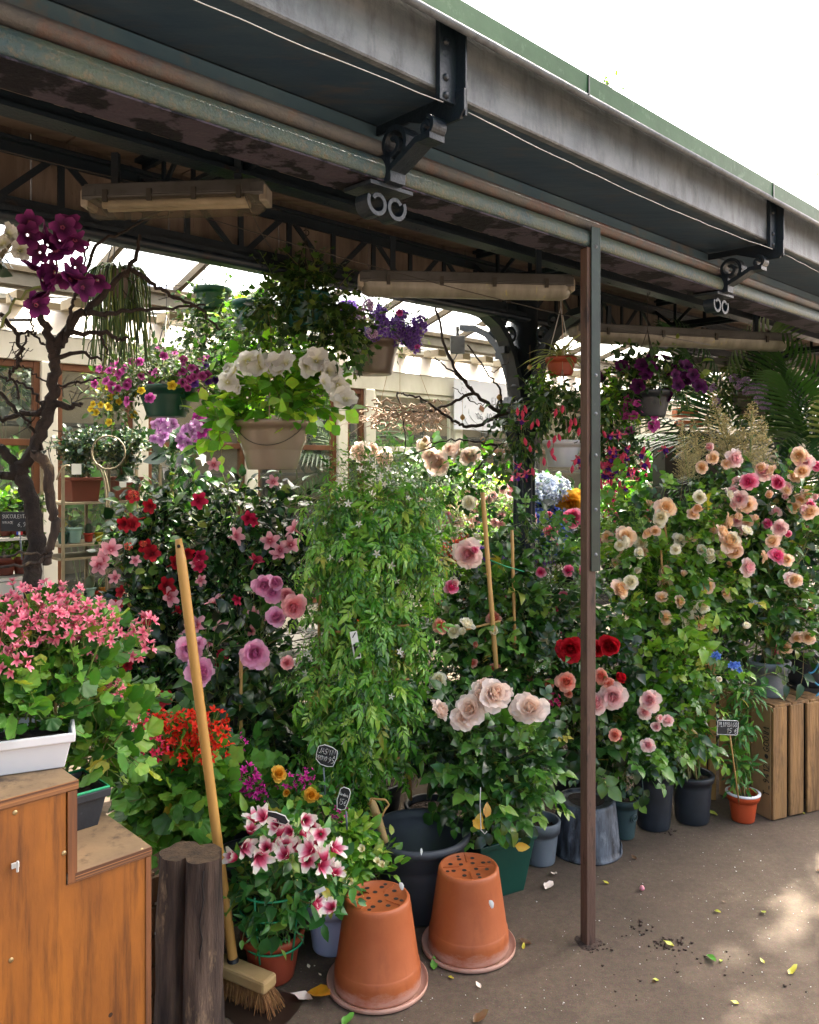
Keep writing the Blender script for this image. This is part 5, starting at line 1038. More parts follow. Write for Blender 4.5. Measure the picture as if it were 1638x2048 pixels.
# trailing ivy
Y = 3.25; c = P(612, 655, Y)
t = basket('ivy_basket', 'teal basket buried in trailing dark ivy, highest under the lamp', c, .092, .07, .13, 'teal_pot', 2.42, hz=.22)
vs = [bvol(610, 560, Y, 70, 45, .13), bvol(660, 620, Y, 50, 80, .1), bvol(550, 600, Y, 45, 70, .1), bvol(690, 660, Y, 30, 55, .07)]
foliage(t, 'ivy', LM['ivy'], vs, 240, (.028, .05), .15, .026, up=.05, grav=.35)
t = basket('ivy_basket', 'second ivy basket trailing behind the white petunias', P(510, 660, 3.5), .09, .07, .12, 'teal_pot', 2.45, hz=.22)
vs = [bvol(520, 620, 3.5, 50, 60, .12), bvol(490, 690, 3.5, 45, 70, .1), bvol(560, 690, 3.5, 40, 60, .1), bvol(630, 690, 3.5, 45, 50, .1)]
foliage(t, 'ivy', LM['jasmine'], vs, 190, (.026, .045), .15, .026, up=.05, grav=.35)
Y = 3.75; c = P(425, 620, Y)
t = basket('ivy_basket', 'bushy ivy ball hanging left of the big petunia basket', c, .08, .06, .10, 'green_pot', 2.5, hz=.2)
vs = [bvol(405, 610, Y, 35, 40, .09), bvol(445, 605, Y, 35, 35, .09), bvol(395, 670, Y, 22, 60, .06), bvol(440, 690, Y, 28, 60, .06), bvol(470, 660, Y, 30, 60, .07)]
foliage(t, 'ivy', LM['ivy'], vs, 220, (.024, .04), .12, .024, up=.1, grav=.3)
# rhipsalis
Y = 3.0; c = P(235, 600, Y)
t = basket('rhipsalis_basket', 'mistletoe cactus with long hanging green stems beside the dark orchid', c, .07, .055, .1, 'brown_pot', 2.46, hz=.18)
b = MB()
for i in range(150):
    a = random.random() * 6.283; r = random.uniform(.03, .11); p0 = c + Vector((.04 * math.cos(a), .04 * math.sin(a), .11)); p1 = c + Vector((r * 1.0 * math.cos(a), r * math.sin(a), .12 + random.uniform(0, .04))); p2 = c + Vector((r * 1.15 * math.cos(a) + random.gauss(0, .02), r * 1.15 * math.sin(a), -random.uniform(.02, .27)))
    q = bez(p0, p1, c + Vector((r * 1.1 * math.cos(a), r * 1.1 * math.sin(a), .04)), 5) + [p2]
    b.tube(q, [.003] * 6 + [.0022], 4, cap=False)
b.build('hanging_stems', LM['cane'], t)
# fuchsia
Y = 3.95; c = P(1125, 935, Y)
t = basket('fuchsia_basket', 'white basket of pink fuchsia hanging beside the brown post', c, .088, .07, .13, 'white_pot', 2.35, hz=.34, wm=M['twig'])
vs = [bvol(1095, 810, Y, 90, 45, .2), bvol(1040, 860, Y, 45, 60, .12), bvol(1180, 840, Y, 60, 70, .15), bvol(1240, 890, Y, 55, 60, .12), bvol(1010, 920, Y, 35, 45, .08), bvol(1110, 780, Y, 60, 30, .12)]
foliage(t, 'oval', LM['ivy'], vs, 230, (.035, .055), .14, .028, up=.05, grav=.25)
for px, py in [(1112, 822), (1125, 815), (1075, 842), (1065, 848), (1142, 842), (1150, 840), (1140, 855), (1110, 875), (1118, 872), (1098, 885), (1060, 895), (1105, 900), (1106, 912), (1050, 880), (1088, 920), (1065, 940), (1035, 820), (1045, 825), (1152, 920), (1145, 935), (1050, 815), (1158, 860)]:
    kid('bud', random.choice(FL['fuchbud']), t, P(px, py, Y - .22), (random.gauss(0, .25), random.gauss(0, .25), random.random() * 6), .034)
for px, py in [(1045, 838), (1040, 930), (1050, 945), (1035, 950)] + [(random.gauss(1225, 35), random.gauss(915, 28)) for _ in range(30)]:
    kid('bloom', FL['fuchopen'][0], t, P(px, py, Y - .2), (random.gauss(0, .35), random.gauss(0, .35), random.random() * 6), .04)
for _ in range(16): kid('bud', FL['fuchbud'][0], t, P(random.gauss(1235, 35), random.gauss(930, 30), Y - .2), (random.gauss(0, .25), random.gauss(0, .25), 0), .032)
# purple petunias right of the post
Y = 4.05; c = P(1295, 835, Y)
t = basket('petunia_basket', 'basket of dark purple petunias right of the brown post', c, .11, .085, .13, 'black_pot', 2.35, hz=.30)
vs = [bvol(1290, 755, Y, 95, 42, .2), bvol(1240, 810, Y, 50, 50, .12), bvol(1360, 780, Y, 45, 40, .12)]
foliage(t, 'oval', LM['petunia'], vs[1:2], 60, (.035, .055), .12, .028, name='light_foliage'); foliage(t, 'oval', LM['ivy'], vs, 160, (.035, .055), .14, .028)
scatter_blooms(t, 'petdark', vs[:1] + vs[2:], 22, .034, jit=.35)
scatter_blooms(t, 'petpink', [bvol(1265, 840, Y, 45, 45)], 18, .026, jit=.35)
t = basket('calibrachoa_basket', 'distant mauve basket at the right behind the palm', P(1500, 830, 4.8), .1, .08, .13, 'brown_pot', 2.3, hz=.3)
vs = [bvol(1500, 800, 4.8, 80, 50, .2)]; foliage(t, 'oval', LM['ivy'], vs, 120, (.03, .05), .14, .03); scatter_blooms(t, 'verbpale', vs, 16, 1.2, name='flower_head')
# spider plant
Y = 4.02; c = P(1122, 752, Y)
t = basket('spider_plant_basket', 'pale striped spider plant hanging by the iron column', c, .07, .055, .09, 'terra_dark', 2.4, hz=.25, wm=M['white_pot'])
b = MB()
for i in range(46):
    a = 6.283 * i / 46; s = random.uniform(.14, .24); b.scatter(LF['blade'], [np.array(Matrix.Translation(c + Vector((0, 0, .09))) @ Matrix.Rotation(a, 4, 'Z') @ Matrix.Rotation(random.uniform(.1, 1.1), 4, 'X') @ Matrix.Scale(s, 4))])
b.build('leaves', leafmat('striped leaves', [(0, '8a9a5a'), (1, 'd0d4a4')], .3), t)
vs = [bvol(1088, 770, Y, 18, 45, .05)]; foliage(t, 'round', LM['bright'], vs, 60, (.018, .028), .08, .016, grav=.5, name='trailing_leaves')
# ================================================================ DARK BARE TREE AND ORCHIDS
def limb(b, pts, r0, r1, Y, Y2=None, n=7, k=6, jit=.0035):
    Y2 = Y2 or Y; m = len(pts); p = [P(x, y, Y + (Y2 - Y) * i / (m - 1)) for i, (x, y) in enumerate(pts)]
    q = []
    for i in range(m - 1):
        a = p[max(i - 1, 0)]; b0 = p[i]; c_ = p[i + 1]; d = p[min(i + 2, m - 1)]
        for j in range(k):
            s = j / k; q.append(.5 * ((2 * b0) + (c_ - a) * s + (2 * a - 5 * b0 + 4 * c_ - d) * s * s + (3 * b0 - a - 3 * c_ + d) * s ** 3))
    q.append(p[-1]); q = [q[0]] + wob(q[1:-1], jit) + [q[-1]]; L_ = len(q)
    b.tube(q, [(r0 + (r1 - r0) * i / (L_ - 1)) * random.uniform(.96, 1.05) for i in range(L_)], n)
YT = 2.35
t = thing('bare_tree', 'dark bare tree with crooked branches standing behind the pink geraniums', 'tree', P(60, 1205, YT) * 1 - Vector((0, 0, P(60, 1205, YT).z)))
b = MB()
base_ = P(58, 1300, YT); b.tube([Vector((base_.x - .03, YT, 0)), Vector((base_.x - .01, YT, .5)), base_], [.04, .036, .033], 10)
limb(b, [(58, 1300), (65, 1180), (72, 1080), (60, 1000), (38, 945)], .028, .021, YT, jit=.003, n=10)
b.build('trunk', M['branch'], t)
b = MB()
limb(b, [(38, 945), (70, 890), (95, 830), (105, 790), (108, 720), (105, 690)], .019, .015, YT)
limb(b, [(105, 700), (90, 650), (70, 615), (60, 600)], .014, .006, YT); limb(b, [(108, 700), (140, 650), (175, 620), (220, 575), (265, 530), (280, 470)], .016, .005, YT, 2.5)
limb(b, [(265, 540), (300, 565), (340, 590), (400, 620), (440, 660)], .008, .003, 2.45, 2.6); limb(b, [(175, 625), (210, 632), (260, 620), (330, 618), (410, 610)], .009, .003, YT, 2.6)
limb(b, [(38, 945), (10, 905), (-30, 880)], .016, .012, YT); limb(b, [(38, 950), (0, 950), (-40, 940)], .013, .01, YT)
limb(b, [(105, 805), (140, 815), (165, 808)], .012, .004, YT); limb(b, [(110, 712), (160, 708), (205, 720)], .008, .003, YT); limb(b, [(130, 668), (200, 665), (235, 678), (255, 675)], .008, .004, YT); limb(b, [(200, 665), (208, 690), (218, 710)], .005, .002, YT)
limb(b, [(95, 800), (80, 825), (40, 828), (0, 838), (-30, 850)], .009, .006, YT); limb(b, [(0, 628), (30, 665), (40, 700), (35, 730), (18, 748), (35, 775), (38, 800)], .007, .003, YT)
limb(b, [(38, 670), (60, 663), (75, 675), (90, 690)], .004, .003, YT); limb(b, [(60, 663), (48, 690), (42, 720)], .004, .002, YT); limb(b, [(62, 615), (62, 650), (75, 672)], .004, .002, YT)
limb(b, [(108, 712), (130, 680), (140, 630), (150, 590)], .009, .004, YT); limb(b, [(150, 590), (190, 500), (230, 470), (300, 440), (345, 425)], .006, .002, YT, 2.6); limb(b, [(180, 480), (170, 520), (165, 560)], .004, .002, YT)
limb(b, [(115, 775), (150, 765), (190, 758), (200, 755)], .004, .002, YT); limb(b, [(90, 820), (60, 780), (20, 760), (0, 755)], .005, .003, YT); limb(b, [(0, 785), (30, 820), (60, 850), (85, 900)], .006, .004, YT)
limb(b, [(110, 780), (85, 760), (60, 740), (35, 728)], .003, .002, YT)
b.build('branches', M['branch'], t)
b = MB(); limb(b, [(72, 905), (95, 940), (100, 1000), (112, 1050), (100, 1100), (92, 1130)], .016, .01, YT - .05, jit=.003); limb(b, [(-10, 1118), (50, 1108), (92, 1107)], .004, .003, YT - .06); limb(b, [(-10, 1140), (50, 1128), (85, 1118), (103, 1107)], .004, .005, YT - .06); b.build('cut_branch', M['bark'], t)
b = MB()
for i in range(60):                                                   # fine twigs
    x0, y0 = random.choice([(190, 500), (160, 690), (240, 560), (330, 590), (150, 780), (30, 700), (60, 830), (200, 660), (10, 640), (100, 900)]); x0 += random.gauss(0, 22); y0 += random.gauss(0, 18); a = random.random() * 6.28; l = random.uniform(20, 60)
    p0 = P(x0, y0, YT + random.uniform(-.03, .05)); p2 = P(x0 + l * math.cos(a), y0 + l * math.sin(a), YT + random.uniform(-.1, .1)); b.tube(wob(bez(p0, p0.lerp(p2, .5) + Vector((random.gauss(0, .01), 0, random.gauss(0, .01))), p2, 4), .002), [.0016, .0014, .0012, .001, .0007], 3, cap=False)
b.build('twigs', M['branch'], t)
t = thing('vanda_orchid', 'deep purple vanda orchid flowering at the top left', 'orchid', P(60, 640, 2.15))
b = MB(); limb(b, [(0, 655), (40, 590), (95, 560), (120, 500), (110, 440)], .004, .0025, 2.18); limb(b, [(95, 560), (140, 555), (190, 565)], .003, .002, 2.18); b.build('stem', M['woodstem'], t)
blooms(t, 'vanda', [(x, y, 2.1 + random.uniform(-.04, .04)) for x, y in [(60, 445), (55, 470), (85, 468), (95, 490), (125, 455), (135, 440), (112, 500), (80, 505), (140, 480), (120, 480), (65, 540), (85, 560), (110, 545), (130, 555), (150, 535), (140, 560), (155, 560), (195, 560), (75, 585), (95, 592), (165, 575), (72, 610), (150, 480)]], .036, up=0, jit=.8)
b = MB(); 
for x, y, a in ((15, 525, 1.4), (5, 540, -1.3), (25, 520, .9), (-10, 520, -.6), (30, 590, 1.2)): b.scatter(LF['lance'], [np.array(Matrix.Translation(P(x - 10, y, 2.15)) @ Matrix.Rotation(a, 4, 'Y') @ Matrix.Rotation(R(90), 4, 'X') @ Matrix.Scale(-.11, 4, (0, 1, 0)) @ Matrix.Scale(.14, 4))])
b.build('leaves', LM['dark'], t)
b = MB(); b.tube([P(60, 640, 2.15), P(40, 640, 2.2), P(20, 640, YT)], .004, 5); b.build('mount', M['branch'], t)
blooms(t, 'petwhite', [(15, 470, 2.2), (28, 500, 2.2), (8, 490, 2.2), (40, 500, 2.2)], .03, jit=.6)
pc = P(365, 1010, 3.7)
t = plant('phalaenopsis_orchid', 'mauve and magenta moth orchids under the million bells basket', P(350, 960, 3.85), 'orchid')
pot(t, P(350, 960, 3.85), .06, .05, .1, M['white_pot'])
b = MB(); 
for pts in (((345, 945), (316, 905), (312, 850), (335, 838)), ((365, 945), (395, 905), (396, 860), (375, 850)), ((370, 945), (405, 880), (400, 840), (385, 830))): limb(b, pts, .003, .002, 3.8, jit=.001)
b.build('stem', M['stem'], t)
blooms(t, 'phal', [(x, y, 3.72) for x, y in [(312, 850), (322, 845), (335, 855), (345, 845), (318, 862), (308, 878), (325, 885), (330, 870), (348, 850), (370, 860), (378, 855), (385, 870), (362, 878), (375, 885), (390, 850), (365, 890), (385, 860), (400, 855), (322, 880)]], .026, jit=.4)
blooms(t, 'phaldark', [(x, y, 3.76) for x, y in [(395, 835), (410, 845), (405, 865), (420, 850), (398, 878), (415, 835), (408, 856)]], .028, jit=.4)
vs = [vol(355, 915, 3.8, 35, 20, .09)]; foliage(t, 'oval', LM['dark'], vs, 16, (.09, .14), .06, .03)
# ================================================================ TWIG WREATH AND HANGING BRANCH
YW = 4.25; cw = P(808, 832, YW)
t = thing('twig_wreath', 'flat wreath of pale corkscrew twigs hung on three cords', 'wreath', cw)
b = MB()
for i in range(40):
    a0 = random.random() * 6.283; sp = random.uniform(.6, 1.9); r0 = random.uniform(.15, .23); z0 = random.gauss(0, .028); q = []
    for j in range(15):
        a = a0 + sp * j / 14; r = r0 + random.gauss(0, .011); q.append(cw + Vector((r * math.cos(a), r * math.sin(a), z0 + random.gauss(0, .009) + .03 * math.sin(a * 2 + i))))
    b.tube(q, [random.uniform(.0035, .007) * (1 - .5 * j / 14) for j in range(15)], 5)
for i in range(26):
    a = random.random() * 6.283; p = cw + Vector((.2 * math.cos(a), .2 * math.sin(a), 0)); q = [p]
    for j in range(5): q.append(q[-1] + Vector((.02 * math.cos(a) + random.gauss(0, .012), .02 * math.sin(a), random.gauss(-.006, .014))))
    b.tube(q, [.0035, .003, .0025, .002, .0016, .001], 4)
b.build('twig_ring', M['twig'], t)
b = MB(); k = P(800, 640, YW); b.tube([k, k + Vector((0, 0, .55))], .001, 4)
for a in (.4, 2.5, 4.6): b.tube([cw + Vector((.17 * math.cos(a), .17 * math.sin(a), .03)), k], .0013, 4)
b.build('cord', M['bamboo'], t)
YB = 4.15
t = thing('hanging_branch', 'crooked bare branch hung from the canopy in front of the greenhouse', 'branch', P(960, 800, YB))
b = MB()
limb(b, [(872, 610), (890, 690), (920, 750), (950, 785), (985, 815), (1010, 825)], .006, .012, YB); limb(b, [(1010, 825), (1050, 820), (1075, 815)], .011, .006, YB)
limb(b, [(1010, 825), (980, 840), (950, 852), (920, 848), (890, 830), (850, 800), (815, 790), (795, 785)], .011, .004, YB); limb(b, [(950, 785), (905, 805), (860, 822), (810, 823), (770, 820)], .009, .003, YB)
limb(b, [(795, 785), (805, 830), (812, 870), (808, 910)], .005, .003, YB); limb(b, [(850, 892), (885, 882), (935, 880), (975, 888), (1005, 890)], .003, .007, YB); limb(b, [(1040, 855), (1000, 890), (960, 930), (940, 960)], .003, .006, YB)
limb(b, [(870, 715), (900, 740), (930, 765), (945, 780)], .004, .006, YB); limb(b, [(935, 690), (975, 745), (1000, 780), (1005, 820)], .004, .006, YB); limb(b, [(980, 750), (1000, 735), (1018, 725)], .003, .002, YB); limb(b, [(905, 775), (930, 792), (940, 800)], .002, .003, YB)
limb(b, [(1000, 830), (985, 850), (975, 870), (960, 905)], .005, .002, YB); limb(b, [(870, 892), (830, 905), (800, 915)], .004, .002, YB); limb(b, [(935, 795), (955, 808), (975, 805)], .003, .002, YB)
b.build('branch_wood', M['branch'], t)
b = MB()
for x, y0 in ((872, 612), (930, 560), (955, 600), (1015, 800)): b.tube([P(x, y0, YB), P(x + 1, y0 - 260, YB)], .0012, 4)
b.build('cord', M['wire_dark'], t)
b = MB()
for x, y in ((925, 835), (998, 795), (850, 880), (966, 880), (1060, 735)): b.lathe([(0, -.016), (.012, -.006), (.014, .004), (.006, .014), (0, .018)], 7, P(x, y, YB)); b.tube([P(x, y - 6, YB), P(x, y - 45, YB)], .0008, 3)
b.build('seed_ornament', M['bamboo'], t)
# ================================================================ SHELVING WITH SUCCULENTS
us = u_of(180, 3.9)
t = thing('plant_rack', 'thin metal rack of succulents behind the bare tree', 'shelf', UV(us, 3.95, 0))
mt = mat('dull rack metal', H('8f8268'), H('6e6450'), 9, rough=.5)
def rz(py, v, px=200): return 1.5 - (py - 930) / F * at_v(px, v)
b = MB(UVM); VS = 3.95; u0, u1 = u_of(100, VS), u_of(300, VS)
b.build if False else None
zs = [rz(1003, VS), rz(1083, VS), rz(1108, VS), rz(1193, VS)]
for z in zs: b.box(((u0 + u1) / 2, VS, z), (u1 - u0, .26, .010))
b.build('shelf_board', mt, t)
b = MB(UVM)
for u in (u0 + .01, u_of(217, VS - .13), u_of(221, VS - .15), u1 - .01): b.box((u, VS - .13, .75), (.012, .012, 1.5)); b.box((u, VS + .13, .75), (.012, .012, 1.5))
c = P(217, 905, 3.7); b2 = MB(); b2.tube([c + Vector((.075 * math.cos(a), 0, .075 * math.sin(a))) for a in [i * .3 for i in range(22)]], .004, 5, cap=False); b2.build('scroll_ring', mt, t)
b2 = MB(); b2.tube(bez(P(113, 960, 3.75), P(125, 925, 3.75), P(140, 932, 3.75)), .004, 5); b2.tube(bez(P(188, 928, 3.7), P(212, 925, 3.7), P(218, 990, 3.7)) + [P(218, 1180, 3.7)], .004, 5); b2.tube(bez(P(184, 926, 3.7), P(208, 930, 3.7), P(212, 990, 3.7)) + [P(212, 1180, 3.7)], .004, 5); b2.build('hoop', mt, t)
b.build('upright', mt, t)
def onrack(px, z, v=VS - .04): 
    p = UV(u_of(px, v), v, z); return p
M['brick_trough'] = mat('brown red trough', H('6b3020'), H('5a281a'), 6, rough=.5)
def jade(label, px, w_):
    c = onrack(px, zs[0] + .006); t = plant('jade_plant', label, c, 'succulent')
    trough(t, c, w_ - .012, .12, .115, M['brick_trough'], flare=.01); Y = c.y
    vs = [vol(px - 20, 900, Y, 40, 30, .09), vol(px + 15, 890, Y, 38, 30, .09), vol(px, 930, Y, 30, 25, .07)]
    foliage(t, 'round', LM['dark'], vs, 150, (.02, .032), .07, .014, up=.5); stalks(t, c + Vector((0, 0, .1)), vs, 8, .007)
    return t
tj = jade('jade tree in a brick red trough, left on the rack', 163, .155); b = MB(); b.box(onrack(153, zs[0] + .16, VS - .13), (.045, .003, .05), Matrix.Rotation(ANG, 3, 'Z')); b.build('plant_label', M['label_white'], tj)
jade('jade tree in a brick red trough with a price card, right on the rack', 247, .15)
b = MB(); b.box(UV(u_of(246, VS - .13), VS - .128, zs[0] + .085), (.035, .002, .028), Matrix.Rotation(ANG, 3, 'Z')); tg = b.build('price_card', M['label_white']); tag(tg, 'small cream price card on the right hand brick red trough', 'price card')
pots_ = [(126, 1, 'green_pot', .036, 'rosette', 'dark green pot with a dark rosette on the middle shelf'), (148, 1, 'tealp', .05, 'rosette', 'pale turquoise pot with a grey green rosette'), (177, 1, 'redp', .03, 'cactus', 'red pot holding a round topped cactus'), (199, 1, 'limep', .03, 'cactus', 'lime yellow pot with a small cactus'), (235, 1, 'terra_dark', .05, 'rosette', 'brick red pot half hidden at the right of the middle shelf'),
         (110, 3, 'black_pot', .03, 'cactus', 'small dark pot with a cactus at the left of the low shelf'), (132, 3, 'black_pot', .03, 'rosette', 'black pot with a spreading grey succulent on the low shelf'), (157, 3, 'white_pot', .036, 'clump', 'off white ridged pot with a clump of fuzzy cacti'), (180, 3, 'tealp', .036, 'cactus', 'blue green pot with a blue columnar cactus'), (192, 3, 'redp', .024, 'cactus', 'narrow dark red pot with a tiny cactus'), (206, 3, 'yelp', .034, 'clump', 'mustard pot with pale fuzzy cacti'), (166, 3, 'green_pot', .02, 'cactus', 'tiny green pot between the off white and blue pots')]
M['tealp'] = mat('pale turquoise glaze', H('8fb4aa'), rough=.35); M['redp'] = mat('red glaze', H('b02f1c'), rough=.35); M['limep'] = mat('lime glaze', H('b8b020'), rough=.35); M['yelp'] = mat('mustard glaze', H('b87a28'), rough=.35)
cact = leafmat('cactus skin', [(0, '3a5040'), (.5, '5a6a50'), (1, '7a8468')], .05, .7)
for px, si, pm, r, kind, lab in pots_:
    r *= .74
    c = onrack(px, zs[si] + .006, VS - .06); t = plant('succulent_pot', lab, c, 'succulent', 'succulents on the rack'); h = r * 2
    pot(t, c, r, r * .75, h, M[pm], rim=.003, rimh=.012, n=20)
    if kind == 'rosette':
        b = MB()
        for i in range(34):
            a = i * 2.4; el = .15 + 1.2 * (1 - i / 34) ; s = r * 1.5 * (.5 + .5 * i / 34)
            b.scatter(leaf(1, .5, 3, .3, -.2), [np.array(Matrix.Translation(c + Vector((0, 0, h))) @ Matrix.Rotation(a, 4, 'Z') @ Matrix.Rotation(1.25 - i / 34 * .9, 4, 'X') @ Matrix.Scale(s, 4))])
        b.build('rosette', leafmat('grey green rosette', [(0, '4a6458'), (1, '7d917f')], .1, .5), t)
    else:
        b = MB()
        for k in range(1 if kind == 'cactus' else 5):
            o = Vector((random.gauss(0, r * .35), random.gauss(0, r * .35), h * .85)) if kind != 'cactus' else Vector((0, 0, h * .85)); rr = r * (.75 if kind == 'cactus' else .4); hh = rr * (3.2 if kind == 'cactus' else 2.4); n = 18; vs_ = []
            pr = [(rr * .8, 0), (rr, hh * .3), (rr, hh * .65), (rr * .7, hh * .9), (rr * .1, hh)]
            for r_, z_ in pr:
                for q in range(n): a = 6.283 * q / n; e = r_ * (1 + (.12 if q % 2 else -.08)); vs_.append((c.x + o.x + e * math.cos(a), c.y + o.y + e * math.sin(a), c.z + o.z + z_))
            b.add(vs_, [(i * n + q, i * n + (q + 1) % n, (i + 1) * n + (q + 1) % n, (i + 1) * n + q) for i in range(4) for q in range(n)])
        b.build('cactus_body', cact, t)
# left rack: troughs behind the tree
t2 = thing('plant_rack', 'low rack with brick red pots at the far left behind the bare tree', 'shelf', UV(u_of(20, 3.3), 3.3, 0))
b = MB(UVM); ul0, ul1 = u_of(-120, 3.3), u_of(66, 3.3)
zl = [rz(1073, 3.3, 30), rz(1150, 3.3, 30)]
for z in zl: b.box(((ul0 + ul1) / 2, 3.3, z), (ul1 - ul0, .24, .01))
for u in (ul0 + .01, ul1 - .01):
    for v in (3.19, 3.41): b.box((u, v, zl[0] / 2), (.012, .012, zl[0]))
b.box(((ul0 + ul1) / 2, 3.2, zl[1] - .07), (ul1 - ul0, .012, .12)); b.build('rack_frame', M['white_paint'], t2)
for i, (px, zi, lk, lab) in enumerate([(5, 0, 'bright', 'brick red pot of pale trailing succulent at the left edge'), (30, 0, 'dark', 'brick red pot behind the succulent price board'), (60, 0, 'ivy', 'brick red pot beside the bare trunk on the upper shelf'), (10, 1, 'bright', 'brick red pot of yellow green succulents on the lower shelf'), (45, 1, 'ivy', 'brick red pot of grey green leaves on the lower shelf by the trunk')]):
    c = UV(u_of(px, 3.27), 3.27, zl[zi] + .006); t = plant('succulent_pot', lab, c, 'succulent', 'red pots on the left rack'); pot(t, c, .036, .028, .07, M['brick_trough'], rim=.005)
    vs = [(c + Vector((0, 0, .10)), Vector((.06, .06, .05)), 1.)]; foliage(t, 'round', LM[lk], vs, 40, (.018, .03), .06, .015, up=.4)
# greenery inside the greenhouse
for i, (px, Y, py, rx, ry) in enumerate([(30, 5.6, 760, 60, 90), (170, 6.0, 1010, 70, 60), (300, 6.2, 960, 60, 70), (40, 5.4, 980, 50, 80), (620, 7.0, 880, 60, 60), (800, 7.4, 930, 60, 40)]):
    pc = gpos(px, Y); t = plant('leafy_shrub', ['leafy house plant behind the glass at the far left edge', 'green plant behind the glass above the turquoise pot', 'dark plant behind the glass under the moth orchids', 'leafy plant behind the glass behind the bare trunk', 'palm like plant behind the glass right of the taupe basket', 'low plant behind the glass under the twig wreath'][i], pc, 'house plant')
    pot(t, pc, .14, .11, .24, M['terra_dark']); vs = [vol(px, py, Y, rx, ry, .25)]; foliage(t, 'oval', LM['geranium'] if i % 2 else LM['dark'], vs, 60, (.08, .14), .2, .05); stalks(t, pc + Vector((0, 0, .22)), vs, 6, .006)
# ================================================================ LAMPS
def batten(label, a, b_, wd, clear, drop):
    a, b_ = Vector(a), Vector(b_); d = b_ - a; L_ = d.length; ang = math.atan2(d.y, d.x); c = (a + b_) / 2
    X = Matrix.Translation(c) @ Matrix.Rotation(ang, 4, 'Z'); t = thing('tube_lamp', label, 'lamp', c, 'fluorescent lamps under the canopy')
    b = MB(X); b.box((0, 0, .021), (L_, wd * .9, .036)); b.box((0, 0, 0), (L_ + .012, wd, .008))
    for s in (-1, 1): b.box((s * (L_ / 2 - .015), 0, .012), (.045, wd * .93, .042))
    b.build('housing', M['plastic_grey'], t, .004)
    b = MB(X); n = 10; pr = [(wd * .47 * math.cos(q), -.006 - .052 * math.sin(q)) for q in [math.pi * i / n for i in range(n + 1)]]
    vs = []
    for x, s in ((-L_ / 2 + .004, .8), (-L_ / 2 + .03, 1), (L_ / 2 - .03, 1), (L_ / 2 - .004, .8)):
        for y, z in pr: vs.append((x, y * s, z * s))
    m_ = n + 1; b.add(vs, [(i * m_ + k, i * m_ + k + 1, (i + 1) * m_ + k + 1, (i + 1) * m_ + k) for i in range(3) for k in range(n)] + [tuple(range(n, -1, -1)), tuple(range(3 * m_, 4 * m_))])
    b.build('diffuser', M['clear_diff'] if clear else M['diffuser'], t)
    b = MB(X)
    for s in (-1, 1): b.tube([(-L_ / 2 + .05, s * wd * .2, -.018), (L_ / 2 - .05, s * wd * .2, -.018)], .012, 10)
    b.build('tube', M['tube'], t)
    for k in range(4):
        for s in (-1, 1): b = MB(X); b.box((-L_ / 2 + L_ * (k + .5) / 4, s * wd * .5, .0), (.014, .008, .035)); b.build('clip', M['wire_dark'], t)
    for s in (-1, 1):
        b = MB(X); b.box((s * L_ * .35, 0, .039 + drop / 2), (.02, .02, drop)); b.build('bracket', M['iron'], t)
        b = MB(X); b.box((s * (L_ / 2 + .002), 0, -.002), (.022, wd * .9, .05)); b.build('end_cap', M['cap'], t, .006)
M['cap'] = mat('lamp end cap', H('a39a8c'), H('7d7569'), 20, rough=.45)
M['tube'] = mat('dusty unlit tube', H('cfc8b6'), H('aaa391'), 9, rough=.4)
m, nt_, b_, o_ = base('clear diffuser'); tp_ = nt_.nodes.new('ShaderNodeBsdfTransparent'); tp_.inputs[0].default_value = (.75, .72, .66, 1); ms_ = nt_.nodes.new('ShaderNodeMixShader'); ms_.inputs[0].default_value = .16; b_.inputs['Base Color'].default_value = H('9a917f'); b_.inputs['Roughness'].default_value = .2
nt_.links.new(tp_.outputs[0], ms_.inputs[1]); nt_.links.new(b_.outputs[0], ms_.inputs[2]); nt_.links.new(ms_.outputs[0], o_.inputs[0]); M['clear_diff'] = m
batten('fluorescent lamp with clear cover and two tubes showing, upper left', P(180, 402, 2.45), P(530, 391, 2.40), .085, True, .10)
batten('long dusty fluorescent lamp above the verbena basket', P(722, 563, 3.2), P(1138, 574, 3.28), .10, False, .14)
batten('fluorescent lamp right of the brown post under the scroll', P(1150, 660, 4.15), P(1570, 686, 4.5), .11, False, .1)
batten('farthest fluorescent lamp behind the right hand lamp', P(1340, 722, 5.6), P(1600, 738, 5.9), .12, False, .1)
b = MB(); b.box(P(915, 690, 5.2), (.09, .05, .11)); b.tube(sag(P(915, 705, 5.2), P(890, 700, 5.2), .06), .004, 5); b.box(P(915, 672, 5.22), (.02, .02, .12)); fl_ = b.build('flood_lamp', M['plastic_grey'], None, .004); tag(fl_, 'small square floodlight fixed below the glass roof gutter', 'lamp')
# ================================================================ POST
t = thing('canopy_post', 'square brown post with a dark green steel angle bolted on, right of centre', 'post', G(1178, 1888))
pp = G(1176, 1885); Xp = Matrix.Translation(pp) @ Matrix.Rotation(ANG - R(18), 4, 'Z')
b = MB(Xp); b.box((0, .0, 1.09), (.034, .034, 2.18)); b.build('post_shaft', M['postbrown'], t, .002)
zt, zb_ = P(1178, 447, 2.52).z, P(1185, 1146, 2.52).z
b = MB(Xp); b.box((.010, -.0212, (zt + zb_) / 2), (.030, .005, zt - zb_)); b.box((.0275, -.006, (zt + zb_) / 2), (.005, .035, zt - zb_)); st = b.build('steel_angle', M['steel_dark'], t, .001)
for z in (zt - .06, 1.78, 1.66, 1.53, 1.36, 1.22):
    b = MB(Xp); b.lathe([(0, .004), (.004, .003), (.0065, 0)], 10, xf=Xp @ Matrix.Translation((.012, -.0237, z)) @ Matrix.Rotation(R(90), 4, 'X')); b.build('bolt', M['zinc'], st)
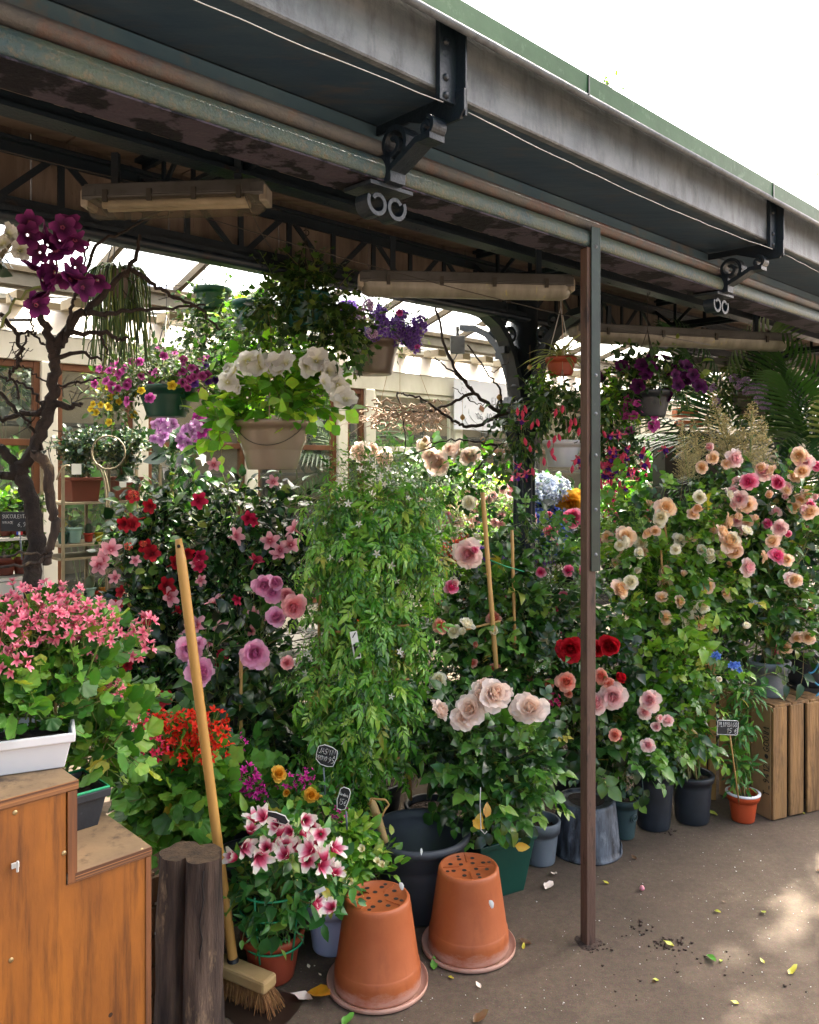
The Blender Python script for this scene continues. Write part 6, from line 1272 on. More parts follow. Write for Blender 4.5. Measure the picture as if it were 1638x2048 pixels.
b = MB(); b.lathe([(.042, .0), (.036, .002), (.02, .004)], 14, pp, wob=.3); b.build('grit_collar', M['soil'], t)
# ================================================================ PLYWOOD STEPPED BOX
t = thing('plywood_box', 'orange stepped plywood box at the left front', 'box', UV(.3, 1.46, 0))
pl = mat('orange stained plywood', H('8c5318'), H('64370c'), 4.5, (1.6, 1, .5), rough=.42, rough2=.6, bump=.08, bscale=50, c3=H('452409'), s3=30, lo3=.47, hi3=.72, st3=(2.2, 1, .12))
nt_ = pl.node_tree; tc_ = nt_.nodes.new('ShaderNodeTexCoord'); vo_ = nt_.nodes.new('ShaderNodeTexVoronoi'); vo_.inputs['Scale'].default_value = 11; nt_.links.new(tc_.outputs['Object'], vo_.inputs['Vector'])
lt_ = nt_.nodes.new('ShaderNodeMath'); lt_.operation = 'LESS_THAN'; lt_.inputs[1].default_value = .055; nt_.links.new(vo_.outputs['Distance'], lt_.inputs[0]); bs_ = nt_.nodes['Principled BSDF']
nt_.links.new(mix(nt_, lt_.outputs[0], bs_.inputs['Base Color'].links[0].from_socket, H('2a170a')), bs_.inputs['Base Color'])
pe = mat('plywood edge', H('8a5c34'), H('4a2c18'), 1, (.2, .2, 210), rough=.7, lo=.46, hi=.54); pg = mat('dirty plywood top', H('6a5740'), H('877052'), 6, rough=.8, bump=.3, c3=H('3f3226'), s3=9, lo3=.5, hi3=.62)
pv = mat('stained ply edge', H('7a4a26'), H('4a2c18'), 9, (9, 1, .3), rough=.6); VFr = 1.45; ur = u_of(299, VFr); um = u_of(152, VFr); ul = -1.3
def facebox(name, u0, u1, v0, v1, z0, z1, m, bev=.0015):
    b = MB(UVM); b.box(((u0 + u1) / 2, (v0 + v1) / 2, (z0 + z1) / 2), (u1 - u0, v1 - v0, z1 - z0)); return b.build(name, m, t, bev)
T = .018
b = MB(UVM); pr = [(ul, .0), (ur - .001, .0), (ur - .001, BOXZ0 - T), (um - T + .001, BOXZ0 - T), (um - T + .001, BOXZ1 - T), (ul, BOXZ1 - T)]; k = 6
b.add([(u, v, z) for v in (VFr, VFr + T) for u, z in pr], [tuple(range(k)), tuple(range(2 * k - 1, k - 1, -1))] + [(i, k + i, k + (i + 1) % k, (i + 1) % k) for i in range(k)], sm=False); b.build('front_panel', pl, t, .0012)
facebox('top_step', ul, um + .003, VFr - .002, VFr + .32, BOXZ1 - T + .001, BOXZ1, pg); facebox('top_step', um - T + .002, ur + .003, VFr - .002, VFr + .42, BOXZ0 - T + .001, BOXZ0, pg)
facebox('edge_strip', ul, um + .0035, VFr - .0035, VFr - .002, BOXZ1 - T + .002, BOXZ1 - .001, pe, 0); facebox('edge_strip', um - .002, ur + .0035, VFr - .0035, VFr - .002, BOXZ0 - T + .002, BOXZ0 - .001, pe, 0)
facebox('riser', um - T + .003, um, VFr - .001, VFr + .31, BOXZ0 + .001, BOXZ1 - T, pl); facebox('side_panel', ur, ur + .002, VFr, VFr + .42, 0, BOXZ0 - T, pl)
facebox('edge_strip', um - T + .003, um + .001, VFr - .003, VFr - .0015, BOXZ0 - T + .002, BOXZ1 - T, pv, 0); facebox('edge_strip', ur - .008, ur + .0025, VFr - .0025, VFr - .0005, 0, BOXZ0 - T, pv, 0)
b = MB()
for x, y in ((30, 1625), (133, 1574), (128, 1706), (283, 1700), (22, 1920)):
    Y_ = at_v(x, VFr); b.lathe([(0, .0012), (.0035, .001), (.0042, 0)], 14, xf=Matrix.Translation(P(x, y, Y_) - NRM * .0005) @ (UVM @ Matrix.Rotation(R(90), 4, 'X')))
b.build('screw', M['brass'], t)
b = MB(); b.box(P(28, 1728, at_v(28, VFr)) - NRM * .006, (.012, .004, .008), Matrix.Rotation(ANG, 3, 'Z')); b.box(P(30, 1728, at_v(30, VFr)) - NRM * .012, (.003, .003, .018)); b.build('hook', M['wire'], t)
# ================================================================ SPLIT LOG STUMP
t = thing('log_stump', 'dark split double log standing on end beside the plywood box', 'log', P(375, 1710, 2.14) * 1 - Vector((0, 0, P(375, 1710, 2.14).z)))
b = MB(); zt = P(380, 1705, 2.14).z; n = 40; lev = 14; vs_ = []
for j in range(lev + 1):
    z = zt * j / lev
    for k in range(n):
        a = 6.283 * k / n
        rA = .5 * (1 + .0 * a); lob = abs(math.cos(a)) ** .7 * .34 + .62 * .6
        r = .078 * (.55 + .45 * abs(math.cos(a + .25)) ** .8) * (1 + .05 * math.sin(a * 5 + j * .3) + .04 * math.sin(a * 9 - j * .5)) * (1.12 - .12 * j / lev)
        notch = math.exp(-((a - 4.55) / .16) ** 2) * .026
        vs_.append((1.05 * r * math.cos(a) - .010 * (1 - j / lev), 1.05 * r * math.sin(a) + notch, z))
ct = len(vs_); vs_.append((0, 0, zt - .004)); Xl = Matrix.Translation(P(383, 1705, 2.16) - Vector((0, 0, zt)))
b.add(vs_, [(i * n + k, i * n + (k + 1) % n, (i + 1) * n + (k + 1) % n, (i + 1) * n + k) for i in range(lev) for k in range(n)], xf=Xl); b.add([vs_[lev * n + k] for k in range(n)] + [(0, .02, zt + .001)], [(k, (k + 1) % n, n) for k in range(n)], mi=1, sm=False, xf=Xl)
b.build('log_wood', [M['bark'], M['endgrain']], t)
b = MB(); b.tube(wob([P(405 - 10 * i / 10, 1740 + 280 * i / 10, 2.16 - .062) for i in range(11)], .003), [.002] * 11, 4); b.build('crack', M['ink'], t)
# crate behind the log
t = thing('slatted_crate', 'low slatted wooden crate in shade behind the split log', 'crate', G(350, 1985))
wd = mat('grey brown crate wood', H('7d654a'), H('5e4a36'), 6, (6, 1, .3), rough=.75, bump=.3)
b = MB(UVM); u0 = u_of(300, 2.02); u1 = u_of(432, 2.05)
for z in (.04, .12, .20, .28, .36): b.box(((u0 + u1) / 2, 2.06, z), (u1 - u0, .012, .066))
for u in (u0 + .02, u1 - .02): b.box((u, 2.075, .2), (.035, .014, .4)); b.box((u, 2.25, .2), (.012, .32, .38))
b.build('slats', wd, t)
# ================================================================ BROOM
t = thing('push_broom', 'long wooden handled push broom leaning against the flowers', 'broom', G(490, 1985))
hb = P(470, 1952, 2.335); ht = P(357, 1078, 2.27)
b = MB(); q = [hb.lerp(ht, i / 20) for i in range(21)]; b.tube(q, [.0138] * 19 + [.0138, .009], 14); b.build('handle', M['broom_pole'], t)
b = MB(); dv = (ht - hb).normalized(); hp = hb.lerp(ht, .985) + Vector((.002, -.013, 0)); b.tube([hp, hp + Vector((0, -.002, 0))], .005, 10); b.build('hang_hole', M['ink'], t)
b = MB(); b.tube([hb - dv * .012, hb + dv * .012, hb + dv * .016, hb + dv * .055], [.0195, .0195, .0165, .016], 14); b.build('ferrule', M['rubber'], t)
h0, h1 = P(430, 1925, 2.36), P(527, 2010, 2.27); h0.z = h1.z = .070; dd = (h1 - h0); hl = dd.length + .05; an = math.atan2(dd.y, dd.x); hc = (h0 + h1) / 2
Xh = Matrix.Translation(hc) @ Matrix.Rotation(an, 4, 'Z')
b = MB(Xh); b.box((0, 0, 0), (hl, .058, .036)); b.build('head_block', M['broom_head'], t, .008)
b = MB()
for i in range(1100):
    x, y = random.uniform(-hl / 2 + .01, hl / 2 - .008), random.uniform(-.022, .022); e = Vector((x + (.055 * (x / hl * 2) ** 5 if x > 0 else .03 * (x / hl * 2)) + random.gauss(0, .006), y * 1.5 + random.gauss(0, .006), -hc.z + random.uniform(.001, .008)))
    p0 = Xh @ Vector((x, y, -.016)); p2 = Xh @ e; b.tube([p0, p0.lerp(p2, .5) + Vector((0, 0, .004)), p2], [.0011, .001, .0006], 3, cap=False)
b.build('bristles', M['bristle'], t)
# ================================================================ UPTURNED TERRACOTTA POTS
def upturned(label, c, rot, s=1., patch=()):
    t = thing('upturned_pot', label, 'flower pot', c, 'upturned terracotta pots')
    X = Matrix.Translation(c) @ Matrix.Rotation(rot, 4, 'Z') @ Matrix.Scale(s, 4)
    b = MB(); b.lathe([(.0, .004), (.128, .004), (.140, .008), (.1445, .018), (.147, .019), (.146, .005), (.138, 0), (0, 0)], 56, xf=X); b.build('saucer', M['terra_chalk'], t)
    b = MB(); b.lathe([(.116, .005), (.1245, .006), (.126, .010), (.125, .05), (.1225, .066), (.1205, .070), (.1195, .072), (.096, .236), (.0945, .246), (.091, .252), (.086, .2535), (.0835, .2525), (.082, .2495), (0, .2495)], 64, xf=X); bo = b.build('pot_body', M['terra_chalk'], t)
    b = MB()
    for k in range(8):
        a = k * .785 + .39; r = .055 if k % 2 else .058; b.lathe([(0, 0), (.0072, 0)], 14, (r * math.cos(a), r * math.sin(a), .2502), xf=X)
    for k in range(4): a = k * 1.571 + .1; b.lathe([(0, 0), (.0072, 0)], 14, (.027 * math.cos(a), .027 * math.sin(a), .2502), xf=X)
    for k in range(4): a = k * 1.571 + .785 + .3; b.lathe([(0, 0), (.006, 0)], 14, (.073 * math.cos(a), .073 * math.sin(a), .2502), xf=X)
    b.build('drain_hole', M['ink'], bo)
    b = MB(X)
    for k in range(4): a = k * 1.571 + .75; b.box((.055 * math.cos(a), .055 * math.sin(a), .2505), (.05, .003, .004), Matrix.Rotation(a, 3, 'Z'))
    b.build('rib', M['terra_chalk'], bo)
    if patch:
        b = MB(); px, py, Yp, r = patch; b.lathe([(0, .001), (r * .7, .001), (r, 0)], 9, xf=Matrix.Translation(P(px, py, Yp)) @ Matrix.Rotation(R(86), 4, 'X') @ Matrix.Rotation(.3, 4, 'Z') @ Matrix.Scale(.55, 4, (1, 0, 0)), wob=.2); b.build('plaster_patch', M['label_white'], bo)
    return t
def chalky():
    m, nt, b, o = base('terracotta with lime bloom'); L = nt.links.new
    n1 = noise(nt, 7, detail=8); r1 = ramp(nt, [(.3, H('8f4722')), (.7, H('a35a31'))]); L(n1.outputs['Fac'], r1.inputs[0])
    n2 = noise(nt, 14, (1, 1, 2.5), 9, .75, coord='Object'); tc = nt.nodes.new('ShaderNodeTexCoord'); sx = nt.nodes.new('ShaderNodeSeparateXYZ'); L(tc.outputs['Object'], sx.inputs[0])
    mr = nt.nodes.new('ShaderNodeMapRange'); mr.inputs[1].default_value = .005; mr.inputs[2].default_value = .055; mr.inputs[3].default_value = .42; mr.inputs[4].default_value = -.1; L(sx.outputs['Z'], mr.inputs[0])
    ad = nt.nodes.new('ShaderNodeMath'); ad.operation = 'ADD'; L(n2.outputs['Fac'], ad.inputs[0]); L(mr.outputs[0], ad.inputs[1])
    r2 = ramp(nt, [(.56, (0, 0, 0, 1)), (.85, (.85, .85, .85, 1))]); L(ad.outputs[0], r2.inputs[0]); n6 = noise(nt, 26, (1, 1, .25), 8, .7); r6 = ramp(nt, [(.56, (0, 0, 0, 1)), (.72, (.5, .5, .5, 1))]); L(n6.outputs['Fac'], r6.inputs[0]); c = mix(nt, r6.outputs[0], r1.outputs[0], H('7c3f22')); c = mix(nt, r2.outputs[0], c, H('b59080'))
    L(c, b.inputs['Base Color']); b.inputs['Roughness'].default_value = .5; b.inputs['Specular IOR Level'].default_value = .4
    bn = noise(nt, 90, detail=8); bu = nt.nodes.new('ShaderNodeBump'); bu.inputs['Strength'].default_value = .08; bu.inputs['Distance'].default_value = .004; L(bn.outputs['Fac'], bu.inputs['Height']); L(bu.outputs[0], b.inputs['Normal']); return m
M['terra_chalk'] = chalky()
upturned('upturned terracotta pot on its saucer, nearest the broom', G(755, 1966), .2, 1.0, (803, 1772, 2.33, .012)); upturned('upturned terracotta pot with a plaster patch, before the big black tub', G(937, 1893), .9, .995, (983, 1808, 2.433, .013))
# ================================================================ BIG TUB WITH TOOL
c = gpos(838, 2.78)
t = thing('plant_tub', 'large empty anthracite tub with a rolled rim behind the upturned pots', 'tub', c)
zt = P(838, 1662, 2.78).z; b = MB()
b.lathe([(0, 0), (.118, 0), (.124, .006), (.148, zt - .09), (.150, zt - .07), (.156, zt - .065), (.158, zt - .028), (.168, zt - .022), (.176, zt - .008), (.174, zt + .004), (.166, zt + .008), (.157, zt + .002), (.152, zt - .02), (.150, zt - .055), (.145, zt - .06), (.115, .02), (0, .02)], 64, c); b.build('tub_shell', M['tub'], t)
b = MB(); b.lathe([(0, 0), (.0035, 0)], 7, xf=Matrix.Translation(P(843, 1703, 2.596)) @ Matrix.Rotation(R(60), 4, 'X') @ Matrix.Scale(3.0, 4, (0, 1, 0)), wob=.3); b.build('paint_fleck', M['label_white'], t)
b = MB(); a_, e_ = P(772, 1685, 2.66), P(742, 1597, 2.68); q = [a_.lerp(e_, i / 10) for i in range(11)]; b.tube(q, [.009, .0105, .0115, .0125, .013, .0135, .014, .014, .0135, .012, .006], 12); hd = b.build('tool_handle', M['broom_head'], None); tag(hd, 'worn wooden tool handle standing in the big anthracite tub', 'tool handle')
b = MB(); b.tube(wob(bez(P(748, 1628, 2.65), P(775, 1640, 2.63), P(772, 1600, 2.65), 6) + bez(P(772, 1600, 2.65), P(740, 1590, 2.65), P(735, 1610, 2.66), 5), .004), .0035, 6); tw = b.build('cord_loop', M['bamboo'], hd)
# ================================================================ UPTURNED BUCKET
c = G(1172, 1698)
t = thing('upturned_bucket', 'mottled grey bucket upside down behind the brown post', 'bucket', c); zt = P(1170, 1596, c.y).z
b = MB(); b.lathe([(.133, .004), (.137, .0), (.139, .006), (.133, .012), (.128, .03), (.122, zt * .5), (.113, zt - .012), (.110, zt - .003), (.104, zt), (.098, zt - .003), (.094, zt - .008), (0, zt - .008)], 56, c, wob=.012); b.build('bucket_body', M['galv'], t)
b = MB(); b.lathe([(0, zt - .007), (.06, zt - .0065), (.07, zt - .007)], 30, c, wob=.08); b.build('damp_lid', M['soil'], t)
b = MB(); b.ribbon([c + Vector((.136 * math.cos(a), .136 * math.sin(a), .014)) for a in [-.5 + i * .1 for i in range(8)]], .03, .003, (0, 0, 1)); b.build('lug', M['galv'], t)
# ================================================================ WOODEN CRATE
t = thing('fruit_crate', 'weathered wooden fruit crate on end with stencilled text', 'crate', G(1548, 1643))
cw = mat('weathered crate boards', H('a07848'), H('4e3820'), 22, (1.2, 1.2, .10), rough=.7, bump=.9, bscale=50, lo=.3, hi=.72, c3=H('2a1d12'), s3=6, lo3=.47, hi3=.7, st3=(2, 2, .6)); cw2 = mat('crate boards lightened for shade', H('957650'), H('6f5638'), 5, (1.2, 1.2, .16), rough=.75, bump=.4, bscale=24, c3=H('3f3023'), s3=5, lo3=.52, hi3=.72)  # second crate wood is lightened to offset shade on the left face
cc = G(1546, 1644); CA = math.atan2(*(lambda a, b_: (b_.y - a.y, b_.x - a.x))(cc, G(1700, 1607))); CX = Matrix.Translation(cc) @ Matrix.Rotation(CA, 4, 'Z')   # x: right-hand face, y: left face going back
ch = CRZ
b = MB(CX)
for i in range(4):
    b = MB(CX); b.box((.042 + i * .098, .006 + random.uniform(-.002, .002), ch / 2 + random.uniform(-.003, .001)), (.080 + random.uniform(-.004, .003), .012, ch - .014), Matrix.Rotation(random.gauss(0, .006), 3, 'Y')); b.build('side_board', cw, t, .003)
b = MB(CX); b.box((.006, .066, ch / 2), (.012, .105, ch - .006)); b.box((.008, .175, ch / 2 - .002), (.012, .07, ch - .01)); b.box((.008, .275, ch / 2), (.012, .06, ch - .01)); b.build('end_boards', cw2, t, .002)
b = MB(CX)
for i in range(3): b.box((.05 + i * .105 + .02, .16, ch - .006), (.098, .30, .012))
b.build('top_boards', cw, t, .002)
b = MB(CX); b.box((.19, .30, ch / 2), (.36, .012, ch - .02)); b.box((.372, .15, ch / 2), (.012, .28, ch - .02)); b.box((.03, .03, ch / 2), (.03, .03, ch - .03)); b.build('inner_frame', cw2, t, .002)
# black tub and blue cord at the right edge
c = P(1625, 1395, 3.78); c.z = .5
t = thing('plant_tub', 'big black plant pot cut off by the right edge, behind the crate rose', 'pot', c); pot(t, c, .13, .115, .16, M['black_pot'])
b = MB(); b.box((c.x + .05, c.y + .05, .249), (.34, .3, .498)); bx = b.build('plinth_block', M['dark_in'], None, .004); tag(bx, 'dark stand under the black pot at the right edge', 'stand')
b = MB(); b.tube(sag(P(1640, 1320, 3.6), P(1618, 1345, 3.6), .02, 6) + sag(P(1618, 1345, 3.6), P(1645, 1370, 3.6), .02, 6), .004, 6); b.tube([P(1642, 1382, 3.6), P(1630, 1395, 3.6), P(1628, 1405, 3.6), P(1645, 1408, 3.6)], .0035, 6); bc = b.build('blue_cord', mat('blue cord', H('3a8fb8'), rough=.6), None); tag(bc, 'loop of light blue cord hanging over the black pot at the right', 'cord')
t = thing('timber_stake', 'raw timber stake standing behind the climbing rose pot', 'stake', gpos(1424, 3.7)); b = MB(); x0 = gpos(1424, 3.68); b.box((x0.x, x0.y, .345), (.03, .02, .69)); b.box((x0.x - .06, x0.y + .03, .3), (.09, .02, .6)); b.build('stake_wood', M['bamboo'], t, .002)
# ================================================================ SIGNS
GL = {'A': [[(0, 0), (.3, 1), (.6, 0)], [(.12, .4), (.48, .4)]], 'B': [[(0, 0), (0, 1), (.4, .95), (.45, .6), (0, .52), (.5, .45), (.5, .05), (0, 0)]], 'C': [[(.55, .85), (.3, 1), (.05, .7), (.05, .3), (.3, 0), (.55, .15)]],
 'E': [[(.5, 1), (0, 1), (0, 0), (.5, 0)], [(0, .52), (.4, .52)]], 'F': [[(.5, 1), (0, 1), (0, 0)], [(0, .52), (.4, .52)]], 'G': [[(.55, .85), (.3, 1), (.05, .7), (.05, .3), (.3, 0), (.55, .2), (.55, .45), (.3, .45)]], 'I': [[(.2, 0), (.2, 1)]], 'J': [[(.4, 1), (.4, .2), (.2, 0), (.02, .15)]],
 'L': [[(0, 1), (0, 0), (.5, 0)]], 'M': [[(0, 0), (.08, 1), (.33, .4), (.58, 1), (.66, 0)]], 'N': [[(0, 0), (0, 1), (.5, 0), (.5, 1)]], 'O': [[(.3, 1), (.05, .75), (.05, .25), (.3, 0), (.55, .25), (.55, .75), (.3, 1)]], 'P': [[(0, 0), (0, 1), (.45, .95), (.5, .65), (.4, .5), (0, .48)]], 'R': [[(0, 0), (0, 1), (.45, .95), (.5, .65), (.4, .5), (0, .48), (.5, 0)]],
 'S': [[(.5, .88), (.28, 1), (.05, .8), (.15, .56), (.45, .42), (.5, .18), (.28, 0), (.02, .12)]], 'T': [[(0, 1), (.56, 1)], [(.28, 1), (.28, 0)]], 'U': [[(0, 1), (.03, .2), (.28, 0), (.52, .2), (.55, 1)]], 'V': [[(0, 1), (.28, 0), (.56, 1)]],
 '0': [[(.28, 1), (.04, .72), (.04, .28), (.28, 0), (.52, .28), (.52, .72), (.28, 1)]], '1': [[(.08, .75), (.3, 1), (.3, 0)]], '2': [[(.03, .8), (.25, 1), (.5, .78), (.4, .5), (.0, 0), (.55, 0)]], '4': [[(.42, 0), (.42, 1), (0, .32), (.58, .32)]], '5': [[(.5, 1), (.1, 1), (.06, .58), (.35, .6), (.52, .35), (.35, .03), (.02, .06)]],
 '6': [[(.48, .95), (.15, .65), (.04, .25), (.28, 0), (.52, .2), (.4, .48), (.08, .4)]], '7': [[(0, 1), (.52, 1), (.2, 0)]], '8': [[(.28, .54), (.06, .78), (.28, 1), (.5, .78), (.28, .54), (.03, .26), (.28, 0), (.53, .26), (.28, .54)]], '9': [[(.5, .6), (.28, .48), (.06, .72), (.28, 1), (.5, .75), (.48, .35), (.2, 0)]],
 '€': [[(.58, .88), (.36, 1), (.14, .75), (.14, .25), (.36, 0), (.58, .12)], [(0, .6), (.45, .6)], [(0, .42), (.42, .42)]], '_': [[(0, 0), (.5, 0)]], ',': [[(.1, .05), (.03, -.15)]], '.': [[(.1, 0), (.12, .05)]],
 'a': [[(.4, .5), (.2, .6), (.04, .3), (.2, 0), (.4, .2), (.42, .6), (.44, 0)]], 'r': [[(.06, .6), (.06, 0)], [(.06, .4), (.2, .6), (.32, .55)]], 'd': [[(.4, .5), (.2, .6), (.04, .3), (.2, 0), (.4, .2)], [(.42, 1), (.42, 0)]], 'e': [[(.05, .32), (.4, .34), (.25, .6), (.06, .4), (.08, .1), (.25, 0), (.42, .1)]], 'é': [[(.05, .32), (.4, .34), (.25, .6), (.06, .4), (.08, .1), (.25, 0), (.42, .1)], [(.2, .72), (.34, .9)]],
 'n': [[(.05, .6), (.05, 0)], [(.05, .4), (.25, .6), (.38, .45), (.38, 0)]], 'i': [[(.1, .6), (.1, 0)], [(.1, .78), (.11, .82)]], 'l': [[(.1, 1), (.1, 0)]], 'u': [[(.04, .6), (.06, .12), (.22, 0), (.38, .2), (.4, .6), (.4, 0)]], 's': [[(.36, .52), (.2, .6), (.06, .45), (.34, .2), (.2, 0), (.04, .08)]], ' ': []}
def lettering(parent, lines, Xs, m, r, name='lettering', jit=.012, dots=()):
    """lines: (text, x, y, height, slant); written in the sign's own plane (x right, z up, facing -y)"""
    b = MB()
    for ln_ in lines:
        s, x, y, h, sl = ln_[:5]; tw = sum((max([.2] + [g[0] for st_ in GL[c_] for g in st_]) + .22) if c_ != ' ' else .35 for c_ in s) * h; kx = min(1, ln_[5] / tw) if len(ln_) > 5 else 1
        for chh in s:
            wmax = .2
            for st_ in GL[chh]:
                q = []
                for gx, gy in st_:
                    wmax = max(wmax, gx); gx += random.gauss(0, jit); gy += random.gauss(0, jit); q.append(Xs @ Vector((x + (gx + sl * gy) * h * kx, -.0006, y + gy * h)))
                b.tube(q, r, 4)
            x += ((wmax + .22) * h if chh != ' ' else .35 * h) * kx
    for x, y, rr in dots: b.lathe([(0, 0), (rr, 0)], 12, xf=Xs @ Matrix.Translation((x, -.0012, y)) @ Matrix.Rotation(R(90), 4, 'X'))
    return b.build(name, m, parent)
def sign(label, c, outline, Xr, stake, lines, r=.0006, bm='slate', fm='label_white', fw=.0028, stm=None, sr=.003):
    t = thing('price_sign', label, 'sign', stake[1]); X = Matrix.Translation(c) @ Xr; n = len(outline)
    b = MB(X); b.add([(x, y, z) for y in (-.001, .002) for x, z in outline], [tuple(range(n)), tuple(range(2 * n - 1, n - 1, -1))] + [(i, n + i, n + (i + 1) % n, (i + 1) % n) for i in range(n)], sm=False); bd = b.build('board', M[bm], t)
    b = MB(X); b.tube([(x, -.0012, z) for x, z in outline] + [(outline[0][0], -.0012, outline[0][1])], fw / 2, 5); b.build('frame', M[fm], bd)
    if lines: lettering(bd, lines, X @ Matrix.Translation((0, -.0014, 0)), M['chalk'], r)
    b = MB(); b.tube([stake[0], stake[0].lerp(stake[1], .5), stake[1]], sr, 6); b.build('stake', stm or M['grey_pot'], t); return t
def rc(w_, h_, k=.004, rnd=0): 
    return [(-w_ + k, -h_), (w_ - k, -h_), (w_, -h_ + k), (w_, h_ - k), (w_ - k, h_), (-w_ + k, h_), (-w_, h_ - k), (-w_, -h_ + k)]
Yq = 3.12; cs = P(1455, 1455, Yq)
sign('slate price sign reading PLUMBAGO 15 euros', cs, rc(.041, .027), Matrix.Rotation(R(4), 4, 'Y') @ Matrix.Rotation(R(6), 4, 'Z'), (P(1459, 1466, Yq + .004), P(1479, 1612, 3.43)), [('PLUMBAGO', -.036, .003, .018, .1, .073), ('15 €', -.006, -.021, .019, .2)], .0009, stm=M['bamboo'])
Yq = 2.66; cs = P(653, 1511, Yq)
sign('rounded slate price sign reading JASMIN PROMO 95', cs, [(-.030, -.018), (-.012, -.031), (.012, -.034), (.030, -.030), (.034, .0), (.030, .022), (.012, .030), (-.016, .033), (-.033, .024), (-.034, .0)], Matrix.Rotation(R(16), 4, 'Y') @ Matrix.Rotation(R(8), 4, 'Z'), (P(647, 1535, Yq + .003), P(651, 1600, 2.68)), [('JASMIN', -.028, .004, .0185, .12, .054), ('PROMO', -.031, -.018, .015, .1, .036), ('95', .007, -.021, .019, .15, .024), ('€', .023, -.003, .007, .1)], .0007)
Yq = 2.5; cs = P(686, 1597, Yq)
sign('narrow slate price sign reading Gardenia 15 euros', cs, [(.006, -.034), (.016, -.028), (.018, 0), (.016, .026), (.008, .034), (-.008, .034), (-.016, .026), (-.016, -.01), (-.008, -.034)], Matrix.Rotation(R(18), 4, 'Y') @ Matrix.Rotation(R(-4), 4, 'Z'), (P(692, 1622, Yq + .003), P(694, 1660, 2.5)), [('Gardénia', -.0145, .008, .0095, .1, .028), ('15€', -.010, -.019, .018, .12, .026)], .0006)
Yq = 2.2; cs = P(551, 1634, Yq)
sign('dark price sign seen almost edge on among the alstroemeria', cs, [(-.030, -.006), (.032, -.02), (.036, -.012), (.026, .004), (.0, .013), (-.033, .017)], Matrix.Rotation(R(2), 4, 'Y'), (P(560, 1640, Yq + .002), P(560, 1690, 2.25)), [], sr=.0035)
cs = UV(u_of(33, 3.1), 3.1, 1.5 - (1043 - 930) / F * at_v(33, 3.1))
ts = sign('black board reading SUCCULENTES 6.90 on the left rack', cs, rc(.055, .034), Matrix.Rotation(R(5), 4, 'Z'), (cs + Vector((.01, .004, -.034)), cs + Vector((.01, .02, -.14))), [('SUCCULENTES', -.048, .012, .0135, 0, .096), ('VIVACE', -.048, -.008, .009, 0), ('6,90 €', .004, -.018, .016, .1)], .0007, fm='ink', fw=.002)
for bb, mm, dx in ((0, mat('flag blue', H('2a4aa8')), -.007), (1, M['label_white'], 0), (2, mat('flag red', H('c02a2a')), .007)):
    b = MB(); b.box(cs + Vector((.012 + dx, -.003, -.042)), (.007, .002, .012)); b.build('flag_stripe', mm, ts)
bs = MB()
lettering(bpy.data.objects['fruit_crate'], [('T', 0, 0, .030, 0), ('_9412', .03, 0, .030, 0), ('GOOIM', .185, 0, .030, 0)], CX @ Matrix.Translation((-.0006, .020, .10)) @ Matrix(((0, 1, 0, 0), (0, 0, 1, 0), (1, 0, 0, 0), (0, 0, 0, 1))), M['ink'], .0020, 'stencil', .004, dots=[(.165, .013, .010)])
# poster on the greenhouse
t = thing('shop_poster', 'pale shop poster with flower sketches and a telephone number', 'poster', UV(5.2, 4.44, 2)); u0, u1 = u_of(908, 4.44), u_of(1034, 4.44); uc, zc = (u0 + u1) / 2, 1.985; pw, phh = u1 - u0, .40
b = MB(UVM); b.box((uc, 4.44, zc), (pw, .008, phh)); b.build('poster_sheet', mat('pale lilac poster', H('c3c6d4'), H('cfd0da'), 3, rough=.6, c3=H('d8c4cc'), s3=4), t)
XP = UVM @ Matrix.Translation((uc, 4.4355, zc))
lettering(t, [('Fleurs', .06, .02, .055, 0), ('06', -.13, -.11, .055, 0), ('40', -.02, -.11, .055, 0), ('7', .08, -.11, .055, 0), ('85', .19, -.11, .055, 0)], XP, mat('grey print', H('8a8e9a')), .003, 'print', 0)
b = MB(XP)
for k in range(3):
    r_ = .1 + .05 * k; b.tube([(r_ * 1.6 * math.cos(a), -.001, -.02 - r_ * math.sin(a)) for a in [i * .15 + .2 for i in range(18)]], .0016, 4)
for k in range(40): x, y = random.choice((-1, 1)) * random.uniform(.2, .33), random.uniform(-.17, .17); b.tube([(x, -.001, y), (x + random.gauss(0, .02), -.001, y + random.gauss(0, .02))], .0016, 4)
b.build('sketch', bpy.data.materials['grey print'], t)
b = MB(XP); b.box((-.07, -.003, -.02), (.06, .002, .04), Matrix.Rotation(.45, 3, 'Y')); b.build('brown_card', M['wood_frame'], t)
# boxes on a shelf at the right
b = MB(); b.box(P(1370, 825, 6.0), (.16, .12, .07)); b.box(P(1372, 845, 6.0) + Vector((.02, 0, -.012)), (.18, .13, .05)); tc_ = b.build('terracotta_boxes', M['terracotta'], None, .01); tag(tc_, 'orange terracotta planters stacked behind the palm leaves', 'planter')
b = MB(); z_ = P(1372, 853, 6.0).z - .045; b.box((P(1372, 853, 6.0).x, 6.0, z_ / 2), (.4, .3, z_)); pl_ = b.build('display_block', M['dark_in'], None); tag(pl_, 'dark block carrying the orange terracotta planters', 'stand')
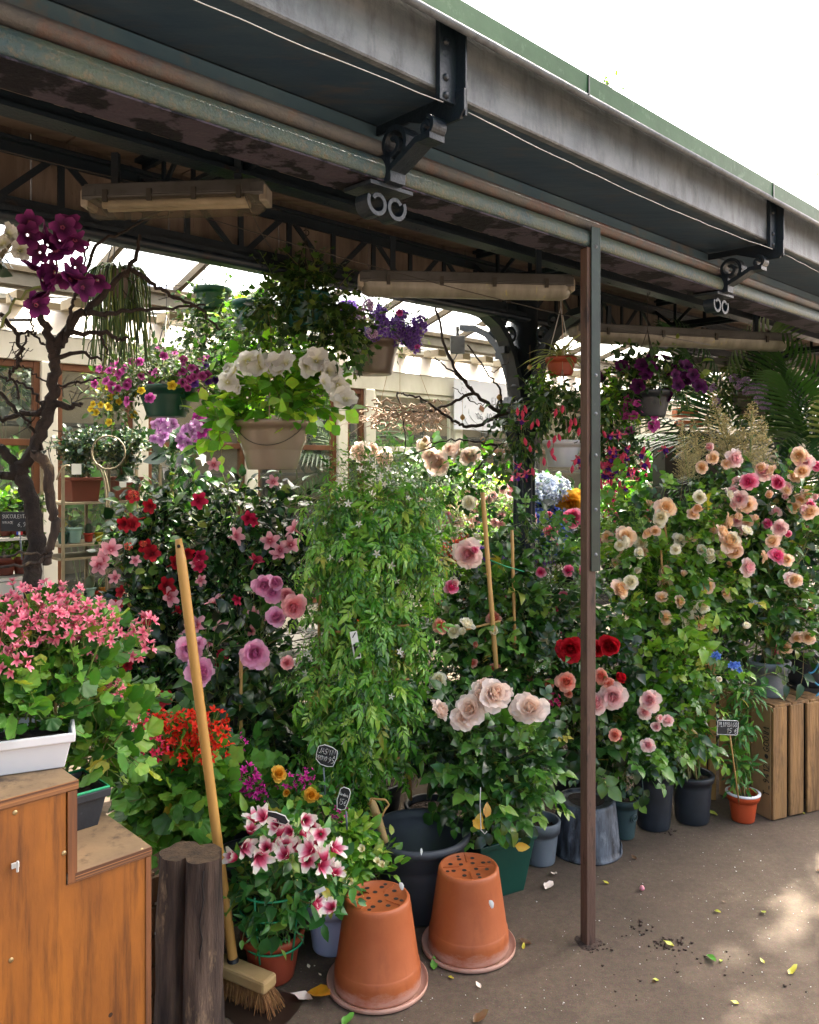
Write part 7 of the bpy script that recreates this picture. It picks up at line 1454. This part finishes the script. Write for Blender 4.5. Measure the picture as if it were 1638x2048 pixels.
# ================================================================ WIRES
b = MB(); uA, uB = UB[1] + .03, UB[2] + .03
for a_, e_ in ((UB[0] - .2, UB[1] - .02), (UB[1] + .035, UB[2] - .02), (UB[2] + .035, UB[3] - .02)):
    q = sag(UV(a_, 1.235, 2.295), UV(e_, 1.262, 2.31), .018, 26); b.tube(wob(q, .0008), .0011, 5)
wr = b.build('fascia_wire', M['wire'], None); tag(wr, 'thin pale wire strung along under the gutter between the brackets', 'wire')
b = MB(); b.tube(sag(P(360, 420, 2.5), P(1420, 690, 3.6), .03), .0018, 4); b.tube(sag(P(0, 300, 2.2), P(560, 420, 2.9), .01), .0022, 4); b.tube(sag(P(480, 365, 2.25), P(545, 500, 2.75), .02), .0015, 4)
w2 = b.build('slack_cable', M['wire_dark'], None); tag(w2, 'slack dark cable running under the canopy ceiling', 'cable')
# ================================================================ WEED ON THE ROOF AND THE STREET TREE
c = P(1218, 190, 2.9); t = plant('roof_weed', 'small weed growing up from the green gutter', c, 'weed'); vs = [(c + Vector((0, 0, .03)), Vector((.018, .018, .035)), 1.)]; foliage(t, 'oval', LM['bright'], vs, 12, (.012, .022), .05, .012, up=.9)
def tree(name, label, base_, h, vols_, n, L, key='oval', twig=None):
    t = plant(name, label, base_, 'tree'); b = MB(); top = Vector((base_.x, base_.y, h)); b.tube(wob([base_.lerp(top, i / 8) for i in range(9)], .05), [.2 - .015 * i for i in range(9)], 10)
    for c_, r_, _ in vols_:
        for _k in range(3): e = c_ + Vector((random.gauss(0, r_.x * .5), random.gauss(0, r_.y * .5), random.gauss(0, r_.z * .4))); s_ = base_.lerp(top, random.uniform(.55, .95)); b.tube(wob(bez(s_, s_.lerp(e, .5) + Vector((0, 0, .4)), e, 8), .03), [.06 - .006 * i for i in range(9)], 6)
    if twig: b.tube(wob(bez(base_.lerp(top, .62), base_.lerp(top, .6) + (twig[0] - base_) * .5 + Vector((0, 0, .2)) * 0, twig[0], 8), .02), [.05 - .0058 * i for i in range(9)], 6) if False else b.tube(bez(base_.lerp(top, .6), (base_.lerp(top, .6) + twig[0]) * .5 + Vector((.3, -.2, 0)), twig[0] + Vector((.12, 0, 0)), 8), [.05 - .0058 * i for i in range(9)], 6)
    b.build('trunk', M['bark'], t)
    if twig: foliage(t, 'oval', LM['street'], [twig], 16, (.05, .08), .16, .05, up=.0, stem_r=.003)
    foliage(t, key, LM['street'], vols_, n, L, .5, .11, up=.1, inner=.2, stem_r=.006, name='crown', sm=M['woodstem'])
LM['street'] = leafmat('street tree leaves', [(0, '2f5a20'), (.5, '4a7a2a'), (.9, '6a9a38'), (1, '94aa48')], .3, .45)
def sp(x, y, z, rx, ry, rz_, wt=1.): return (Vector((x, y, z)), Vector((rx, ry, rz_)), wt)
hx, hy = SUN.x / SUN.z, SUN.y / SUN.z
random.seed(33); RNG = np.random.default_rng(33)
tree('street_tree', 'leafy street tree shading the pavement, its tip showing at the right edge', Vector((6.3, 3.4, 0)), 5.6, [sp(.4 + hx * 5.5, 1.6 + hy * 5.5, 5.5, 1.3, 1.5, .9), sp(2.2 + hx * 5.6, 1.7 + hy * 5.6, 5.6, 1.2, 1.0, .8), sp(.9 + hx * 4.8, .6 + hy * 4.8, 4.8, 1.0, 1.0, .8), sp(-.3 + hx * 6.3, 1.3 + hy * 6.3, 6.3, 1.4, 1.3, .8), sp(1.0 + hx * 5, 2.2 + hy * 5, 5, .8, .55, .5), sp(1.65 + hx * 5, 3.45 + hy * 5, 5, .7, .5, .5)], 820, (.15, .22), twig=(P(1662, 400, 6.2), Vector((.14, .2, .18)), 1.))
for k, (x, y, lab) in enumerate([(-3.5, -4.5, 'unseen tree added behind the viewer on the left to shade the ground'), (2.5, -5.5, 'unseen tree added behind the viewer to shade the ground'), (7.5, -2.5, 'unseen tree added behind the viewer on the right to shade the ground')]):
    tree('street_tree', lab, Vector((x, y, 0)), 5.2, [sp(x, y, 5.8, 2.6, 2.4, 1.3), sp(x + 1.6, y + 1, 5.2, 1.6, 1.5, 1.), sp(x - 1.6, y - .6, 5.0, 1.6, 1.5, 1.)], 420, (.22, .34))  # unseen trees added behind the camera to shade ground and cut warm bounce
# ================================================================ LITTER
lit = [('y', 1425, 1630, 1, 'rolled green leaf on the ground below the plumbago pot'), ('y', 1212, 1768, .5, 'small curled yellow leaf right of the post foot'), ('p', 1284, 1782, .3, 'tiny pink bud lying on the ground'), ('y', 1435, 1826, .55, 'pale green leaf in the shade near the sun patch'), ('y', 1527, 1828, .6, 'yellow green leaf near the sun patch edge'), ('y', 1585, 1946, .9, 'bright yellow leaf toward the lower right corner'), ('g', 1423, 1922, 1.1, 'folded green leaf at the right end of the soil crumbs'), ('y', 1442, 1924, .4, 'little yellow leaf beside the folded green leaf'), ('y', 1525, 1925, .4, 'tiny pale leaf right of the folded green leaf'), ('y', 1338, 1892, .7, 'torn yellow petal in the line of soil crumbs'), ('y', 1312, 1963, .45, 'pale yellow leaf below the soil crumbs'), ('y', 1470, 2008, .5, 'yellow leaf pair near the bottom edge'), ('k', 1098, 1776, 1.1, 'large pale pink petal left of the post'), ('k', 1108, 1752, .8, 'pale pink petal beside the grey pot'), ('d', 1640, 1745, .7, 'dry leaf at the right picture edge'),
       ('o', 638, 2000, 1.9, 'half green half orange leaf by the broom bristles'), ('k', 605, 2002, 1.3, 'long pink petal by the broom bristles'), ('y', 785, 2014, .6, 'small yellow leaf below the nearest upturned pot'), ('y', 1047, 1896, .5, 'yellow scrap beside the upturned pot with the patch'), ('d', 1050, 1888, 1.0, 'dry brown leaf stalk beside the upturned pot with the patch'), ('k', 957, 1974, .5, 'white petal scrap below the upturned pot with the patch'), ('y', 902, 1958, .5, 'mustard coloured leaf below the upturned pot with the patch'), ('d', 960, 2042, 1.0, 'curled dark leaf at the bottom edge'), ('g', 695, 2046, .9, 'green leaf tip at the bottom edge'), ('k', 617, 1935, .35, 'white petal between the alstroemeria pot and the upturned pot'), ('k', 640, 1951, .25, 'second white petal crumb between those two pots'), ('d', 1307, 1965, .3, 'brown leaf crumb below the soil crumbs'), ('d', 1448, 1806, .4, 'brown leaf crumb above the pale green leaf'), ('y', 1605, 1628, .5, 'yellow scrap at the foot of the crate'), ('g', 868, 1934, .9, 'dark green leaf between the two upturned pots'), ('d', 1268, 1718, .6, 'dry leaf near the upturned bucket')]
lm_ = {'y': leafmat('yellow fallen leaf', [(0, 'b8a83c'), (1, 'a4b44a')], .1), 'g': leafmat('green fallen leaf', [(0, '3f7a2c'), (1, '5a8f38')], .1), 'd': leafmat('dry fallen leaf', [(0, '4a3322'), (1, '6a4a30')], .05), 'k': leafmat('fallen petal', [(0, 'e8cfc0'), (1, 'eeded2')], .1), 'p': leafmat('pink bud', [(0, 'd88a98'), (1, 'd88a98')], .1), 'o': leafmat('orange fallen leaf', [(0, 'c8861f'), (1, 'b89a30')], .1)}
for k, x, y, s, lab in lit:
    b = MB(); c = G(x, y); a = random.random() * 6.28
    if k == 'p': b.lathe([(0, 0), (.008, .004), (.009, .01), (.005, .017), (0, .019)], 10)
    else:
        lv = leaf(1, random.uniform(.45, .7), 5, random.uniform(.25, .5), random.uniform(-.5, -.2)); v = lv[0].copy(); v[:, 1] -= .5; v[:, 2] += .02 + .06 * np.sin(v[:, 0] * 9 + v[:, 1] * 7); v[:, 2] -= v[:, 2].min() - .03
        b.add(v @ np.array(Matrix.Rotation(a, 3, 'Z')).T * .045 * s, lv[1], t=lv[2])
    o = b.build('fallen_leaf' if k in 'ygdo' else 'fallen_petal' if k == 'k' else 'fallen_bud', lm_[k], None); o.location = c + Vector((0, 0, .001)); tag(o, lab, 'leaf' if k in 'ygdo' else 'petal' if k == 'k' else 'bud', 'fallen leaves and petals')
def crumbs(name, pts, m, smin, smax, label):
    b = MB()
    for x, y, n, sx, sy in pts:
        for _ in range(n):
            c = G(random.gauss(x, sx), min(2090, random.gauss(y, sy))); s = random.uniform(smin, smax) * random.choice((.5, .7, 1)); c.z = s * .4
            b.lathe([(0, -.5 * s), (.7 * s, -.3 * s), (s, .1 * s), (.6 * s, .5 * s), (0, .55 * s)], 6, c, wob=.6)
    o = b.build(name, m, None); o['kind'] = 'stuff'; o['label'] = label
crumbs('soil_crumbs', [(1335, 1890, 60, 22, 7), (1275, 1860, 20, 16, 12), (1200, 1895, 24, 24, 7), (1400, 1925, 14, 50, 12), (1450, 1950, 12, 90, 40), (1290, 1960, 8, 60, 40), (1330, 1664, 16, 14, 4)], M['soil'], .0015, .007, 'dark crumbs of potting soil scattered on the ground')
crumbs('pale_grit', [(1300, 1900, 160, 260, 110), (800, 2000, 40, 160, 40), (1500, 1800, 60, 120, 50)], M['label_white'], .0008, .0026, 'pale grit and petal specks on the ground')
b = MB(); v = [(0, 0, 0)] + [(1.6 * .075 * (1 + random.gauss(0, .12)) * math.cos(k * .4), .075 * (1 + random.gauss(0, .15)) * math.sin(k * .4), 0) for k in range(16)]; c = G(525, 2015)
b.add([(x + c.x, y + c.y, .003) for x, y, z in v], [(0, k + 1, (k + 1) % 16 + 1) for k in range(16)]); wp = b.build('damp_patch', mat('damp ground', H('2a211b'), rough=.3), None); wp['kind'] = 'structure'; wp['label'] = 'damp dark patch on the ground under the broom'
